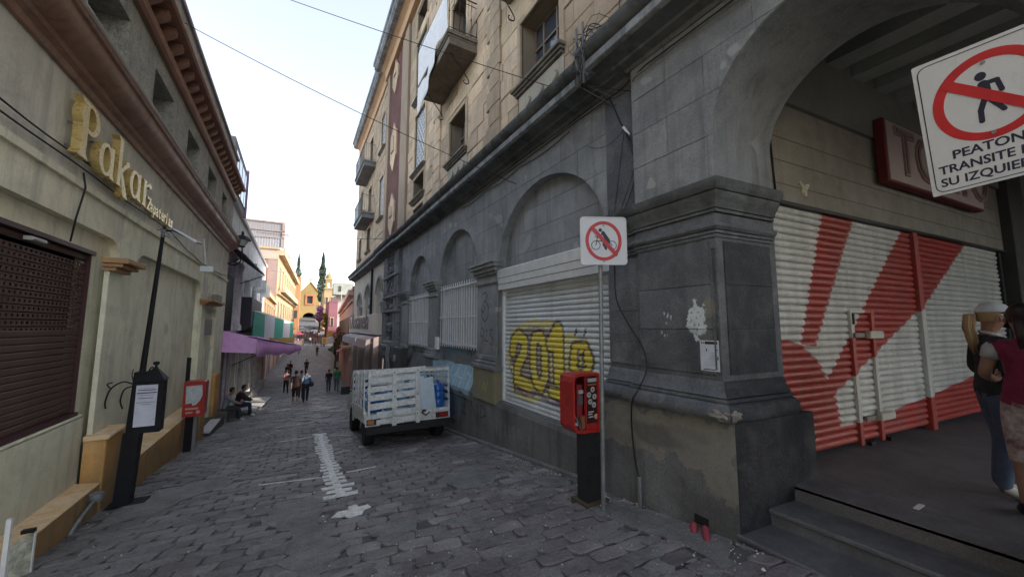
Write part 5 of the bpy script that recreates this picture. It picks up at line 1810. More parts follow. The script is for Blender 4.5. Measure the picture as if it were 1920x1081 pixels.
# ================================================================== LEFT: cream shoe shop building
LB = thing('cream_shop_building', 'cream plastered shop building with brown cornices and orange plinth on the left', 'building', (XL, 9, -2.5))
PB = Ras('left_marks', -6, 23.5, -4.2, 8, 40)
M_lcream = pbr('cream_plaster', (0.80, 0.74, 0.57), (0.68, 0.63, 0.47), 0.7, .92, .25, 60, dirt=(0.44, 0.42, 0.34), dirta=.6, streak=(.34, .325, .265), streaka=.55, spots=(1.1, 0.63, (0.62, 0.60, 0.52)), grain=.12, low=(-2.0, .4, (.25, .23, .17), .45))
M_lfrieze = pbr('grey_cream_frieze', (0.66, 0.63, 0.54), (0.54, 0.52, 0.445), .8, .92, .25, 60, dirt=(.28, .27, .24), dirta=.5, streak=(.24, .23, .2), streaka=.4, grain=.1)
M_rough = pbr('rough_stucco', (0.36, 0.35, 0.30), (0.27, 0.262, 0.222), 2.2, .95, 1.0, 42, grain=.45, dirt=(.14, .135, .115), dirta=.6, streak=(.12, .115, .1), streaka=.4)
M_or = pbr('orange_plinth', (0.56, 0.31, 0.09), (0.46, 0.25, 0.075), 1.3, .75, .25, 50, dirt=(.42, .33, .21), dirta=.4, streak=(.16, .11, .06), streaka=.5, grain=.1, low=(-1.75, -1.2, (.10, .085, .065), .6))
M_ortop = pbr('pale_orange_top', (0.66, 0.54, 0.38), (0.55, 0.37, 0.18), 1.6, .8, .2, 50, dirt=(.36, .2, .08), dirta=.5)  # paler orange for the tops of ledges and pedestal caps
M_brn = pbr('brown_cornice_paint', (0.35, 0.20, 0.135), (0.25, 0.14, 0.092), 1.1, .5, .2, 60, grain=.12, dirt=(.20, .105, .06), dirta=.5, streak=(.07, .04, .03), streaka=.5, spec=.5)
M_brnl = pbr('red_brown_band', (0.28, 0.145, 0.098), (0.21, 0.11, 0.075), 1.3, .6, .2, 60, dirt=(.26, .13, .08), dirta=.5)
M_edge = pbr('pale_cornice_edge', (0.34, 0.30, 0.27), (0.26, 0.23, 0.2), 2, .8, .2, 60)
M_shb = plain('brown_shutter_metal', (0.105, 0.062, 0.052), .6, spec=.25)
def rcorn(a0, a1, b0, b1, r0, r1):
    """opening with rounded top corners"""
    P = [(a0, b0), (a1, b0)]
    for k in range(7):
        t = math.pi / 2 * k / 6
        P.append((a1 - r1 + r1 * math.cos(t), b1 - r1 + r1 * math.sin(t)))
    for k in range(7):
        t = math.pi / 2 + math.pi / 2 * k / 6
        P.append((a0 + r0 + r0 * math.cos(t), b1 - r0 + r0 * math.sin(t)))
    return P
# back wall with the shutter opening and the door
bb = B()
plate(bb, Lf, [rect(-4, 17.2, -4.6, 2.0)], -.25, -.10, [rect(2.6, 7.05, -1.10, .98), rect(13.75, 14.85, -4.0, .15)])
mk('wall', bb, M_lcream, LB)
# front skin with pilasters: arched recesses
bb = B()
plate(bb, Lf, [rect(-4, 17.2, -4.6, 1.62)], -.10, .0, [rcorn(2.3, 7.68, -2.2, 1.22, .4, .45), rcorn(8.2, 13.05, -4.5, 1.20, .42, .42), rcorn(13.62, 15.55, -4.5, .52, .05, .05)])
mk('front_skin', bb, M_lcream, LB)
bb = B(); bb.fbox(Lf, -4, 17.2, 1.62, 1.70, -.1, .035)
mk('band', bb, M_lcream, LB)
bb = B(); bb.fbox(Lf, -4, 17.2, 1.70, 2.80, -.1, .0)
mk('frieze', bb, M_lfrieze, LB)
mk('vertical_joint', B().fbox(Lf, 13.35, 13.37, 1.0, 2.8, .0, .006), M_rough, LB)
# brown main cornice (stepped ogee)
bb = B()
bb.prof(Lf, -4, 17.2, [(2.72, -.1), (2.72, .04), (2.76, .06), (2.78, .06), (2.80, .10), (2.80, -.1)])
bb.prof(Lf, -4, 17.2, [(2.80, -.1), (2.803, .105), (2.83, .13), (2.85, .13), (2.86, .155), (2.86, -.1)])
mk('cornice_lower_mould', bb, M_brn, LB, smooth=True)
bb = B()
bb.prof(Lf, -4, 17.2, [(2.862, -.1), (2.862, .17), (2.88, .21), (2.91, .25), (2.95, .28), (3.0, .295), (3.05, .30), (3.06, .33), (3.09, .345), (3.09, -.1)])
mk('cornice_cove', bb, M_brn, LB, smooth=True)
mk('cornice_edge', B().prof(Lf, -4, 17.25, [(3.092, -.1), (3.092, .35), (3.12, .36), (3.15, .36), (3.16, -.1)]), M_edge, LB)
# upper storey with deep openings
UF = lambda a, b_, c: (-2.17 + c, a * LK, b_ * LK)
ow = [(a, a + 1.12) for a in (1.35, 3.6, 5.83, 8.05, 10.27, 12.5)] + [(14.7, 15.6)]
bb = B()
plate(bb, UF, [rect(-4, 17.0, 3.16, 4.75)], -.45, 0, [rect(a0, a1, 3.25, 4.30) for a0, a1 in ow])
mk('upper_wall', bb, M_rough, LB)
for a0, a1 in ow:
    wf = mk('window', B().fbox(UF, a0, a1, 3.25, 3.30, -.45, -.40).fbox(UF, a0, a1, 4.25, 4.30, -.45, -.40).fbox(UF, a0, a0 + .04, 3.3, 4.25, -.45, -.40).fbox(UF, a1 - .04, a1, 3.3, 4.25, -.45, -.40).fbox(UF, (a0 + a1) / 2 - .02, (a0 + a1) / 2 + .02, 3.3, 4.25, -.45, -.40), M_frame, LB)
    mk('pane', B().fbox(UF, a0 + .03, a1 - .03, 3.28, 4.27, -.44, -.43), M_glass, wf)
mk('upper_interior', B().box(-3.3, -3.2, -4, 16.5, 3.2, 4.7), M_dark, LB)
# second cornice with corbels
bb = B()
bb.prof(UF, -4, 17.0, [(4.62, -.05), (4.62, .06), (4.66, .10), (4.80, .10), (4.80, -.05)])
mk('string_course', bb, M_brnl, LB)
nb = 0
for a in np.arange(0.4, 16.9, .42):
    mk('corbel', B().prof(UF, a, a + .15, [(4.84, -.02), (4.84, .08), (4.90, .15), (4.96, .21), (5.04, .22), (5.04, -.02)]), M_brnl, LB)
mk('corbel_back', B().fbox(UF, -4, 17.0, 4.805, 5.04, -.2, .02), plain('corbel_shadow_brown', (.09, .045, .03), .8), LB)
mk('corbel_shelf', B().prof(UF, -4, 17.0, [(5.045, -.1), (5.045, .30), (5.08, .33), (5.14, .33), (5.16, -.1)]), M_brnl, LB)
mk('parapet', B().fbox(UF, -4, 17.0, 5.165, 6.2, -.25, .02), M_rough, LB)
mk('coping', B().fbox(UF, -4, 17.05, 6.205, 6.30, -.3, .07, .01), pbr('lilac_coping', (.30, .26, .27), (.24, .21, .22), 2, .8, .2, 40), LB)
mk('end_wall', B().box(-9, -2.44, 16.3, 16.6, -4.4, 5.98), M_rough, LB)
mk('roof', B().box(-9, -2.44, -3.7, 16.3, 5.8, 5.9), M_rough, LB)

# pilasters: pedestal, capital
def lpil(a0, a1, zc, zp, wide=0):
    mk('pilaster', B().fbox(Lf, a0, a1, zp, zc, .0, .05, .004), M_lcream, LB)
    cp = B()
    cp.fbox(Lf, a0 - .04, a1 + .04, zc - .05, zc, .0, .12, .01)
    cp.fbox(Lf, a0 - .08, a1 + .08 + wide, zc + .002, zc + .05, .0, .19, .01)
    cp.fbox(Lf, a0 - .12, a1 + .12 + wide, zc + .052, zc + .12, .0, .26, .01)
    mk('capital', cp, pbr('orange_capital', (.40, .24, .12), (.32, .185, .09), 2, .7, .2, 50), LB)
    mk('pedestal', B().fbox(Lf, a0 - .06, a1 + .08, -4.2, zp - .06, .0, .20, .01), M_or, LB)
    mk('pedestal_cap', B().fbox(Lf, a0 - .09, a1 + .11, zp - .058, zp, .0, .24, .015), M_ortop, LB)
lpil(7.14, 7.60, .80, -1.42)
lpil(13.08, 13.58, .62, -1.55, wide=1.6)
mk('pedestal', B().fbox(Lf, 15.6, 16.5, -4.2, -1.6, .0, .10, .01), M_or, LB)
mk('grey_box', B().fbox(Lf, 13.9, 14.6, .75, .92, .1, .25, .01), plain('green_grey_metal', (.20, .22, .18), .6), LB)
mk('dado', B().fbox(Lf, 2.3, 7.1, -4, -1.175, -.1, -.03), M_lcream, LB)
# sloping orange ledges at the wall foot
bb = B()
bb.prof(Lf, -2, 7.06, [(-4, -.09), (-4, .19), (-2.03, .19), (-2.03, -.09)])
mk('ledge', bb, M_or, LB)
mk('ledge_top', B().prof(Lf, -2, 7.05, [(-2.028, .195), (-2.015, .19), (-1.99, -.03), (-2.028, -.03)]), M_ortop, LB)
bb = B()
bb.prof(Lf, 7.72, 13.0, [(-4.6, -.09), (-4.6, .19), (-2.10, .19), (-2.10, -.09)])
mk('ledge', bb, M_or, LB)
mk('ledge_top', B().prof(Lf, 7.72, 13.0, [(-2.098, .195), (-2.085, .19), (-2.03, -.09), (-2.098, -.09)]), M_ortop, LB)
bb = B()
bb.fbox(Lf, 13.6, 16.5, -4.3, -3.05, -.2, .30).fbox(Lf, 13.6, 15.5, -3.048, -2.9, -.2, .10)
mk('door_step', bb, pbr('dark_step', (.09, .085, .08), (.06, .058, .055), 2, .8, .3, 40), LB)
mk('marble_sill', B().fbox(Lf, 13.65, 15.3, -2.995, -2.94, .101, .34, .01), plain('white_marble_sill', (.60, .61, .62), .4), LB)
# door
mk('door_box', B().fbox(Lf, 13.70, 14.9, -.28, .22, -.1, .02, .01), plain('grey_roller_box', (.17, .19, .18), .5), LB)
ds = mk('door', B().fbox(Lf, 13.75, 14.85, -3.0, -.29, -.24, -.2), plain('maroon_door', (.10, .04, .035), .6), LB)
for i in range(26):
    mk('slat', B().fbox(Lf, 13.78, 14.82, -2.95 + i * .1, -2.95 + i * .1 + .085, -.199, -.185, .005), plain('door_slat', (.16, .15, .15), .5) if i > 12 else plain('maroon_slat', (.13, .045, .035), .5), ds)
mk('poster', B().fbox(Lf, 13.9, 14.6, -1.7, -1.0, -.15, -.14).fbox(Lf, 14.0, 14.5, -1.0, -.6, -.15, -.14), plain('pale_print', (.42, .46, .5), .6), ds)

# perforated brown roller shutter
bsn = thing('brown_roller_shutter', 'brown roller shutter with a perforated upper half set in the cream shop front', 'shutter', Lf(5, -1.1, -.1))
mk('frame', B().fbox(Lf, 2.6, 7.05, .93, .98, -.16, -.06).fbox(Lf, 7.02, 7.05, -1.12, .93, -.15, -.10).fbox(Lf, 2.6, 7.0, -1.13, -1.09, -.16, -.05), plain('maroon_frame', (.07, .025, .028), .5), bsn)
hs_ = .072
zt = -1.085
k = 0
protoS = protoP = None
while zt < .92:
    perf = -.12 < zt < .74
    if perf:
        if protoP is None:
            hl = [rect(3.0 + i * .085, 3.0 + i * .085 + .048, zt + .020, zt + .050) for i in range(46)]
            b1 = B(); plate(b1, Lf, [rect(2.62, 6.99, zt, zt + hs_ - .008)], -.135, -.125, hl)
            protoP = mk('perforated_slat', b1, M_shb, bsn); zP = zt
        else:
            c_ = protoP.copy(); c_.location = (0, 0, zt - zP); COL.objects.link(c_)
    else:
        if protoS is None:
            b1 = B(); b1.prof(Lf, 2.62, 6.99, [(zt, -.14), (zt, -.128), (zt + .012, -.122), (zt + hs_ - .014, -.122), (zt + hs_ - .003, -.128), (zt + hs_ - .003, -.14)])
            protoS = mk('slat', b1, M_shb, bsn); zS = zt
        else:
            c_ = protoS.copy(); c_.location = (0, 0, zt - zS); COL.objects.link(c_)
    zt += hs_
mk('shop_interior', B().box(-3.3, -3.25, 2.0, 7.6, -1.6, 1.4).box(-3.3, -2.48, 2.0, 7.6, 1.35, 1.4).box(-3.3, -2.48, 2.0, 7.6, -1.6, -1.55).box(-3.3, -2.48, 7.55, 7.6, -1.55, 1.35).box(-3.3, -2.48, 2.0, 2.05, -1.55, 1.35), M_dark, LB)
rr = random.Random(2)
for i in range(9):
    y_ = 3.2 + i * .42
    mk('display_shelf', B().box(-3.2, -3.0, y_, y_ + .3, .1 + rr.uniform(-.1, .2), .14 + rr.uniform(0, .4)), plain('display_pale', (.10, .10, .10), .7), bsn)
mk('shutter_lamp', B().fbox(Lf, 5.6, 5.85, .86, .90, -.10, -.03, .01), plain('lamp_pale', (.4, .4, .37), .4), bsn)
mk('sill_strip', B().fbox(Lf, 2.6, 7.08, -1.165, -1.135, -.1, -.03, .008), M_lcream, LB)

# ---- golden letters (each one a solid with its own thickness)
gold = pbr('gold_letter', (0.62, 0.48, 0.20), (0.52, 0.39, 0.15), 3, .32, .05, 60, metal=.55, grain=.06)
LS = thing('gold_letter_sign', 'large gold letters reading Pakar with small letters Zapaterias on the cream frieze', 'sign', Lf(7.4, 2.0, .0))
def ell(cx_, cy_, rx, ry, n=26):
    return [(cx_ + rx * math.cos(2 * math.pi * i / n), cy_ + ry * math.sin(2 * math.pi * i / n)) for i in range(n)]
def serif(x, y, w_, up):
    s = 1 if up else -1
    return [(x - w_, y), (x + w_, y), (x + w_ * .35, y - s * .05), (x - w_ * .35, y - s * .05)]
def glyph(ch):
    if ch == 'P':
        return [[(.03, 0), (.27, 0), (.21, .10), (.20, .92), (.24, 1.0), (.02, 1.0), (.09, .90), (.10, .12)],
                (ell(.26, .73, .21, .27), [ell(.255, .73, .115, .20)])], .50
    if ch == 'a':
        return [(ell(.20, .30, .19, .31), [ell(.205, .30, .095, .245)]), [(.30, .60), (.40, .62), (.40, .08), (.46, .0), (.32, .0), (.30, .1)]], .47
    if ch == 'k':
        return [[(.03, 0), (.20, 0), (.16, .06), (.16, 1.0), (.0, .98), (.06, .92), (.07, .06)], capsule(.15, .30, .34, .55, .06, .07), ell(.355, .57, .05, .055, 12),
                capsule(.17, .33, .33, -.1, .07, .13), capsule(.33, -.1, .42, -.16, .10, .03)], .46
    if ch == 'r':
        return [[(.03, 0), (.21, 0), (.17, .06), (.17, .62), (.01, .60), (.07, .55), (.07, .06)], capsule(.15, .48, .30, .60, .05, .06), ell(.325, .56, .06, .065, 12)], .40
x = 0.0
x0L = 5.72
lw = 1.10    # widths in metres along the wall per unit
for ch in 'Pakar':
    g, adv = glyph(ch)
    hgt = .66
    fr = lambda a, b_, c, x=x: Lf(x0L + (x + a) * lw * .95, 1.88 + b_ * hgt * 1.0, c)
    b1 = B()
    plate(b1, fr, g, .05, .13)
    o = mk('letter', b1, gold, LS)
    for hb__ in (.15, .55):
        mk('stand_off', B().tube([fr(.12, hb__, 0), fr(.12, hb__, .05)], .012, 6), M_gal, LS)
    x += adv
for i, ch in enumerate('Zapaterias'):
    xx = 8.22 + i * .15
    fr = lambda a, b_, c: Lf(a, b_, c)
    mk('small_letter', text_b(ch, .30, .035, fr, xx, 1.93, .03, bold=.008), gold, LS)

# cables on the left frieze
for i, (y0, y1, z0, s) in enumerate(((-2, 9.6, 1.80, .05), (9.6, 16.4, 1.76, .16), (-2, 7.0, 1.86, .03))):
    n = 30
    P = [(-2.22 + .045, y0 + (y1 - y0) * k / n, z0 - s * 4 * (k / n) * (1 - k / n) + .01 * math.sin(k)) for k in range(n + 1)]
    mk('wall_cable', B().tube(P, .009, 5), M_cable, smooth='all', label=('black cable running below the gold letters', 'slack black cable over the arched recess on the left', 'second thin cable along the cream band by the left edge')[i], cat='cable')
mk('drop_cable', B().tube([(-2.17, 5.95, 1.72), (-2.14, 5.95, 1.55), (-2.19, 5.96, 1.2), (-2.22, 5.98, .93)], .009, 5), M_cable, smooth='all', label='short black cable dropping from the letters to the brown shutter', cat='cable')
fl = thing('floodlight', 'small white floodlight hanging on a rod from the cream wall', 'lamp', (-2.2, 11.6, 1.2))
mk('rod', B().tube([(-2.28, 11.2, 2.0), (-2.0, 11.2, 2.05), (-1.92, 11.2, 1.45)], .012, 6), M_white, fl, smooth=True)
mk('lamp_head', B().box(-2.02, -1.78, 11.14, 11.24, 1.27, 1.40), M_white, fl)
# grimy junction at the foot
jx = thing('drain_fitting', 'grey metal pipe fitting sticking out of the orange ledge', 'pipe', (-2.0, 6.4, -2.2))
mk('cap', B().lathe((-1.97, 6.55, -2.04), [(.001, .05), (.07, .05), (.075, 0), (.06, -.04), (.001, -.04)], 12), M_gal, jx, smooth=True)
mk('pipe', B().tube(smooth_path([(-1.97, 6.5, -2.06), (-1.98, 6.3, -2.12), (-2.0, 6.1, -2.22), (-1.98, 6.0, -2.30)]), .022, 6), M_gal, jx, smooth='all')

# ---- leaning lamp post with lantern shaped notice box
lp = thing('lamp_post', 'leaning black lamp post with a lantern shaped notice box in front of the cream wall', 'lamp post', (-1.77, 7.0, gz(7.0)))
M_blk = pbr('black_lamp_paint', (.014, .014, .017), (.010, .010, .012), 3, .6, .15, 60, grain=.15, spec=.15)
def lean(z):      # x of the post axis at height z
    return -1.850 + (z + 2.3) * .040
def bxl(z0, z1, w_, d_, w1=None):
    w1 = w1 or w_
    xa, xb = lean(z0), lean(z1)
    v = [(xa - w_, 7 - d_, z0), (xa + w_, 7 - d_, z0), (xa + w_, 7 + d_, z0), (xa - w_, 7 + d_, z0), (xb - w1, 7 - d_, z1), (xb + w1, 7 - d_, z1), (xb + w1, 7 + d_, z1), (xb - w1, 7 + d_, z1)]
    return B().add(v, [(0, 3, 2, 1), (4, 5, 6, 7), (0, 1, 5, 4), (1, 2, 6, 5), (2, 3, 7, 6), (3, 0, 4, 7)])
mk('lower_post', bxl(gz(7) - .03, -1.40, .08, .09, .08), M_blk, lp)
mk('upper_post_box', bxl(-1.398, -.62, .065, .07, .065), M_blk, lp)
mk('shaft', B().tube([(lean(-.62), 7, -.62), (lean(.4), 7, .4), (lean(1.42), 7, 1.42)], [.034, .028, .020], 8), M_blk, lp, smooth=True)
mk('base_plate', B().box(-2.0, -1.62, 6.86, 7.16, gz(7) - .03, gz(7) + .02), M_blk, lp)
lx0, lx1 = -1.70, -1.40
fl_ = lambda a, b_, c: (a, 6.898 - c, b_)
mk('lantern_box', B().box(-1.835, -1.535, 6.90, 7.10, -1.42, -.74), M_blk, lp)
b1 = B(); v = [(-1.85, 6.88, -.738), (-1.52, 6.88, -.738), (-1.52, 7.12, -.738), (-1.85, 7.12, -.738), (-1.66, 6.98, -.57), (-1.63, 6.98, -.57), (-1.63, 7.01, -.57), (-1.66, 7.01, -.57)]
b1.add(v, [(0, 3, 2, 1), (4, 5, 6, 7), (0, 1, 5, 4), (1, 2, 6, 5), (2, 3, 7, 6), (3, 0, 4, 7)])
mk('lantern_roof', b1, M_blk, lp)
mk('finial', B().lathe((-1.645, 6.99, -.57), [(.02, 0), (.012, .03), (.035, .045), (.035, .075), (.001, .085)], 10), M_blk, lp, smooth=True)
pn = mk('notice', B().fbox(fl_, -1.80, -1.585, -1.33, -.79, .002, .008), plain('notice_paper', (.60, .62, .72), .5), lp)
bits('printed_line', fl_, [rect(x0 - .14, x1 - .14, z0, z1) for x0, x1, z0, z1 in ((-1.64, -1.46, -.862, -.850), (-1.65, -1.45, -.90, -.886), (-1.64, -1.47, -.835, -.831), (-1.635, -1.47, -.925, -.921), (-1.63, -1.48, -.965, -.957), (-1.65, -1.46, -1.02, -1.014), (-1.61, -1.50, -1.045, -1.04))], .0085, .010, plain('notice_ink', (.06, .07, .12), .6), pn)
mk('scroll', B().tube(smooth_path([(-1.84, 6.95, -.78), (-1.95, 6.95, -.74), (-2.06, 6.95, -.82), (-2.10, 6.95, -.98), (-2.09, 6.95, -1.07)]), .010, 5)
   .tube(smooth_path([(-1.84, 6.95, -.80), (-1.93, 6.95, -.84), (-1.96, 6.95, -.98), (-1.93, 6.95, -1.09)]), .009, 5)
   .tube(smooth_path([(-1.84, 6.95, -.80), (-1.87, 6.95, -.65), (-1.86, 6.95, -.58)]), .006, 5)
   .tube(smooth_path([(-2.06, 6.95, -.82), (-2.10, 6.95, -.76), (-2.05, 6.95, -.74)]), .008, 5)
   .tube(smooth_path([(-1.76, 6.95, -.74), (-1.71, 6.95, -.62), (-1.68, 6.95, -.56), (-1.65, 6.95, -.585)]), .009, 5), M_iron, lp, smooth='all')
mk('lamp_arm', B().tube([(lean(1.38), 7, 1.34), (-1.6, 7.02, 1.37), (-1.42, 7.08, 1.28)], .014, 6), M_blk, lp, smooth='all')
b1 = B(); v = [(-1.60, 6.98, 1.375), (-1.34, 7.02, 1.215), (-1.30, 7.16, 1.215), (-1.56, 7.10, 1.375), (-1.60, 6.98, 1.395), (-1.33, 7.02, 1.235), (-1.29, 7.16, 1.235), (-1.56, 7.10, 1.395)]
b1.add(v, [(0, 3, 2, 1), (4, 5, 6, 7), (0, 1, 5, 4), (1, 2, 6, 5), (2, 3, 7, 6), (3, 0, 4, 7)])
mk('lamp_head', b1, plain('lamp_steel', (.25, .26, .28), .35, .5), lp)
b1 = B()
rr = random.Random(6)
for i in range(9):
    b1.tube([(lean(1.3) + rr.uniform(-.03, .03), 6.97, 1.3 + rr.uniform(-.08, .1)), (lean(1.3) + rr.uniform(-.1, .12), 6.95, 1.3 + rr.uniform(-.12, .14))], .009, 5)
mk('clamp', b1, M_gal, lp)

# ---- red box on a post
rx = thing('red_telephone_box', 'red telephone box with a torn white poster on its back, standing by the orange ledge', 'telephone', (-1.9, 10.8, gz(10.8)))
mk('post', B().box(-1.985, -1.86, 10.76, 10.9, gz(10.8) - .02, -1.95), M_blk, rx)
mk('tall_post', B().box(-2.05, -1.985, 10.82, 10.9, -1.95, -.70), M_blk, rx)
mk('grey_leg', B().box(-1.85, -1.79, 10.8, 10.88, gz(10.8), -1.96), plain('grey_leg', (.22, .21, .21), .5), rx)
mk('base_plate', B().lathe((-1.93, 10.83, gz(10.8)), [(.001, .03), (.24, .03), (.26, 0), (.26, -.03)], 14), M_patch, rx)
fr_ = lambda a, b_, c: (a, 10.66 - c, b_)
b1 = B(); plate(b1, fr_, [off(rrect(.185, .375, .03), -1.845, -1.58)], -.34, 0); mk('hood', b1, M_red, rx)
b1 = B()
rr = random.Random(8)
P = [(-1.99, -1.30), (-1.72, -1.29), (-1.70, -1.5), (-1.74, -1.62), (-1.80, -1.70), (-1.86, -1.72), (-1.88, -1.66), (-1.98, -1.68)]
plate(b1, fr_, [P], .001, .004); mk('poster', b1, pbr('torn_poster', (.48, .52, .50), (.30, .37, .42), 14, .7, .05, 60, dirt=(.36, .30, .36), dirta=.6), rx)
bits('label', fr_, [rect(-1.98, -1.76, -1.80, -1.765), circle(-1.76, -1.86, .035, 14), rect(-1.97, -1.85, -1.88, -1.85)], .001, .004, plain('label_pinkish', (.55, .38, .33), .6), rx)

# ---- corner of a folding sign, bottom left
fb = thing('folding_board', 'white framed folding board cut off at the lower left corner', 'board', (-1.97, 5.0, -2.1))
mk('frame', B().box(-2.005, -1.975, 4.93, 4.96, gz(5), -1.60).box(-1.915, -1.895, 5.10, 5.13, gz(5.1), -1.82), M_white, fb)
mk('panel', B().add([(-1.975, 4.96, -1.82), (-1.90, 5.10, -1.80), (-1.90, 5.10, -2.13), (-1.975, 4.96, -2.13), (-1.985, 4.965, -1.82), (-1.91, 5.105, -1.80), (-1.91, 5.105, -2.13), (-1.985, 4.965, -2.13)],
                     [(0, 1, 2, 3), (4, 7, 6, 5), (0, 4, 5, 1), (1, 5, 6, 2), (2, 6, 7, 3), (3, 7, 4, 0)]), pbr('board_print', (.50, .50, .40), (.16, .17, .14), 14, .6, .0, 60), fb)
mk('hinge_plate', B().box(-1.97, -1.89, 5.07, 5.11, -1.79, -1.76), M_iron, fb)

# ================================================================== LEFT, further down: old grey house, awnings
def prism_house(name, label, corners, z0, z1, m, cat='building', roofm=None):
    """building mass from plan corners, walls as one part, roof slab as another"""
    cxm = sum(c[0] for c in corners) / len(corners)
    cym = sum(c[1] for c in corners) / len(corners)
    t = thing(name, label, cat, (cxm, cym, z0))
    n = len(corners)
    bb = B()
    bb.add([(x, y, z0) for x, y in corners] + [(x, y, z1) for x, y in corners], [(i, (i + 1) % n, n + (i + 1) % n, n + i) for i in range(n)])
    mk('wall', bb, m, t)
    bb = B()
    g = 1.0
    bb.add([(cxm + (x - cxm) * 1.015, cym + (y - cym) * 1.015, z1 + .002) for x, y in corners] + [(cxm + (x - cxm) * 1.015, cym + (y - cym) * 1.015, z1 + .25) for x, y in corners],
           [(i, (i + 1) % n, n + (i + 1) % n, n + i) for i in range(n)] + [tuple(range(n)), tuple(range(n, 2 * n))])
    mk('roof', bb, roofm or m, t)
    return t
def wallfr(p, q, side):
    """frame on the wall from p to q; a from p; outwards = side (+1 right of walking direction)"""
    d = Vector((q[0] - p[0], q[1] - p[1])).normalized()
    n = Vector((d.y, -d.x)) * side
    return lambda a, b_, c: (p[0] + d.x * a + n.x * c, p[1] + d.y * a + n.y * c, b_)
M_old = pbr('old_white_render', (0.62, 0.63, 0.63), (0.45, 0.46, 0.47), 1.0, .9, .3, 40, dirt=(.17, .175, .18), dirta=.6, streak=(.14, .14, .15), streaka=.6, grain=.1)
M_lil = pbr('lilac_render', (0.33, 0.22, 0.33), (0.28, 0.19, 0.29), 1.2, .85, .2, 40, dirt=(.2, .15, .2), dirta=.5)
OH = thing('old_grey_house', 'old weathered white and grey house with black balcony left of the purple awning', 'building', (-2.4, 24, -3.8))
OF = lambda a, b_, c: (-2.4 + c, a, b_)
bb = B()
plate(bb, OF, [rect(16.65, 37, -5.6, 4.8)], -.3, 0, [arch(18.5, .85, -.2, 1.9, .55), rect(21.8, 23.0, .3, 3.3), rect(25.2, 26.4, .3, 3.3), rect(29, 30.3, .4, 3.2), rect(33, 34.5, .4, 3.2),
      rect(17.2, 19.3, -5, -1.0), rect(20.3, 22.1, -5, -1.2), rect(23, 25.4, -5.4, -1.2), rect(26.4, 28.8, -5.4, -1.2), rect(30, 32.5, -5.5, -1.2), rect(33.4, 36, -5.5, -1.2)])
mk('wall', bb, M_old, OH)
mk('end_wall', B().box(-9, -2.75, 36.8, 37, -5.6, 4.7), M_old, OH)
mk('roof', B().box(-9, -2.3, 16.7, 37.1, 4.82, 5.0), M_old, OH)
mk('interior', B().box(-2.9, -2.8, 16.7, 36.9, -5.6, 4.7), M_dark, OH)
for a0, a1, z0, z1 in ((21.8, 23.0, .3, 3.3), (25.2, 26.4, .3, 3.3), (29, 30.3, .4, 3.2), (33, 34.5, .4, 3.2)):
    w_ = mk('window', B().fbox(OF, a0, a0 + .08, z0, z1, -.25, -.18).fbox(OF, a1 - .08, a1, z0, z1, -.25, -.18).fbox(OF, (a0 + a1) / 2 - .04, (a0 + a1) / 2 + .04, z0, z1, -.25, -.18).fbox(OF, a0, a1, z0 + 2.1, z0 + 2.2, -.255, -.17), M_old, OH)
    mk('pane', B().fbox(OF, a0, a1, z0, z1, -.24, -.23), M_glass, w_)
    mk('shutter_leaf', B().add([OF(a1, z1 - .1, .0), OF(a1 + .15, z1 - .1, .5), OF(a1 + .15, z1 - 1.0, .5), OF(a1, z1 - 1.0, 0), OF(a1 + .04, z1 - .1, .0), OF(a1 + .19, z1 - .1, .5), OF(a1 + .19, z1 - 1.0, .5), OF(a1 + .04, z1 - 1.0, 0)],
        [(0, 1, 2, 3), (4, 7, 6, 5), (0, 4, 5, 1), (1, 5, 6, 2), (2, 6, 7, 3), (3, 7, 4, 0)]), M_old, w_)
mk('gate', B().fbox(OF, 17.65, 19.35, -.2, 2.1, -.2, -.15), M_iron, OH)
g_ = B()
for i in range(12):
    g_.tube([OF(17.7 + i * .145, -.2, .05), OF(17.7 + i * .145, 2.0, .05)], .018, 4)
mk('iron_bars', g_, M_iron, OH)
for a in (19.75, 20.6, 23.6, 27.6):
    mk('half_column', B().lathe(OF(a, -.2, .06), [(.22, 0), (.22, .2), (.16, .3), (.14, 2.6), (.2, 2.75), (.2, 2.9)], 12), M_old, OH, smooth=True)
mk('black_balcony', B().fbox(OF, 21.4, 27.0, -.05, .05, 0, .55).fbox(OF, 21.4, 27.0, .05, 1.35, .50, .55).fbox(OF, 21.4, 21.45, .05, 1.35, 0, .5), plain('dark_balcony_board', (.03, .03, .04), .6), OH)
mk('string_course', B().fbox(OF, 16.65, 37, -.55, -.35, 0, .12), M_old, OH)
mk('lilac_front', B().fbox(OF, 16.66, 17.19, -4.2, -.95, 0, .03).fbox(OF, 19.31, 19.6, -4.2, -.95, 0, .03), M_lil, OH)
sh = mk('purple_shutter', B().fbox(OF, 17.2, 19.3, -4.2, -.95, -.2, -.1), plain('dusky_purple', (.20, .13, .16), .6), OH)
for i in range(24):
    mk('slat', B().fbox(OF, 17.22, 19.28, -3.6 + i * .11, -3.6 + i * .11 + .09, -.098, -.08, .01), plain('dusky_purple_slat', (.24, .16, .19), .5), sh)
for a in (20.0, 22.3, 25.6, 29.1, 32.7, 36.1):
    mk('shop_post', B().fbox(OF, a, a + .24, -5.6, -1.0, 0, .06), M_cream, OH)
mk('shutter_grey', B().fbox(OF, 26.4, 28.8, -5.4, -1.2, -.2, -.12).fbox(OF, 30, 32.5, -5.5, -1.2, -.2, -.12), plain('pale_mauve_shutter', (.36, .31, .33), .6), OH)
mk('door_step', B().box(-2.4, -1.98, 16.7, 19.6, -4.2, gz(18) + .22).box(-2.4, -2.0, 19.7, 26.0, -4.6, gz(22) + .20).box(-2.4, -2.0, 26.1, 37, -5.5, gz(31) + .2), M_patch, OH)
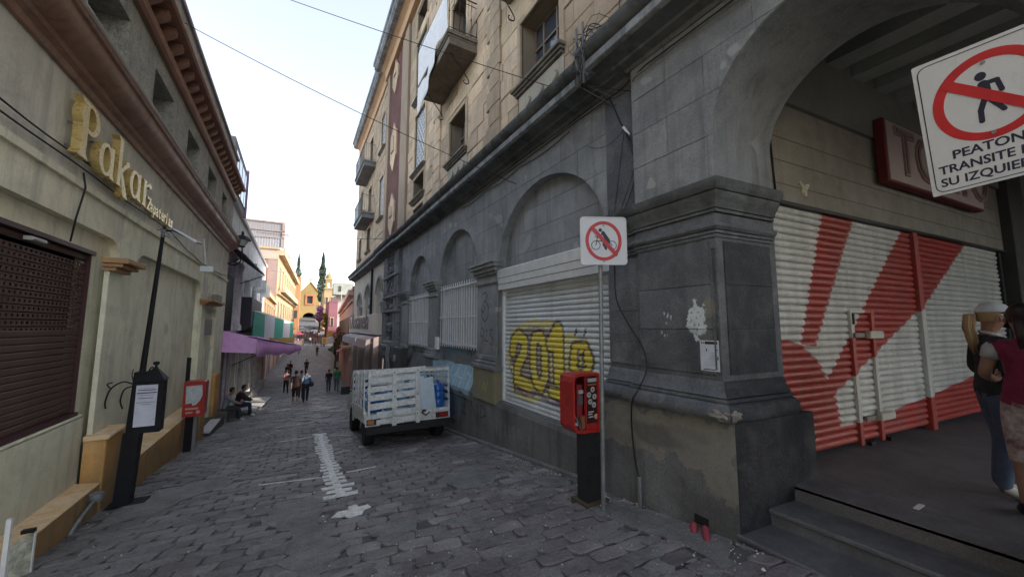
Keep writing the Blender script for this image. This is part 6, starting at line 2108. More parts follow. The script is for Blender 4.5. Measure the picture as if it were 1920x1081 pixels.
# dark awning above the gate
dk_ = thing('dark_canopy', 'dark brown sloping canopy beneath the wall lantern', 'awning', (-2.2, 18, 2.8))
bb = B()
bb.add([(-2.38, 16.8, 3.05), (-2.38, 20.6, 3.05), (-1.35, 20.4, 2.25), (-1.75, 16.9, 2.55), (-2.38, 16.8, 3.12), (-2.38, 20.6, 3.12), (-1.35, 20.4, 2.33), (-1.75, 16.9, 2.63)],
       [(0, 1, 2, 3), (4, 7, 6, 5), (0, 4, 5, 1), (1, 5, 6, 2), (2, 6, 7, 3), (3, 7, 4, 0)])
mk('canopy', bb, plain('dark_brown_canvas', (.04, .03, .032), .8), dk_)
mk('strut', B().tube([(-2.38, 16.9, 2.2), (-1.78, 16.9, 2.56)], .02, 5).tube([(-2.38, 20.3, 1.8), (-1.4, 20.3, 2.26)], .02, 5), M_iron, dk_)
# wall lantern
ln = thing('wall_lantern', 'black street lantern on a curled bracket at the corner of the cream shop building', 'lantern', (-1.85, 16.4, 3.0))
mk('bracket', B().tube(smooth_path([(-2.3, 16.4, 2.25), (-2.05, 16.4, 2.15), (-1.86, 16.4, 2.30), (-1.82, 16.4, 2.6), (-1.84, 16.4, 2.85)]), .022, 6).tube([(-2.3, 16.4, 2.9), (-2.3, 16.4, 2.1)], .02, 6), M_iron, ln, smooth='all')
mk('cage', B().lathe((-1.84, 16.4, 2.82), [(.06, 0), (.10, .02), (.10, .05)], 6).lathe((-1.84, 16.4, 3.10), [(.26, -.02), (.28, 0), (.16, .14), (.05, .17), (.03, .30), (.001, .32)], 6), M_iron, ln)
mk('lamp_glass', B().lathe((-1.84, 16.4, 2.87), [(.09, 0), (.22, .21)], 6), plain('frosted_lantern_glass', (.55, .58, .6), .3), ln)
# grey end of the upper building beyond the cornice
ub = thing('grey_upper_house', 'narrow grey upper storey with dark glazing beyond the brown cornice end', 'building', (-2.6, 19, 4))
mk('wall', B().box(-6, -2.28, 16.6, 20.4, 4.85, 7.0), pbr('grey_upper', (.23, .23, .22), (.17, .17, .17), 1.5, .9, .3, 40), ub)
for i in range(4):
    mk('pane', B().box(-2.278, -2.24, 16.8 + i * .9, 17.55 + i * .9, 5.2, 6.6), M_glass, ub)
mk('lilac_trim', B().box(-2.28, -2.2, 20.25, 20.4, 4.85, 7.05), pbr('lilac_trim', (.40, .26, .42), None, 1, .8), ub)

# purple tarpaulin
def cloth(name, C4, nu, nv, m, label, cat, wob=.03, sagz=.1, drop=None, group=None, parent=None, seed=0):
    """bilinear cloth through 4 corners with a hanging border along the v=1 edge"""
    rr_ = random.Random(seed)
    ph_ = [rr_.uniform(0, 6) for _ in range(6)]
    A, Bc, Cc, D = map(Vector, C4)
    v = []
    rows = nv + 1
    for i in range(nu + 1):
        s = i / nu
        for j in range(nv + 1):
            t = j / nv
            p = (A.lerp(Bc, s)).lerp(D.lerp(Cc, s), t)
            z = -sagz * math.sin(math.pi * s) * math.sin(math.pi * t) + wob * (math.sin(s * 17 + t * 5 + ph_[0]) * .5 + math.sin(s * 7 - t * 9 + ph_[1]) * .5 + math.sin(s * 31 + t * 13 + ph_[2]) * .25) * (t * .8 + .2)
            v.append((p.x, p.y, p.z + z))
        if drop:
            d = drop(s)
            q = v[-1]
            nx = wob * math.sin(s * 23 + ph_[3])
            v.append((q[0] + .03 + nx * .4, q[1] + nx * .3, q[2] - d * .5))
            v.append((q[0] + .02 - nx * .4, q[1] - nx * .3, q[2] - d))
    k = nv + 1 + (2 if drop else 0)
    f = [(i * k + j, (i + 1) * k + j, (i + 1) * k + j + 1, i * k + j + 1) for i in range(nu) for j in range(k - 1)]
    o_ = mk(name, B().add(v, f), m, parent, smooth='all', label=label, cat=cat, group=group)
    sm_ = o_.modifiers.new('thick', 'SOLIDIFY')
    sm_.thickness = .012
    return o_
M_pur = pbr('purple_tarp', (0.82, 0.42, 0.85), (0.74, 0.34, 0.78), 1.2, .65, .4, 8, dirt=(.46, .24, .50), dirta=.4, grain=.06)
aw = thing('purple_awning', 'sagging bright purple tarpaulin awning stretched over the left side of the street', 'awning', (-2.3, 17, -.4))
cloth('tarpaulin', [(-2.38, 16.9, -.15), (-2.38, 22.2, -.50), (.22, 20.6, -.90), (-1.25, 17.0, -.42)], 34, 12, M_pur, None, None, wob=.035, sagz=.14, drop=lambda s: .74 - .40 * s + .05 * math.sin(s * 19), parent=aw, seed=3)
bb = B().add([(-2.38, 16.88, -.16), (-1.25, 16.98, -.43), (-1.25, 16.98, -1.02), (-2.36, 16.88, -.93)], [(0, 1, 2, 3)])
o = mk('end_flap', bb, M_pur, aw); o.modifiers.new('thick', 'SOLIDIFY').thickness = .012
mk('frame_pole', B().tube([(-1.22, 16.98, -.47), (.20, 20.6, -.93)], .02, 6).tube([(-2.3, 20.9, -.5), (.2, 20.6, -1.0)], .02, 6).tube([(-2.36, 16.95, -.2), (-1.22, 16.98, -.47)], .02, 6).tube([(.18, 20.6, -.95), (.18, 20.6, -1.35)], .02, 6).tube([(-2.2, 19.0, -1.6), (-.5, 19.0, -.8)], .016, 6), M_iron, aw, smooth=True)
# green and white valance awning
ga = thing('green_white_awning', 'awning with a green and white panelled valance above the purple tarpaulin', 'awning', (-2, 25, .2))
cols = [plain('awning_green', (.04, .40, .29), .7), plain('awning_white', (.70, .72, .76), .7)]
P0, P1 = Vector((-1.80, 22.3)), Vector((-.25, 43.0))
tt = [0, .16, .36, .60, .86, 1.0]
for i in range(5):
    a, c = P0.lerp(P1, tt[i]), P0.lerp(P1, tt[i + 1])
    za, zc = .68 - .45 * tt[i] * .8, .68 - .45 * tt[i + 1] * .8
    ba, bc = -.60 - .55 * tt[i], -.60 - .55 * tt[i + 1]
    bb = B().add([(a.x, a.y, za), (c.x, c.y, zc), (c.x, c.y, bc), (a.x, a.y, ba), (a.x - .03, a.y, za), (c.x - .03, c.y, zc), (c.x - .03, c.y, bc), (a.x - .03, a.y, ba)],
                 [(0, 1, 2, 3), (4, 7, 6, 5), (0, 4, 5, 1), (1, 5, 6, 2), (2, 6, 7, 3), (3, 7, 4, 0)])
    mk('valance_panel', bb, cols[i % 2], ga)
mk('top_sheet', B().add([(-2.4, 22.3, 1.0), (-2.4, 43, 1.0), (P1.x, P1.y, .34), (P0.x, P0.y, .70), (-2.4, 22.3, 1.03), (-2.4, 43, 1.03), (P1.x, P1.y, .37), (P0.x, P0.y, .73)],
   [(0, 1, 2, 3), (4, 7, 6, 5), (0, 4, 5, 1), (1, 5, 6, 2), (2, 6, 7, 3), (3, 7, 4, 0)]), pbr('awning_top', (.45, .42, .36), None, 1, .8), ga)
ya = thing('yellow_awning', 'yellow olive awning strip below the far end of the green and white one', 'awning', (-1, 34, -1.2))
mk('valance', B().box(-1.3, -1.25, 26, 44, -1.9, -.9) if False else B().add([(-1.35, 28.5, -.80), (-.1, 43.5, -1.20), (-.1, 43.5, -1.75), (-1.35, 28.5, -1.05), (-1.4, 28.5, -.80), (-.15, 43.5, -1.20), (-.15, 43.5, -1.75), (-1.4, 28.5, -1.05)],
   [(0, 1, 2, 3), (4, 7, 6, 5), (0, 4, 5, 1), (1, 5, 6, 2), (2, 6, 7, 3), (3, 7, 4, 0)]), plain('awning_yellow', (.36, .27, .04), .7), ya)
mk('top_sheet', B().add([(-2.4, 28.5, -.6), (-2.4, 43.5, -.6), (-.1, 43.5, -1.19), (-1.35, 28.5, -.79), (-2.4, 28.5, -.57), (-2.4, 43.5, -.57), (-.1, 43.5, -1.16), (-1.35, 28.5, -.76)],
   [(0, 1, 2, 3), (4, 7, 6, 5), (0, 4, 5, 1), (1, 5, 6, 2), (2, 6, 7, 3), (3, 7, 4, 0)]), plain('awning_yellow', (.36, .27, .04), .7), ya)

# ================================================================== FAR BUILDINGS
M_goldw = pbr('sunny_cream', (0.40, 0.295, 0.175), (0.34, 0.245, 0.145), .3, .9, .1, 20, dirt=(.46, .33, .18), dirta=.4)
M_orng = pbr('orange_wall', (0.42, 0.20, 0.085), (0.36, 0.17, 0.075), .3, .9, .1, 20)
M_yel = pbr('church_yellow', (0.32, 0.225, 0.095), (0.27, 0.19, 0.08), .2, .9, .1, 12)
M_pink = pbr('pink_wall', (0.50, 0.29, 0.24), (0.44, 0.25, 0.21), .4, .9, .1, 20, dirt=(.6, .40, .33), dirta=.4)
M_mag = pbr('magenta_wall', (0.24, 0.10, 0.13), (0.20, 0.085, 0.11), .4, .9, .1, 20)
M_brick = pbr('brick_end', (0.30, 0.13, 0.08), (0.25, 0.11, 0.07), .6, .9, .1, 20, dirt=(.35, .27, .22), dirta=.4)
M_mauve = pbr('mauve_render', (0.30, 0.22, 0.20), None, .5, .9, .1, 20)
M_trim = pbr('cream_trim', (0.48, 0.37, 0.24), None, .5, .9, .1, 20)
M_win = plain('far_window', (.05, .05, .06), .4)
def far_windows(fr, spec, parent, trim=True):
    for a0, a1, z0, z1 in spec:
        w__ = mk('window', B().fbox(fr, a0, a1, z0, z1, .01, .06), M_win, parent)
        if trim:
            mk('surround', B().fbox(fr, a0 - .12, a1 + .12, z1, z1 + .15, .0, .14).fbox(fr, a0 - .12, a0, z0, z1, 0, .10).fbox(fr, a1, a1 + .12, z0, z1, 0, .10), M_trim, w__)
# low orange house (37..56)
t = prism_house('low_orange_house', 'low orange and cream house front between the grey house and the tall cream building', [(-2.5, 37.2), (-2.5, 56.5), (-9, 56.5), (-9, 37.2)], -6, 3.3, M_orng)
fr = wallfr((-2.5, 37.2), (-2.5, 56.5), 1)
far_windows(fr, [(1.5, 2.8, -1, 2.0), (4.6, 6.0, -1, 2.0), (8.0, 9.5, -1, 2.0), (11.8, 13.4, -1, 2), (15.5, 17, -1, 2)], t)
mk('cornice', B().fbox(fr, 0, 19.3, 2.7, 3.0, 0, .3), M_trim, t)
for i in range(6):
    mk('shop_front', B().fbox(fr, .4 + i * 3.2, 2.9 + i * 3.2, -6, -2.2, 0, .08), plain('far_shop_%d' % (i % 3), [(.30, .18, .14), (.16, .12, .13), (.42, .36, .30)][i % 3], .7), t)
# tall cream building
p, q = (-2.4, 57), (-.5, 97)
t = prism_house('tall_cream_building', 'tall sunlit cream building with brick end wall and ornate windows on the left', [p, q, (-9, 97), (-9, 57)], -6, 9.9, M_goldw)
fr = wallfr(p, q, 1)
Lq = math.hypot(q[0] - p[0], q[1] - p[1])
sp = []
for i in range(9):
    a = 2.0 + i * 4.3
    sp += [(a, a + 1.5, .2, 3.2), (a, a + 1.5, 5.0, 7.8)]
far_windows(fr, sp, t)
for z0, z1, c in ((9.2, 9.9, .7), (4.1, 4.4, .35), (-.8, -.5, .3)):
    mk('cornice', B().fbox(fr, 0, Lq, z0, z1, 0, c), M_trim, t)
mk('balcony', B().fbox(fr, 1, Lq - 2, 4.45, 4.6, .0, .9).fbox(fr, 1, Lq - 2, 4.6, 5.3, .8, .9), M_trim, t)
for i in range(9):
    mk('shop_front', B().fbox(fr, .8 + i * 4.3, 4.2 + i * 4.3, -6, -1.6, 0, .1), plain('far_shop_%d' % (i % 3), (.3, .2, .15), .7), t)
ef = yfr(56.98)
mk('brick_end', B().fbox(ef, -8.9, -3.6, -6, 9.8, 0, .05), M_brick, t)
mk('mauve_strip', B().fbox(ef, -3.55, -2.45, -6, 9.8, 0, .06), M_mauve, t)
mk('grey_band', B().fbox(ef, -8.9, -2.4, 8.6, 9.9, .05, .12), pbr('band_grey', (.36, .30, .25), None, 1, .9), t)
# metal clad rooftop box
t = thing('rooftop_metal_box', 'pale corrugated metal enclosure on the roof of the tall cream building', 'enclosure', (-4.5, 60, 10.2))
bb = B()
M_corr = plain('pale_corrugated', (.24, .235, .25), .6)
x = -7.6
while x < -2.0:
    for z0, z1 in ((10.2, 11.4), (11.5, 12.3), (12.4, 13.4)):
        mk('panel', B().box(x, x + .28, 57.02, 57.1, z0, z1), M_corr, t)
    x += .30
mk('side_panel', B().add([(-1.9, 57.05, 10.2), (-1.3, 66, 10.2), (-1.3, 66, 12.0), (-1.5, 62, 13.0), (-1.9, 57.05, 13.5), (-2.0, 57.05, 10.2), (-1.4, 66, 10.2), (-1.4, 66, 12.0), (-1.6, 62, 13.0), (-2.0, 57.05, 13.5)],
   [(0, 1, 2, 3, 4), (9, 8, 7, 6, 5), (4, 3, 8, 9), (3, 2, 7, 8), (2, 1, 6, 7)]), M_corr, t)
mk('frame_beam', B().box(-7.7, -1.9, 56.9, 57.0, 13.4, 13.6).box(-7.7, -1.9, 56.9, 57.0, 11.4, 11.48).box(-7.7, -1.9, 56.9, 57.0, 12.3, 12.4).box(-2.2, -1.9, 56.9, 57.0, 10.1, 13.4), pbr('frame_brownish', (.25, .20, .18), None, 1, .8), t)
mk('roof', B().box(-7.6, -2.0, 57.1, 66, 13.35, 13.5), M_corr, t)
# orange slab building
t = prism_house('orange_slab_building', 'narrow orange building between the cream building and the yellow church', [(-.9, 112), (.5, 112), (.7, 125), (-6, 125), (-6, 112)], -3, 12.5, M_orng)
far_windows(yfr(111.98), [(-.5, .1, 2, 4)], t, False)
# church
CY = 170.0
ch = thing('yellow_church', 'yellow church front with a stepped gable, square window and dark arched stair beneath', 'church', (4.2, CY, 2))
fr = yfr(CY)
gab = [(.6, 0), (8.0, 0), (8.0, 13.0), (7.4, 13.6), (6.6, 14.4), (5.8, 15.6), (5.0, 16.6), (4.3, 17.6), (3.6, 16.6), (2.8, 15.6), (2.0, 14.6), (1.2, 13.7), (.6, 13.2)]
bb = B(); plate(bb, fr, [gab], -6, 0, [rect(3.3, 5.3, 8.9, 11.9), arch(4.3, 2.2, -1, 3.4, 1.8)])
mk('facade', bb, M_yel, ch)
n_ = len(gab)
ctop = [(x, z) for x, z in gab[2:]]
bb = B()
for (x0, z0), (x1, z1) in zip(ctop, ctop[1:]):
    bb.add([fr(x0, z0, .3), fr(x1, z1, .3), fr(x1, z1 + .35, .3), fr(x0, z0 + .35, .3), fr(x0, z0, -6), fr(x1, z1, -6), fr(x1, z1 + .35, -6), fr(x0, z0 + .35, -6)], [(0, 1, 2, 3), (0, 4, 5, 1), (3, 2, 6, 7), (4, 7, 6, 5)])
mk('gable_coping', bb, pbr('coping_orange', (.45, .27, .12), None, 1, .9), ch)
mk('finial', B().box(4.0, 4.6, CY - .5, CY + .1, 17.9, 19.0), M_yel, ch)
mk('cross', B().box(4.24, 4.36, CY - .3, CY - .2, 19.0, 20.8).box(3.8, 4.8, CY - .3, CY - .2, 19.9, 20.05), M_iron, ch)
wd_ = mk('window', B().box(3.3, 5.3, CY + .5, CY + .6, 8.9, 11.9), M_win, ch)
bb = B(); plate(bb, fr, [(rect(2.7, 5.9, 8.3, 12.5), [rect(3.3, 5.3, 8.9, 11.9)])], .0, .25); mk('window_frame', bb, pbr('terracotta_trim', (.42, .16, .08), None, 1, .9), ch)
mk('arch_interior', B().box(1.5, 7, CY + 4, CY + 4.2, -2, 6), M_dark, ch)
bb = B()
for i in range(9):
    bb.box(2.2, 6.4, CY - 8 + i * 1.1, CY + 3, -3 + i * .55, -3 + (i + 1) * .55 - .02)
mk('stairs', bb, pbr('church_stairs', (.16, .12, .12), None, 1, .9), ch)
mk('gate', B().box(2.3, 6.3, CY + 1.2, CY + 1.3, 1.8, 3.5), plain('dark_green_gate', (.05, .06, .05), .6), ch)
mk('side_wall', B().box(-2.5, .55, CY - 3, CY, -3, 5.5).box(8.05, 10.5, CY - 3, CY, -3, 5.0), pbr('church_side', (.42, .27, .17), None, .5, .9), ch)
# bell tower with dome
TW = thing('church_bell_tower', 'pale yellow bell tower with a small dome behind the narrow cream house', 'tower', (9.6, 150, 0))
tx = 9.6
def obox(bb, h, y0, z0, z1):
    bb.box(tx - h, tx + h, y0 - h, y0 + h, z0, z1)
bb = B(); obox(bb, 1.25, 150, 0, 13.2); mk('shaft', bb, M_yel, TW)
bb = B(); obox(bb, 1.5, 150, 13.21, 13.6); mk('cornice', bb, M_trim, TW)
bb = B()
plate(bb, yfr(148.95), [rect(tx - 1.05, tx + 1.05, 13.6, 16.6)], -2.1, 0, [arch(tx, .45, 13.7, 15.2, .5)]); mk('belfry', bb, M_yel, TW)
bb = B(); obox(bb, 1.25, 150, 16.61, 16.95); mk('cornice', bb, M_trim, TW)
mk('dome', B().lathe((tx, 150, 16.95), [(1.1, 0), (1.1, .5), (1.0, 1.0), (.75, 1.5), (.4, 1.8), (.25, 1.9), (.25, 2.3), (.001, 2.5)], 12), M_yel, TW, smooth=True)
mk('cross', B().box(tx - .06, tx + .06, 149.94, 150.06, 19.4, 21.0).box(tx - .5, tx + .5, 149.94, 150.06, 20.2, 20.33), M_iron, TW)
# right-hand houses
p, q = (3.46, 28.75), (7.0, 77)
t = prism_house('pink_house', 'long low salmon pink house beyond the stone building on the right', [p, q, (16, 77), (16, 28.75)], -6, 2.55, M_pink)
fr = wallfr(p, q, -1)
Lq = math.hypot(q[0] - p[0], q[1] - p[1])
sp = []
for i in range(14):
    a = 1.6 + i * 3.3
    sp.append((a, a + .9, -1.0, .75))
far_windows(fr, sp, t, False)
mk('cornice', B().fbox(fr, 0, Lq, 2.2, 2.56, 0, .35).fbox(fr, 0, Lq, 1.75, 1.85, 0, .15), pbr('pink_trim', (.62, .40, .34), None, 1, .9), t)
mk('balcony_ledge', B().fbox(fr, .5, Lq, -1.6, -1.45, 0, .5), M_trim, t)
for i in range(14):
    mk('shop_front', B().fbox(fr, .6 + i * 3.3, 2.6 + i * 3.3, -6, -2.6, 0, .06), plain('warm_shop_%d' % (i % 4), [(.36, .24, .18), (.16, .11, .10), (.45, .30, .10), (.30, .12, .14)][i % 4], .7), t)
    mk('shop_post', B().fbox(fr, .0 + i * 3.3, .5 + i * 3.3, -6, -2.4, 0, .14), M_pink, t)
p, q = (7.3, 78), (7.6, 100)
t = prism_house('magenta_house', 'dark magenta house past the pink one', [(5.6, 84), (7.2, 84), (7.4, 99), (5.9, 99)], -5, 4.8, M_mag)
far_windows(yfr(83.98), [(6.0, 6.5, 0, 1.6)], t, True)
far_windows(wallfr((5.6, 84), (5.9, 99), -1), [(2, 3.2, 0, 2), (6, 7.2, 0, 2), (10, 11.2, 0, 2)], t, False)
t = prism_house('white_house', 'plain white house rising behind the pink cornice', [(7.5, 92), (12, 92), (12, 104), (7.5, 104)], -5, 6.6, pbr('white_house_wall', (.42, .40, .39), None, .3, .9, .1, 20))
t = prism_house('grey_rooftop_house', 'grey green rooftop block with one dark window above the pink house', [(6.6, 88.5), (10.5, 88.5), (10.5, 91.5), (6.6, 91.5)], 6.7, 9.0, pbr('greygreen', (.27, .29, .26), None, .3, .9, .1, 20))
far_windows(yfr(88.48), [(7.6, 8.3, 7.4, 8.6)], t, False)
t = prism_house('narrow_cream_house', 'narrow cream and orange house front below the bell tower', [(6.6, 120), (9.5, 120), (9.5, 132), (6.6, 132)], -2, 10.0, M_goldw)
far_windows(yfr(119.98), [(7.0, 7.6, 6.3, 8.2), (7.0, 7.6, 3, 4.9), (8.4, 9.0, 6.3, 8.2), (8.4, 9.0, 3.0, 4.9)], t)
t = prism_house('terracotta_house', 'red roofed white house at the foot of the cypress', [(6.0, 150), (8.4, 150), (8.4, 156), (6.0, 156)], 0, 7.0, pbr('whiteish', (.5, .42, .38), None, .3, .9), roofm=pbr('terracotta', (.36, .10, .08), None, .3, .9))
far_windows(yfr(149.98), [(6.6, 7.3, 3.4, 5)], t, False)
# thin antenna masts on the roofs at the right
an = thing('roof_antennas', 'thin bent antenna poles beside the far end of the stone building', 'antenna', (5.2, 42, 4))
for (x_, z_) in ((5.3, 5.2), (3.9, 4.3)):
    mk('mast', B().tube([(x_, 42, 2.5), (x_, 42, z_), (x_ - .7, 42, z_ + .8)], .035, 5), M_gal, an)
mk('net_fence', B().tube([(3.6, 42, 3.3), (5.3, 42, 5.0), (6.5, 42, 5.0)], .02, 4).tube([(4.6, 42, 2.5), (4.6, 42, 4.2)], .02, 4), M_gal, an)

# cypresses: columns of small leaf clumps
def tree(name, label, x_, y_, z0, h, rw, m, n, cat='tree', shape='cyp', seed=0, group=None):
    t = thing(name, label, cat, (x_, y_, z0), group)
    mk('trunk', B().tube([(x_, y_, z0 - .5), (x_ + .05, y_, z0 + h * .45), (x_, y_, z0 + h * .8)], [rw * .16, rw * .12, rw * .03], 7), plain('bark', (.09, .065, .05), .9), t)
    rr_ = random.Random(seed)
    bb_ = B()
    for i in range(n):
        tz = rr_.random()
        if shape == 'cyp':
            rad = rw * (min(1, tz * 5 + .35)) * (1 - tz ** 2.6) * (0.8 + .2 * math.sin(tz * 21 + seed))
            hz = z0 + h * .06 + tz * h * .94
        else:
            rad = rw * math.sqrt(max(0, 1 - (tz * 2 - 1) ** 2)) * (0.7 + .3 * math.sin(tz * 9 + seed))
            hz = z0 + h * .35 + tz * h * .65
        a_ = rr_.uniform(0, 6.283)
        rd = rad * math.sqrt(rr_.random()) * (1 + rr_.uniform(-.1, .15))
        px_, py_ = x_ + rd * math.cos(a_), y_ + rd * math.sin(a_)
        s_ = rw * rr_.uniform(.06, .16)
        d1 = Vector((rr_.gauss(0, 1), rr_.gauss(0, 1), rr_.gauss(0, 1))).normalized() * s_
        d2 = Vector((rr_.gauss(0, 1), rr_.gauss(0, 1), rr_.gauss(0, 1.2))).normalized() * s_
        c_ = Vector((px_, py_, hz))
        bb_.add([c_ - d1, c_ + d2, c_ + d1, c_ - d2], [(0, 1, 2, 3)])
    mk('crown', bb_, m, t)
    return t
M_cyp = pbr('cypress_leaf', (.05, .075, .045), (.035, .055, .03), .3, .9, 0, 10, grain=.3)
M_leaf = pbr('leaf_green', (.06, .09, .035), (.04, .065, .028), 1.3, .8, 0, 10, grain=.3)
M_flow = pbr('red_flower_leaf', (.30, .11, .09), (.13, .10, .05), 1.5, .8, 0, 10, grain=.3)
tree('cypress_tree', 'tall dark cypress to the right of the church gable', 8.0, 162, 8, 20.5, 2.0, M_cyp, 5200, seed=1)
tree('cypress_tree', 'slimmer cypress left of the church above the orange building', -.2, 128, 7, 14.5, 1.2, M_cyp, 3400, seed=2)
tree('street_tree', 'small leafy tree with reddish flowers beside the pink house', 3.3, 36.5, -2.6, 2.5, .6, M_flow, 900, shape='round', seed=3)
tree('street_tree', 'dark green bush hanging below the reddish tree by the pink house', 3.3, 38.5, -3.4, 2.0, .6, M_leaf, 900, shape='round', seed=4)
tree('street_tree', 'purple blossoming tree by the market stalls far down the street', 4.4, 92, -1.0, 5.2, 1.3, pbr('blossom', (.32, .15, .28), (.22, .10, .2), 1, .8, 0, 10), 1400, shape='round', seed=5)
tree('street_tree', 'yellow green tree beside the purple blossoming one', 5.4, 88, -2.0, 4.6, 1.1, pbr('yellow_leaf', (.25, .2, .06), (.12, .11, .04), 1, .8, 0, 10), 1300, shape='round', seed=6)

# more life along the far shop fronts
for i, (u0_, y_, z_, w__, c_, nm) in enumerate(((3.7, 33.0, -2.1, 2.2, (.42, .12, .10), 'dull red'), (4.0, 38.5, -2.3, 2.4, (.46, .36, .16), 'mustard'), (4.45, 44, -2.5, 2.6, (.30, .12, .24), 'plum'), (4.9, 51, -2.6, 2.6, (.40, .42, .40), 'pale grey'), (5.6, 60, -2.6, 3.0, (.16, .22, .14), 'moss green'))):
    x_ = 3.46 + (y_ - 28.75) * .0734
    bb = B().add([(x_ + .05, y_, z_ + .45), (x_ + .05 + w__ * .0734, y_ + w__, z_ + .45), (x_ - .85 + w__ * .0734, y_ + w__, z_), (x_ - .85, y_, z_), (x_ + .05, y_, z_ + .49), (x_ + .05 + w__ * .0734, y_ + w__, z_ + .49), (x_ - .85 + w__ * .0734, y_ + w__, z_ + .04), (x_ - .85, y_, z_ + .04),
                  (x_ - .86, y_, z_ - .22), (x_ - .86 + w__ * .0734, y_ + w__, z_ - .22)],
                 [(0, 1, 2, 3), (4, 7, 6, 5), (0, 4, 5, 1), (1, 5, 6, 2), (2, 6, 7, 3), (3, 7, 4, 0), (3, 2, 9, 8)])
    mk('shop_awning', bb, plain('far_awning_%d' % i, c_, .85), label='small %s awning on the pink house front' % nm, cat='awning')
for i, (x_, y_, z_, c_, nm) in enumerate(((-1.75, 31, -1.6, (.5, .48, .42), 'cream'), (-1.7, 47, -1.3, (.35, .08, .06), 'red'), (-1.5, 58, -.9, (.10, .16, .30), 'blue'), (3.2, 41, -1.4, (.55, .50, .45), 'whitish'), (3.9, 54, -1.0, (.45, .26, .07), 'orange'))):
    t = thing('hanging_sign', 'small %s sign hanging over the street from its wall bracket' % nm, 'sign', (x_, y_, z_))
    mk('board', B().box(x_ - .4, x_ + .4, y_, y_ + .06, z_ - .35, z_ + .35), plain('hang_%d' % i, c_, .6), t)
    sx_ = -1 if x_ < 0 else 1
    mk('bracket', B().tube([(x_ - sx_ * .4, y_ + .03, z_ + .4), (x_ + sx_ * 1.0, y_ + .03, z_ + .4)], .02, 4), M_iron, t)
# iron balconies and flower boxes on the pink house
for i in range(7):
    y_ = 30.5 + i * 5.2
    x_ = 3.46 + (y_ - 28.75) * .0734
    t = thing('flower_box', 'planted flower box on the pink house ledge, %s along the row' % ('first', 'second', 'third', 'fourth', 'fifth', 'sixth', 'seventh')[i], 'planter', (x_ - .3, y_, -1.4), 'flower boxes along the pink house ledge')
    mk('box', B().box(x_ - .5, x_ - .1, y_, y_ + 1.2, -1.44, -1.2), plain('terracotta_box', (.26, .10, .06), .8), t)
    bb = B(); rr_ = random.Random(i)
    for q in range(160):
        c0 = Vector((x_ - .3 + rr_.gauss(0, .2), y_ + .6 + rr_.gauss(0, .4), -1.05 + rr_.gauss(0, .18)))
        d1 = Vector((rr_.gauss(0, 1), rr_.gauss(0, 1), rr_.gauss(0, 1))).normalized() * .07
        d2 = Vector((rr_.gauss(0, 1), rr_.gauss(0, 1), rr_.gauss(0, 1))).normalized() * .07
        bb.add([c0 - d1, c0 + d2, c0 + d1, c0 - d2], [(0, 1, 2, 3)])
    mk('foliage', bb, M_flow if i % 2 else M_leaf, t)
# market stalls where the street climbs
stall_cols = [((.30, .05, .08), 'red'), ((.35, .33, .30), 'pale grey'), ((.08, .06, .12), 'dark violet'), ((.40, .22, .10), 'orange'), ((.10, .16, .14), 'dull green'), ((.45, .40, .42), 'white')]
spots_ = [(0.6, 84), (2.0, 94), (3.6, 98), (5.0, 92), (2.9, 103), (1.2, 100)]
for i, ((x_, y_), (c_, nm)) in enumerate(zip(spots_, stall_cols)):
    t = thing('market_stall', 'small market stall with a %s cover where the street climbs' % nm, 'stall', (x_, y_, gz(y_)), 'market stalls far down the street')
    z = gz(y_)
    mk('cover', B().add([(x_ - .9, y_ - .8, z + 2.0), (x_ + .9, y_ - .8, z + 2.0), (x_ + .9, y_ + .8, z + 2.0), (x_ - .9, y_ + .8, z + 2.0), (x_, y_, z + 2.6)], [(0, 1, 4), (1, 2, 4), (2, 3, 4), (3, 0, 4), (3, 2, 1, 0)]), plain('stall_' + nm.replace(' ', '_'), c_, .8), t)
    mk('table', B().box(x_ - .8, x_ + .8, y_ - .6, y_ + .4, z, z + .85), plain('stall_table', (.25, .2, .18), .8), t)
    rr_ = random.Random(i)
    for k in range(6):
        xx = x_ - .7 + k * .26
        mk('goods', B().box(xx, xx + .2, y_ - .5, y_ - .2, z + .86, z + 1.0 + rr_.random() * .5), plain('goods_%d' % k, [(.5, .1, .1), (.1, .1, .3), (.5, .45, .4), (.05, .05, .05), (.45, .3, .05), (.4, .1, .3)][k], .8), t)
    for sx in (-.85, .85):
        mk('pole', B().tube([(x_ + sx, y_ - .7, z), (x_ + sx, y_ - .7, z + 2.0)], .03, 5), M_iron, t)
t = thing('yellow_shop_sign', 'yellow and cream hanging sign board on the right side further down', 'sign', (3.9, 62, -2.5))
mk('board', B().box(3.4, 4.5, 62, 62.1, -2.6, -1.7), plain('sign_cream_far', (.60, .50, .34), .6), t)
mk('mark', B().box(3.5, 3.95, 61.95, 61.99, -2.5, -1.8), plain('sign_yellow_far', (.60, .30, .02), .6), t)
mk('bracket', B().tube([(4.5, 62.05, -1.8), (6.0, 62.05, -1.8)], .03, 5), M_iron, t)

# ================================================================== WIRES over the street
def wire(p, q, s, r_, label):
    mk('overhead_wire', B().tube(sag(p, q, s, 24), r_, 5), M_cable, smooth='all', label=label, cat='wire', group=None)
wire((-2.2, 8.26, 5.44), (3.42, 5.78, 2.62), .10, .0065, 'long thin wire crossing from the brown cornice to the grey wall')
wire((-2.25, 9.7, 7.7), (3.5, 4.55, 3.8), .06, .0065, 'upper thin wire sloping down to the stone building beside the scroll window')
wire((-2.3, 26, 5.45), (3.5, 18.5, 4.2), .12, .012, 'level wire crossing the street far down below the balconies')
wire((-2.2, 40, 5.0), (3.5, 27.5, 4.6), .5, .008, 'faint sagging wire in front of the church')

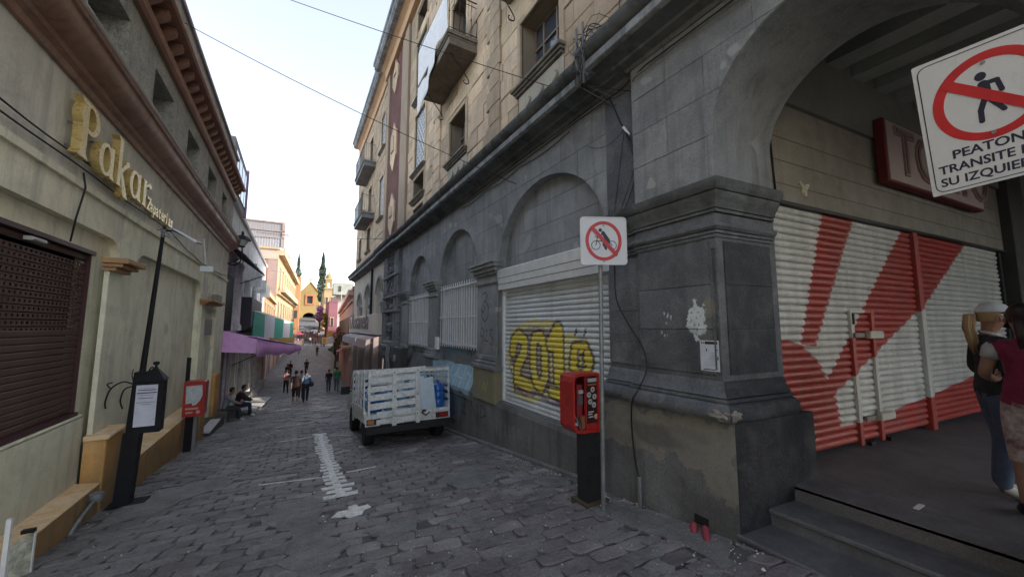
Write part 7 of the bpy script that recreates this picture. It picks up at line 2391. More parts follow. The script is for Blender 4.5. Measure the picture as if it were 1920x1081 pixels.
# ================================================================== TRUCK
TL = math.radians(-5.9)
tr = thing('stake_truck', 'small white stake bed pickup truck loaded with water jugs, parked by the blue painted wall', 'truck', (2.17, 8.05, gz(8.05) + .0), rot=(TL, 0, math.radians(-1.0)))
M_tw = pbr('truck_white', (.60, .62, .62), (.47, .49, .49), 5, .5, .15, 50, dirt=(.27, .25, .22), dirta=.75, streak=(.30, .24, .18), streaka=.5, obj=True, grain=.08, spec=.4)
M_tb = plain('truck_body_white', (.50, .51, .51), .35)
M_rub = plain('tyre_rubber', (.015, .015, .016), .85)
M_blkp = plain('chassis_black', (.012, .012, .013), .7)
def T(name, b_, m, parent=tr, **kw):
    return mk(name, b_, m, parent, local=True, **kw)
T('bed', B().box(-.88, .88, .02, 2.15, .60, .66), M_tw)
T('bed_side', B().box(-.895, -.86, .02, 2.15, .50, .72), M_tw)
T('bed_side', B().box(.86, .895, .02, 2.15, .50, .72), M_tw)
T('tail_panel', B().box(-.88, .88, -.02, .02, .44, .655), M_tw)
T('tail_sill', B().box(.02, .87, -.045, -.02, .585, .655), M_tw)
T('bumper', B().box(-.87, .93, -.14, -.03, .30, .425).box(.90, .96, -.14, .1, .34, .40), M_blkp)
for x0, x1, m_ in ((-.86, -.60, plain('lamp_amber', (.42, .14, .02), .3)), (.56, .84, plain('lamp_red', (.30, .02, .025), .25))):
    hl_ = T('tail_lamp', B().box(x0, x1, -.04, -.021, .465, .575), plain('lamp_surround', (.02, .02, .02), .5))
    T('lens', B().box(x0 + (.02 if x0 < 0 else .07), x1 - (.12 if x0 < 0 else .02), -.055, -.041, .48, .56), m_, hl_)
T('plate_holder', B().box(-.12, .18, -.035, -.021, .45, .57), M_blkp)
T('licence_plate', B().box(-.10, .16, -.045, -.036, .46, .56), plain('plate_white', (.5, .5, .5), .5))
T('chassis', B().box(-.5, -.38, 0, 3.9, .30, .48).box(.38, .5, 0, 3.9, .30, .48).box(-.7, .7, .48, .58, .24, .36), M_blkp)
for sx, y_ in ((-1, .55), (1, .55), (-1, 2.9), (1, 2.9)):
    wh = T('wheel', B().lathe((sx * .74, y_, .30), [(.17, -.10), (.28, -.10), (.305, -.07), (.31, 0), (.305, .07), (.28, .10), (.17, .10)], 26, 'x'), M_rub, smooth=True)
    T('rim', B().lathe((sx * .74, y_, .30), [(.001, -.05), (.10, -.06), (.168, -.085), (.168, .085), (.10, .06), (.001, .05)], 20, 'x'), plain('rim_grey', (.20, .20, .20), .45, .6), wh, smooth=True)
T('cab', B().prof(lambda a, b_, c: (a, c, b_), -.80, .80, [(.50, 2.25), (1.46, 2.28), (1.50, 2.45), (1.50, 3.05), (1.40, 3.25), (1.02, 3.62), (.98, 4.10), (.72, 4.28), (.42, 4.30), (.36, 2.25)]), M_tb, smooth=True)
T('rear_window', B().box(-.62, .62, 2.235, 2.25, .98, 1.36), M_glass)
T('side_window', B().prof(lambda a, b_, c: (a, c, b_), -.806, -.801, [(1.02, 2.42), (1.40, 2.45), (1.40, 3.0), (1.04, 3.38)]), M_glass)
T('windscreen', B().prof(lambda a, b_, c: (a, c, b_), -.66, .66, [(1.05, 3.625), (1.38, 3.30), (1.39, 3.32), (1.06, 3.64)]), M_glass)
T('door', B().box(-.808, -.803, 2.40, 3.42, .50, 1.0), M_tb)
T('wheel_arch', B().prof(lambda a, b_, c: (a, c, b_), -.84, -.80, [(.30, 2.5), (.62, 2.55), (.68, 2.7), (.68, 3.1), (.62, 3.25), (.30, 3.3), (.30, 3.24), (.58, 3.2), (.63, 3.08), (.63, 2.72), (.58, 2.6), (.30, 2.56)]), M_tb)
mr = T('wing_mirror', B().box(-1.08, -.86, 3.12, 3.18, .92, 1.12), M_blkp)
T('mirror_arm', B().tube([(-.86, 3.15, 1.0), (-.78, 3.2, .98)], .02, 5), M_blkp, mr)
rr = random.Random(15)
# side stakes: uprights and rails
for sx in (-1, 1):
    sdm = T('stake_side', B().box(sx * .89 - .018, sx * .89 + .018, .06, 2.1, .72, .78), M_tw)
    for i in range(7):
        y_ = .06 + i * .48
        if y_ < 2.1:
            T('upright', B().box(sx * .90 - .010, sx * .90 + .010, y_, y_ + .08, .66, 1.54), M_tw, sdm)
    for z_ in ((.86, 1.02, 1.18, 1.34, 1.47) if sx > 0 else (.95, 1.45)):
        T('rail', B().box(sx * .865 - .012, sx * .865 + .012, .04, 2.12, z_, z_ + (.075 if sx > 0 else .03) + rr.uniform(-.01, .01)), M_tw, sdm)
fm = T('front_rack', B().box(-.88, .88, 2.10, 2.14, .66, .74), M_tw)
for z_ in (.82, .98, 1.14, 1.30, 1.46):
    T('rail', B().box(-.88, .88, 2.10, 2.13, z_, z_ + .09), M_tw, fm)
# rear gate, hung a little crooked over the left two thirds
gt = T('rear_gate', B().box(-.845, -.80, -.075, -.045, .66, 1.50), M_tw)
def gboard(x0, x1, z0, z1, y_, tilt):
    v = []
    for y in (y_, y_ + .022):
        v += [(x0, y, z0), (x1, y, z0 + tilt), (x1, y, z1 + tilt), (x0, y, z1)]
    return B().add(v, [(0, 1, 2, 3), (7, 6, 5, 4), (0, 4, 5, 1), (1, 5, 6, 2), (2, 6, 7, 3), (3, 7, 4, 0)])
for k, (z0, z1, x0, x1) in enumerate(((1.43, 1.53, -.80, .32), (1.27, 1.37, -.84, .20), (1.10, 1.21, -.86, .18), (.93, 1.05, -.83, .16), (.76, .88, -.80, .20), (.60, .71, -.68, .24), (.45, .56, -.68, .24))):
    T('board', gboard(x0, x1, z0, z1, -.10, .05 * (1 if k < 5 else .6)), M_tw, gt)
for x0 in (-.38, .10):
    T('gate_post', gboard(x0, x0 + .085, .42, 1.50, -.126, .004), M_tw, gt)
for (x_, z_) in ((-.34, 1.48), (.14, 1.50), (-.34, 1.0), (.14, 1.0), (-.34, .62), (.14, .62)):
    T('bolt', B().lathe((x_, -.128, z_), [(.001, -.01), (.012, -.01), (.012, 0)], 7, 'y'), M_blkp, gt)
gt2 = T('top_board', B().box(.18, .86, -.02, .02, 1.46, 1.52), M_tw)
T('gate_chain', B().tube([(.24, -.12, .62), (.32, -.10, .55), (.42, -.05, .60)], .012, 5), M_blkp)
T('hinge', B().box(-.62, -.40, -.15, -.13, .445, .475).box(.20, .34, -.06, -.045, .62, .66), M_blkp)
# cargo: things of their own
def cargo(name, label, cat, loc, group=None):
    M = Matrix.Rotation(TL, 4, 'X')
    p = Vector((2.17, 8.05, gz(8.05))) + M @ Vector(loc)
    return thing(name, label, cat, tuple(p), group, rot=(TL, 0, 0))
c1 = cargo('plastic_tank', 'milky white plastic tank leaning against the gate boards of the truck', 'tank', (.36, .10, .66))
bb = B()
bb.add([(-.24, -.06, .0), (.24, -.10, -.02), (.26, .30, .0), (-.24, .34, .0), (-.28, -.05, .62), (.16, -.12, .68), (.18, .25, .66), (-.28, .30, .60)], [(0, 3, 2, 1), (4, 5, 6, 7), (0, 1, 5, 4), (1, 2, 6, 5), (2, 3, 7, 6), (3, 0, 4, 7)])
o = mk('body', bb, plain('milky_plastic', (.50, .60, .68), .35), c1, local=True)
bv = o.modifiers.new('bev', 'BEVEL'); bv.width = .03; bv.segments = 3
mk('cap', B().lathe((-.05, .10, .64), [(.001, .05), (.07, .05), (.075, 0)], 12), M_white, c1, local=True)
def jug(loc, label, col, r_=.135, h=.42):
    t = cargo('water_jug', label, 'water jug', loc, 'water jugs on the truck bed')
    mk('bottle', B().lathe((0, 0, 0), [(r_ * .9, 0), (r_, .03), (r_, h * .25), (r_ * .94, h * .28), (r_, h * .31), (r_, h * .55), (r_ * .94, h * .58), (r_, h * .61), (r_ * .97, h * .75), (r_ * .6, h * .88), (r_ * .22, h * .94), (r_ * .22, h)], 18), col, t, local=True, smooth=True)
    mk('cap', B().lathe((0, 0, h), [(r_ * .25, -.02), (r_ * .25, .02), (.001, .022)], 12), plain('blue_cap', (.02, .08, .35), .4), t, local=True)
    return t
mb = plain('jug_blue', (.02, .11, .38), .25)
ml = plain('jug_pale_blue', (.20, .38, .52), .2)
jug((.70, .22, .67), 'deep blue water jug at the rear right corner of the truck bed', mb, .15, .56)
jug((.62, .60, .67), 'blue water jug behind the rear right one', mb, .14, .5)
jug((.25, .55, .67), 'pale water jug standing behind the milky tank', ml, .14, .66)
k = 0
for ix, iy in ((-.62, .4), (-.3, .45), (-.65, .9), (-.3, .95), (.1, 1.0), (.45, 1.05), (-.6, 1.4), (-.2, 1.45), (.25, 1.5), (.6, 1.5)):
    jug((ix, iy, .67), '%s water jug, %s from the left in the %s row behind the gate boards' % ('deep blue' if k % 3 == 0 else 'clear', ('first', 'second', 'third', 'fourth')[{-.62: 0, -.3: 1, -.65: 0, .1: 2, .45: 3, -.6: 0, -.2: 1, .25: 2, .6: 3}[ix]], 'rear' if iy < .6 else ('middle' if iy < 1.2 else 'front')), mb if k % 3 == 0 else ml)
    k += 1
for ix, iy, lb in ((.15, .75, 'upper pale jug lying on the load near the gate top'), (.35, .9, 'second upper pale jug on top of the load')):
    t = jug((ix, iy, 1.22), lb, ml, .13, .4)
    t.rotation_euler = (TL, math.radians(80), .3)

# ================================================================== PEOPLE
BONES = {}
def person(name, label, loc, heading, h, pose, cols, fingers=False, extras=None, lift=0.0):
    """one continuous skinned body; clothing and hair are children"""
    s = h / 1.68
    J = dict(pel=(0, 0, .93), wai=(0, .0, 1.06), che=(0, .01, 1.26), nec=(0, 0, 1.42), hb=(0, .01, 1.49), hd=(0, .025, 1.57), ht=(0, .015, 1.635),
             ls=(-.165, 0, 1.37), le=(-.20, -.02, 1.10), lw=(-.20, .05, .87), lh=(-.20, .075, .79), rs=(.165, 0, 1.37), re=(.20, -.02, 1.10), rw=(.20, .05, .87), rh=(.20, .075, .79),
             lt=(-.09, 0, .88), lk=(-.095, .02, .49), la=(-.095, -.01, .09), lf=(-.10, .10, .035), lf2=(-.10, .15, .03), rt=(.09, 0, .88), rk=(.095, .02, .49), ra=(.095, -.01, .09), rf=(.10, .10, .035), rf2=(.10, .15, .03))
    J.update(pose)
    Rr = dict(pel=.125, wai=.11, che=.125, nec=.052, hb=.055, hd=.088, ht=.065, ls=.058, le=.042, lw=.030, lh=.034, rs=.058, re=.042, rw=.030, rh=.034,
              lt=.085, lk=.058, la=.038, lf=.036, lf2=.028, rt=.085, rk=.058, ra=.038, rf=.036, rf2=.028)
    if cols.get('wide'):
        for k_ in ('pel', 'wai', 'che', 'lt', 'rt'):
            Rr[k_] *= cols['wide']
    E_ = [('pel', 'wai', 'torso'), ('wai', 'che', 'torso'), ('che', 'nec', 'torso'), ('nec', 'hb', 'head'), ('hb', 'hd', 'head'), ('hd', 'ht', 'head'),
          ('che', 'ls', 'torso'), ('ls', 'le', 'uparm'), ('le', 'lw', 'forearm'), ('lw', 'lh', 'hand'), ('che', 'rs', 'torso'), ('rs', 're', 'uparm'), ('re', 'rw', 'forearm'), ('rw', 'rh', 'hand'),
          ('pel', 'lt', 'hip'), ('lt', 'lk', 'thigh'), ('lk', 'la', 'shin'), ('la', 'lf', 'foot'), ('lf', 'lf2', 'foot'), ('pel', 'rt', 'hip'), ('rt', 'rk', 'thigh'), ('rk', 'ra', 'shin'), ('ra', 'rf', 'foot'), ('rf', 'rf2', 'foot')]
    names = list(J)
    me = bpy.data.meshes.new('skel')
    me.from_pydata([J[n_] for n_ in names], [(names.index(a), names.index(b_)) for a, b_, _ in E_], [])
    bm = bmesh.new(); bm.from_mesh(me)
    sk = bm.verts.layers.skin.verify()
    bm.verts.ensure_lookup_table()
    for i, n_ in enumerate(names):
        r_ = Rr[n_]
        ry = r_ * (.78 if n_ in ('pel', 'wai', 'che') else 1.0)
        bm.verts[i][sk].radius = (r_, ry) if n_ not in ('lf', 'rf', 'lf2', 'rf2') else (r_, r_)
        bm.verts[i][sk].use_root = (n_ == 'pel')
    bm.to_mesh(me); bm.free()
    tmp = bpy.data.objects.new('skel', me)
    COL.objects.link(tmp)
    tmp.modifiers.new('skin', 'SKIN').use_smooth_shade = True
    sb_ = tmp.modifiers.new('sub', 'SUBSURF'); sb_.levels = 2; sb_.render_levels = 2
    bpy.context.view_layer.update()
    dg = bpy.context.evaluated_depsgraph_get()
    em = tmp.evaluated_get(dg).to_mesh()
    V = [v_.co.copy() for v_ in em.vertices]
    Nn = [v_.normal.copy() for v_ in em.vertices]
    F = [tuple(p_.vertices) for p_ in em.polygons]
    tmp.evaluated_get(dg).to_mesh_clear()
    bpy.data.objects.remove(tmp)
    segs = [(Vector(J[a]), Vector(J[b_]), t_) for a, b_, t_ in E_]
    def tagof(c):
        best = None
        for A, C_, t_ in segs:
            d = C_ - A
            u = max(0, min(1, (c - A).dot(d) / d.length_squared))
            ds = (c - A - d * u).length
            if best is None or ds < best[0]:
                best = (ds, t_, u)
        return best
    ft = [tagof(sum((V[i] for i in f_), Vector()) / len(f_)) for f_ in F]
    t = thing(name, label, 'person', loc, rot=(0, 0, heading))
    sc = lambda L_: [tuple(p * s + Vector((0, 0, lift))) for p in L_]
    skin = plain('skin_%s' % cols.get('skinname', 'a'), cols.get('skin', (.30, .17, .11)), .6)
    bb_ = B().add(sc(V), F)
    body = mk('body', bb_, skin, t, smooth='all', local=True)
    def cloth_part(nm, test, m, push, label=None):
        fs_ = [f_ for f_, tg_ in zip(F, ft) if test(tg_[1], tg_[2], f_)]
        if not fs_:
            return
        used = sorted({i for f_ in fs_ for i in f_})
        mp = {i: k_ for k_, i in enumerate(used)}
        pv = []
        for i in used:
            q = V[i] + Nn[i] * push
            pv.append(q)
        o__ = mk(nm, B().add(sc(pv), [tuple(mp[i] for i in f_) for f_ in fs_]), m, t, smooth='all', local=True, label=label)
        return o__
    zc = lambda f_: sum(V[i].z for i in f_) / len(f_)
    slv = cols.get('sleeve', 'short')
    arms = ('uparm', 'forearm') if slv == 'long' else (('uparm',) if slv == 'short' else ())
    wz = J['wai'][2] - .09
    cloth_part('shirt', lambda tg_, u, f_: (tg_ in arms) or (tg_ in ('torso', 'hip') and zc(f_) > wz - (.07 if cols.get('untucked') else 0) and zc(f_) < J['nec'][2] + .01), cols['shirt'], .016)
    if cols.get('skirt'):
        bbk = B()
        n_ = 16
        hz = cols['skirt']
        rows_ = []
        for (zz, rx_, ry_) in ((J['pel'][2] + .06, .15, .115), (J['pel'][2] - .08, .19, .15), (hz, .21, .17)):
            rows_.append([(rx_ * math.cos(6.283 * k_ / n_), ry_ * math.sin(6.283 * k_ / n_), zz + .01 * math.sin(k_ * 2.3)) for k_ in range(n_)])
        vv = [Vector(p_) for rw_ in rows_ for p_ in rw_]
        bbk.add(sc(vv), [(i * n_ + k_, i * n_ + (k_ + 1) % n_, (i + 1) * n_ + (k_ + 1) % n_, (i + 1) * n_ + k_) for i in range(2) for k_ in range(n_)])
        mk('skirt', bbk, cols['trousers'], t, smooth='all', local=True)
    elif cols.get('trousers'):
        cut = cols.get('hem', 0)
        cloth_part('trousers', lambda tg_, u, f_: (tg_ in ('thigh', 'hip') or (tg_ == 'shin' and (cut == 0 or u < cut)) or (tg_ == 'torso')) and zc(f_) < wz + .03, cols['trousers'], .013)
    xm_ = lambda f_: sum(V[i].x for i in f_) / len(f_)
    for sg_ in (-1, 1):
        cloth_part('shoe', lambda tg_, u, f_: (tg_ == 'foot' or (tg_ == 'shin' and u > .93)) and xm_(f_) * sg_ > 0, cols['shoes'], .008)
    # hair: cap over the back and top of the head
    hd_ = (Vector(J['hd']) + Vector(J['ht'])) / 2
    face = Vector(J['hd']) - Vector(J['nec'])
    fw = Vector((0, 1, 0))
    if 'look' in cols:
        fw = Vector(cols['look']).normalized()
    bmh = bmesh.new()
    bmesh.ops.create_uvsphere(bmh, u_segments=18, v_segments=12, radius=1)
    rg = Vector((fw.y, -fw.x, 0)).normalized()
    if cols.get('hair') is not None:
        vv, ff = [], []
        for v_ in bmh.verts:
            c_ = v_.co
            vv.append(hd_ + rg * c_.x * .087 + fw * (c_.y * .100 - .010) + Vector((0, 0, c_.z * .112 + .012)))
        for f_ in bmh.faces:
            cm = f_.calc_center_median()
            if cm.z > .42 or (cm.y < -.05 and cm.z > -.55) or (cm.y < .32 and cm.z > .0):
                ff.append(tuple(q.index for q in f_.verts))
        mk('hair', B().add(sc(vv), ff), cols['hair'], t, smooth='all', local=True)
    bmh.free()
    if fingers:
        # face: nose, eyes, mouth, ears; hands with five fingers
        fb_ = B()
        up = Vector((0, 0, 1))
        hc = Vector(J['hd'])
        fb_.tube(sc([hc + fw * .085 + up * .028, hc + fw * .103 + up * .0, hc + fw * .098 - up * .012]), [.006 * s, .012 * s, .008 * s], 7)
        mk('nose', fb_, skin, t, smooth='all', local=True)
        for sx in (-1, 1):
            mk('ear', B().tube(sc([hc + rg * sx * .083 + up * .03, hc + rg * sx * .094 + up * .01, hc + rg * sx * .084 - up * .015]), [.007 * s, .012 * s, .006 * s], 7), skin, t, smooth='all', local=True)
            mk('eye', B().tube(sc([hc + fw * .080 + rg * sx * .020 + up * .03, hc + fw * .082 + rg * sx * .040 + up * .03]), .007 * s, 6), plain('eye_dark', (.05, .03, .03), .3), t, smooth='all', local=True)
        mk('mouth', B().tube(sc([hc + fw * .088 - rg * .022 - up * .035, hc + fw * .093 - up * .036, hc + fw * .088 + rg * .022 - up * .035]), .005 * s, 6), plain('lips', (.28, .09, .08), .5), t, smooth='all', local=True)
        for sd2 in 'lr':
            w0, h0 = Vector(J[sd2 + 'w']), Vector(J[sd2 + 'h'])
            d = (h0 - w0).normalized()
            side = d.cross(Vector((1 if sd2 == 'l' else -1, 0, 0))).normalized()
            if side.length < .1:
                side = Vector((0, 1, 0))
            nrm = d.cross(side).normalized()
            fb2 = B()
            for k_, (ofs, ln_) in enumerate(((-.027, .060), (-.009, .072), (.009, .068), (.026, .052))):
                b0_ = h0 + side * ofs - d * .005
                fb2.tube(sc([b0_, b0_ + d * ln_ * .5 + nrm * .004, b0_ + d * ln_ * .85 + nrm * .018, b0_ + d * ln_ + nrm * .032]), [.0095 * s, .009 * s, .008 * s, .006 * s], 7)
            tb_ = w0.lerp(h0, .45) + side * -.025
            fb2.tube(sc([tb_, tb_ - side * .03 + d * .02, tb_ - side * .038 + d * .055 + nrm * .012]), [.012 * s, .010 * s, .007 * s], 7)
            mk('fingers', fb2, skin, t, smooth='all', local=True)
    if extras:
        extras(t, J, sc, s, hd_, fw, rg)
    return t
BLKH = plain('black_hair', (.012, .010, .010), .5)
DKT = plain('dark_trousers', (.02, .02, .028), .85)
DKS = plain('dark_shoes', (.02, .02, .02), .6)
WHS = plain('white_shoes', (.50, .50, .48), .6)
def walk(k=1.0, arm=1.0):
    return dict(lk=(-.09, .14 * k, .50), la=(-.09, .20 * k, .10), lf=(-.095, .30 * k, .05), lf2=(-.095, .36 * k, .055), rk=(.09, -.02 * k, .49), ra=(.09, -.22 * k, .12), rf=(.095, -.15 * k, .045), rf2=(.095, -.10 * k, .035),
                re=(.21, .10 * arm, 1.12), rw=(.20, .24 * arm, .93), rh=(.19, .28 * arm, .86), le=(-.21, -.12 * arm, 1.12), lw=(-.21, -.10 * arm, .88), lh=(-.21, -.08 * arm, .80))
def at(u, Y):
    return ((u - 555) / 935 * Y * 1.0, Y, gz(Y))
M_b = lambda n_, c: plain(n_, c, .85)
def bag(side=1, c=(.02, .03, .06)):
    def f(t, J, sc, s, hd_, fw, rg):
        mk('shoulder_bag', B().lathe(tuple(Vector((side * .26, -.03, .95)) * s), [(.02, -.16 * s), (.11 * s, -.13 * s), (.12 * s, .05 * s), (.04 * s, .14 * s)], 12), plain('navy_bag', c, .7), t, smooth=True, local=True)
        mk('strap', B().tube(sc([Vector((side * .2, -.03, 1.05)), Vector((side * .05, -.1, 1.4)), Vector((side * -.02, .0, 1.46))]), .012 * s, 5), plain('navy_bag', c, .7), t, smooth='all', local=True)
    return f
# walkers, all seen from behind or ahead down the street
person('person', 'person walking away in a long burgundy shirt and dark shorts, nearest walker in mid street', at(561, 21.6), 0, 1.60, walk(.9), dict(shirt=M_b('burgundy_cloth', (.014, .004, .006)), trousers=M_b('burgundy_dark', (.03, .012, .014)), shoes=WHS, hair=BLKH, untucked=True, wide=1.25, hem=.25))
person('person', 'person in a light blue shirt walking away with a dark shoulder bag', at(580, 22.6), .05, 1.60, walk(-.8), dict(shirt=M_b('light_blue_cloth', (.12, .18, .28)), trousers=DKT, shoes=DKS, hair=BLKH, wide=1.1), extras=bag(1))
person('person', 'small person in pale teal hidden between the two nearest walkers', at(571, 24.5), 0, 1.56, walk(.7), dict(shirt=M_b('teal_cloth', (.14, .22, .22)), trousers=DKT, shoes=DKS, hair=BLKH))
person('person', 'person in a pinkish top and black trousers near the left shop posts', at(543, 29.5), .3, 1.50, walk(.6), dict(shirt=M_b('dusty_pink_cloth', (.26, .13, .12)), trousers=M_b('black_trousers', (.012, .012, .014)), shoes=DKS, hair=BLKH, skin=(.4, .24, .17), skinname='b'))
person('person', 'person in a green T-shirt and grey trousers walking beside the parked truck', at(640, 27.8), -.1, 1.58, walk(.9), dict(shirt=M_b('green_cloth', (.02, .20, .07)), trousers=M_b('grey_trousers', (.12, .13, .15)), shoes=DKS, hair=BLKH, wide=1.1))
person('person', 'slim person in a dark top and jeans left of the green T-shirt', at(624, 28.0), 0, 1.45, walk(-.6), dict(shirt=M_b('maroon_dark_cloth', (.03, .015, .02)), trousers=M_b('jeans_far', (.04, .055, .10)), shoes=DKS, hair=BLKH))
person('person', 'dark dressed person halfway up the street in front of the pale patch', at(579, 47), 0, 1.6, walk(.6), dict(shirt=M_b('black_cloth', (.012, .012, .014)), trousers=DKT, shoes=DKS, hair=BLKH))
person('person', 'person in black walking far up the street by the yellow sign', at(598, 67), .1, 1.6, walk(.7), dict(shirt=M_b('black_cloth', (.012, .012, .014)), trousers=DKT, shoes=DKS, hair=BLKH))
person('person', 'person in reddish brown standing at the far end of the left posts', at(544, 41), 2.6, 1.6, {}, dict(shirt=M_b('redbrown_cloth', (.10, .03, .03)), trousers=DKT, shoes=DKS, hair=BLKH))
person('person', 'second dark figure beside the reddish one far left', at(549, 44), 2.6, 1.65, {}, dict(shirt=M_b('black_cloth', (.012, .012, .014)), trousers=DKT, shoes=DKS, hair=BLKH))
for i, u in enumerate((583, 589, 594, 606, 611)):
    person('person', ('tiny figure in white by the stalls', 'tiny dark figure beside the red stall', 'tiny figure in red among the stalls', 'tiny figure in grey at the right stalls', 'tiny figure in violet farthest right')[i], at(u, 84 - i), 0, 1.6, {}, dict(
        shirt=[M_b('far_white', (.4, .4, .4)), M_b('black_cloth', (.012, .012, .014)), M_b('far_red', (.3, .04, .04)), M_b('far_grey', (.15, .15, .17)), M_b('far_violet', (.16, .08, .22))][i], trousers=DKT, shoes=DKS, hair=BLKH))
# two people sitting on the step
sit = dict(pel=(0, 0, .48), wai=(0, .04, .60), che=(0, .12, .80), nec=(0, .19, .94), hb=(0, .22, 1.0), hd=(0, .26, 1.07), ht=(0, .25, 1.14), ls=(-.165, .14, .90), rs=(.165, .14, .90),
           le=(-.21, .30, .70), lw=(-.10, .48, .62), lh=(-.06, .54, .62), re=(.21, .30, .70), rw=(.10, .48, .62), rh=(.06, .54, .62),
           lt=(-.09, .06, .46), lk=(-.13, .46, .46), la=(-.12, .46, .09), lf=(-.13, .57, .035), lf2=(-.13, .62, .03), rt=(.09, .06, .46), rk=(.13, .46, .46), ra=(.12, .50, .09), rf=(.13, .61, .035), rf2=(.13, .66, .03))
zs = gz(17.2)
person('person', 'seated person in a light grey top and white shoes, back against the purple shutter', (-2.1, 16.9, zs), -1.35, 1.66, sit, dict(shirt=M_b('light_grey_cloth', (.26, .26, .28)), trousers=M_b('dark_grey_trousers', (.05, .05, .055)), shoes=WHS, hair=BLKH, look=(0, 1, 0)))
person('person', 'seated person in a dark brown long sleeved top beside the one in grey', (-1.85, 17.9, gz(17.9) + .02), -1.55, 1.66, sit, dict(shirt=M_b('dark_brown_cloth', (.03, .022, .02)), trousers=M_b('navy_trousers', (.02, .025, .06)), shoes=WHS, hair=BLKH, sleeve='long'))
mk('stool', B().box(-2.30, -1.95, 16.75, 17.1, gz(17) - .05, gz(17) + .40), plain('stool_grey', (.14, .13, .13), .7), label='low grey box under the seated person in grey', cat='seat')
mk('stool', B().box(-2.05, -1.70, 17.75, 18.1, gz(18) - .05, gz(18) + .40), plain('stool_grey', (.14, .13, .13), .7), label='low grey box under the seated person in brown', cat='seat')
# pale display boards laid along the left step
for i in range(6):
    y_ = 18.6 + i * 1.25
    z = gz(y_) + .24
    bb = B().add([(-1.95, y_, z), (-1.25 + .04 * i, y_ + .15, z - .10), (-1.20 + .04 * i, y_ + .95, z - .16), (-1.95, y_ + .85, z - .08), (-1.95, y_, z - .05), (-1.25 + .04 * i, y_ + .15, z - .15), (-1.20 + .04 * i, y_ + .95, z - .21), (-1.95, y_ + .85, z - .13)],
                 [(0, 1, 2, 3), (4, 7, 6, 5), (0, 4, 5, 1), (1, 5, 6, 2), (2, 6, 7, 3), (3, 7, 4, 0)])
    mk('pale_board', bb, plain('pale_board', (.42, .42, .41), .6), label='pale board number on the step edge'.replace('number on', 'lying on') + (' nearest the seated people', ', second from the seated people', ', third from the seated people', ', fourth from the seated people', ', fifth from the seated people', ', farthest from the seated people')[i], cat='board', group='pale boards laid along the left step')

# the two women under the arcade
def cap_and_tail(t, J, sc, s, hd_, fw, rg):
    up = Vector((0, 0, 1))
    bm_ = bmesh.new()
    bmesh.ops.create_uvsphere(bm_, u_segments=20, v_segments=12, radius=1)
    vv = [hd_ + rg * v_.co.x * .098 + fw * v_.co.y * .112 + up * (max(v_.co.z, -.05) * .095 + .045) for v_ in bm_.verts]
    ff = [tuple(q.index for q in f_.verts) for f_ in bm_.faces if f_.calc_center_median().z > -.1]
    bm_.free()
    wc = plain('white_cap', (.66, .66, .68), .8)
    cp = mk('cap', B().add(sc(vv), ff), wc, t, smooth='all', local=True)
    P = []
    n_ = 9
    for k_ in range(n_ + 1):
        a_ = math.pi * k_ / n_
        P.append((math.cos(a_) * .085, .085 + math.sin(a_) * .12))
    v = [hd_ + rg * x_ + fw * y_ + up * (.040 - (y_ - .08) * .22) for x_, y_ in P] + [hd_ + rg * x_ + fw * y_ + up * (.032 - (y_ - .08) * .22) for x_, y_ in P]
    m_ = len(P)
    mk('brim', B().add(sc(v), [tuple(range(m_)), tuple(range(m_, 2 * m_))[::-1]] + [(i, (i + 1) % m_, m_ + (i + 1) % m_, m_ + i) for i in range(m_)]), wc, cp, local=True)
    mk('face_mask', B().tube(sc([hd_ + fw * .085 - up * .035 + rg * -.0, hd_ + fw * .100 - up * .055, hd_ + fw * .08 - up * .10]), [.045 * s, .048 * s, .035 * s], 12), plain('black_mask', (.012, .012, .014), .8), t, smooth='all', local=True)
    bl = plain('blonde_hair', (.42, .28, .14), .55)
    hb_ = B()
    rr_ = random.Random(3)
    for k_ in range(26):
        ox, oy = rr_.uniform(-.03, .03), rr_.uniform(-.03, .02)
        a0 = hd_ - fw * .095 + up * .02
        hb_.tube(sc([a0, a0 - fw * (.06 + oy) + rg * ox + up * .0, a0 - fw * (.075 + oy) + rg * ox * 1.3 - up * .12, a0 - fw * (.055 + oy) + rg * ox * 1.2 - up * .25, a0 - fw * (.045 + oy) + rg * ox - up * (.33 + rr_.uniform(-.03, .04))]), [.012 * s, .015 * s, .014 * s, .010 * s, .003 * s], 5)
    mk('ponytail', hb_, bl, t, smooth='all', local=True)
    mk('collar', B().tube(sc([Vector(J['nec']) + Vector((.06, -.03, .03)), Vector(J['nec']) + Vector((.0, -.06, .045)), Vector(J['nec']) + Vector((-.06, -.03, .03)), Vector(J['nec']) + Vector((-.05, .05, .0)), Vector(J['nec']) + Vector((.05, .05, .0)), Vector(J['nec']) + Vector((.06, -.03, .03))]), .014 * s, 6), plain('white_collar', (.55, .55, .55), .8), t, smooth='all', local=True)
    0 and mk('back_pocket', B().tube(sc([Vector((-.05, -.125, .90)), Vector((-.05, -.14, .82))]), [.03 * s, .03 * s], 8), plain('denim_pocket', (.09, .12, .18), .85), t, smooth='all', local=True)
DENIM = pbr('denim', (.085, .115, .175), (.055, .075, .12), 5, .85, .3, 200, obj=True, grain=.2)
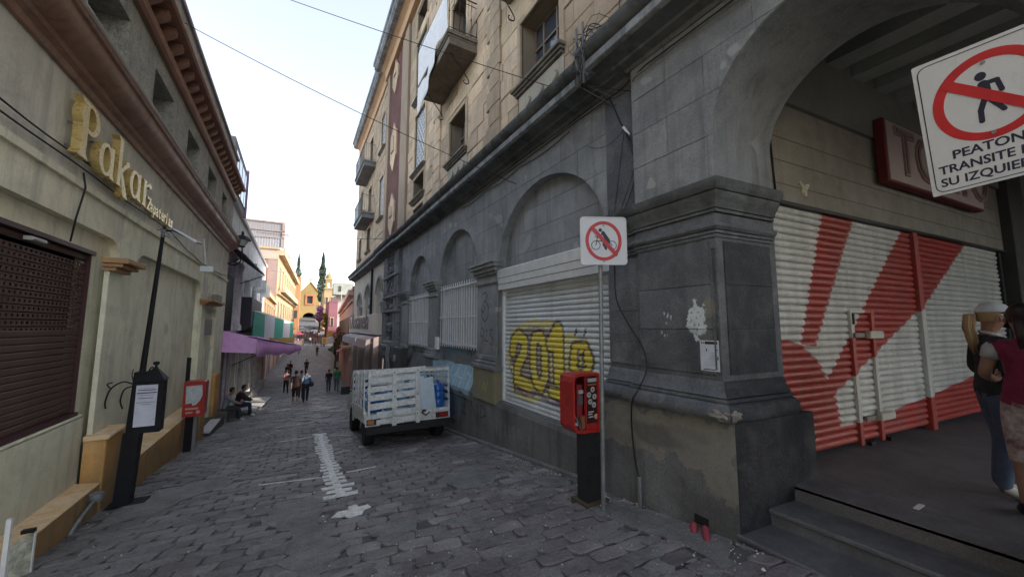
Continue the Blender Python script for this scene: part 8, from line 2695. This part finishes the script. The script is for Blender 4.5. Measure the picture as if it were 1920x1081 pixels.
person('person', 'woman in white cap, black mask, charcoal sweatshirt and jeans with a blonde ponytail', (5.40, .79, FZ), math.radians(-148), 1.62,
       dict(wai=(0, -.01, 1.05), hd=(0, .04, 1.565), ht=(0, .035, 1.63), re=(.235, .03, 1.12), rw=(.17, .23, 1.04), rh=(.13, .29, 1.03), le=(-.235, -.02, 1.11), lw=(-.19, .17, .98), lh=(-.16, .24, .97),
            lk=(-.09, .05, .49), rk=(.085, .0, .49), ra=(.08, -.06, .09), rf=(.085, .05, .035), rf2=(.085, .10, .03)),
       dict(shirt=pbr('charcoal_sweat', (.030, .031, .034), (.022, .023, .026), 8, .9, .3, 150, obj=True, grain=.2), trousers=DENIM, shoes=pbr('cream_sneaker', (.50, .47, .42), (.42, .40, .36), 12, .7, .1, 60, obj=True), hair=plain('blonde_hair', (.42, .28, .14), .55), sleeve='long', skin=(.36, .19, .13), skinname='c', untucked=True, wide=1.05),
       fingers=True, extras=cap_and_tail)
def vest(t, J, sc, s, hd_, fw, rg):
    mk('sleeve_cuff', B().tube(sc([Vector(J['ls']).lerp(Vector(J['le']), t_) for t_ in (-.05, .1, .25, .42)]), [.045 * s, .062 * s, .060 * s, .056 * s], 14), plain('white_sleeve', (.50, .50, .52), .8), t, smooth='all', local=True)
    hb_ = B()
    rr_ = random.Random(5)
    for k_ in range(20):
        ox = rr_.uniform(-.05, .05)
        a0 = hd_ - fw * .08 + Vector((0, 0, .02))
        hb_.tube(sc([a0 + rg * ox, a0 - fw * .03 + rg * ox - Vector((0, 0, .15)), a0 - fw * .02 + rg * ox * .8 - Vector((0, 0, .34))]), [.016 * s, .014 * s, .004 * s], 5)
    mk('long_hair', hb_, plain('dark_red_hair', (.035, .014, .012), .5), t, smooth='all', local=True)
person('person', 'woman in a magenta vest and patterned shorts at the right edge', (4.95, .55, FZ), math.radians(-75), 1.60,
       dict(le=(-.23, .05, 1.12), lw=(-.16, .26, 1.06), lh=(-.12, .33, 1.08), re=(.23, .05, 1.12), rw=(.16, .26, 1.06), rh=(.12, .33, 1.08)),
       dict(shirt=pbr('magenta_vest', (.21, .018, .055), (.16, .014, .042), 7, .75, .5, 40, obj=True, grain=.15), trousers=pbr('patterned_cloth', (.50, .44, .42), (.17, .09, .09), 11, .85, .1, 60, obj=True), shoes=plain('navy_shoe', (.015, .02, .05), .6), hair=plain('dark_red_hair', (.035, .014, .012), .5), sleeve='none', hem=.12, untucked=True, wide=1.1, skin=(.36, .21, .15), skinname='d'),
       fingers=True, extras=vest)

# remaining masonry: the stones past the first three hundred, as one mass per colour
for nm_, (bb_, m_) in masonry.items():
    mk('masonry', bb_, m_, bld, kind='stuff')
bpy.context.view_layer.update()
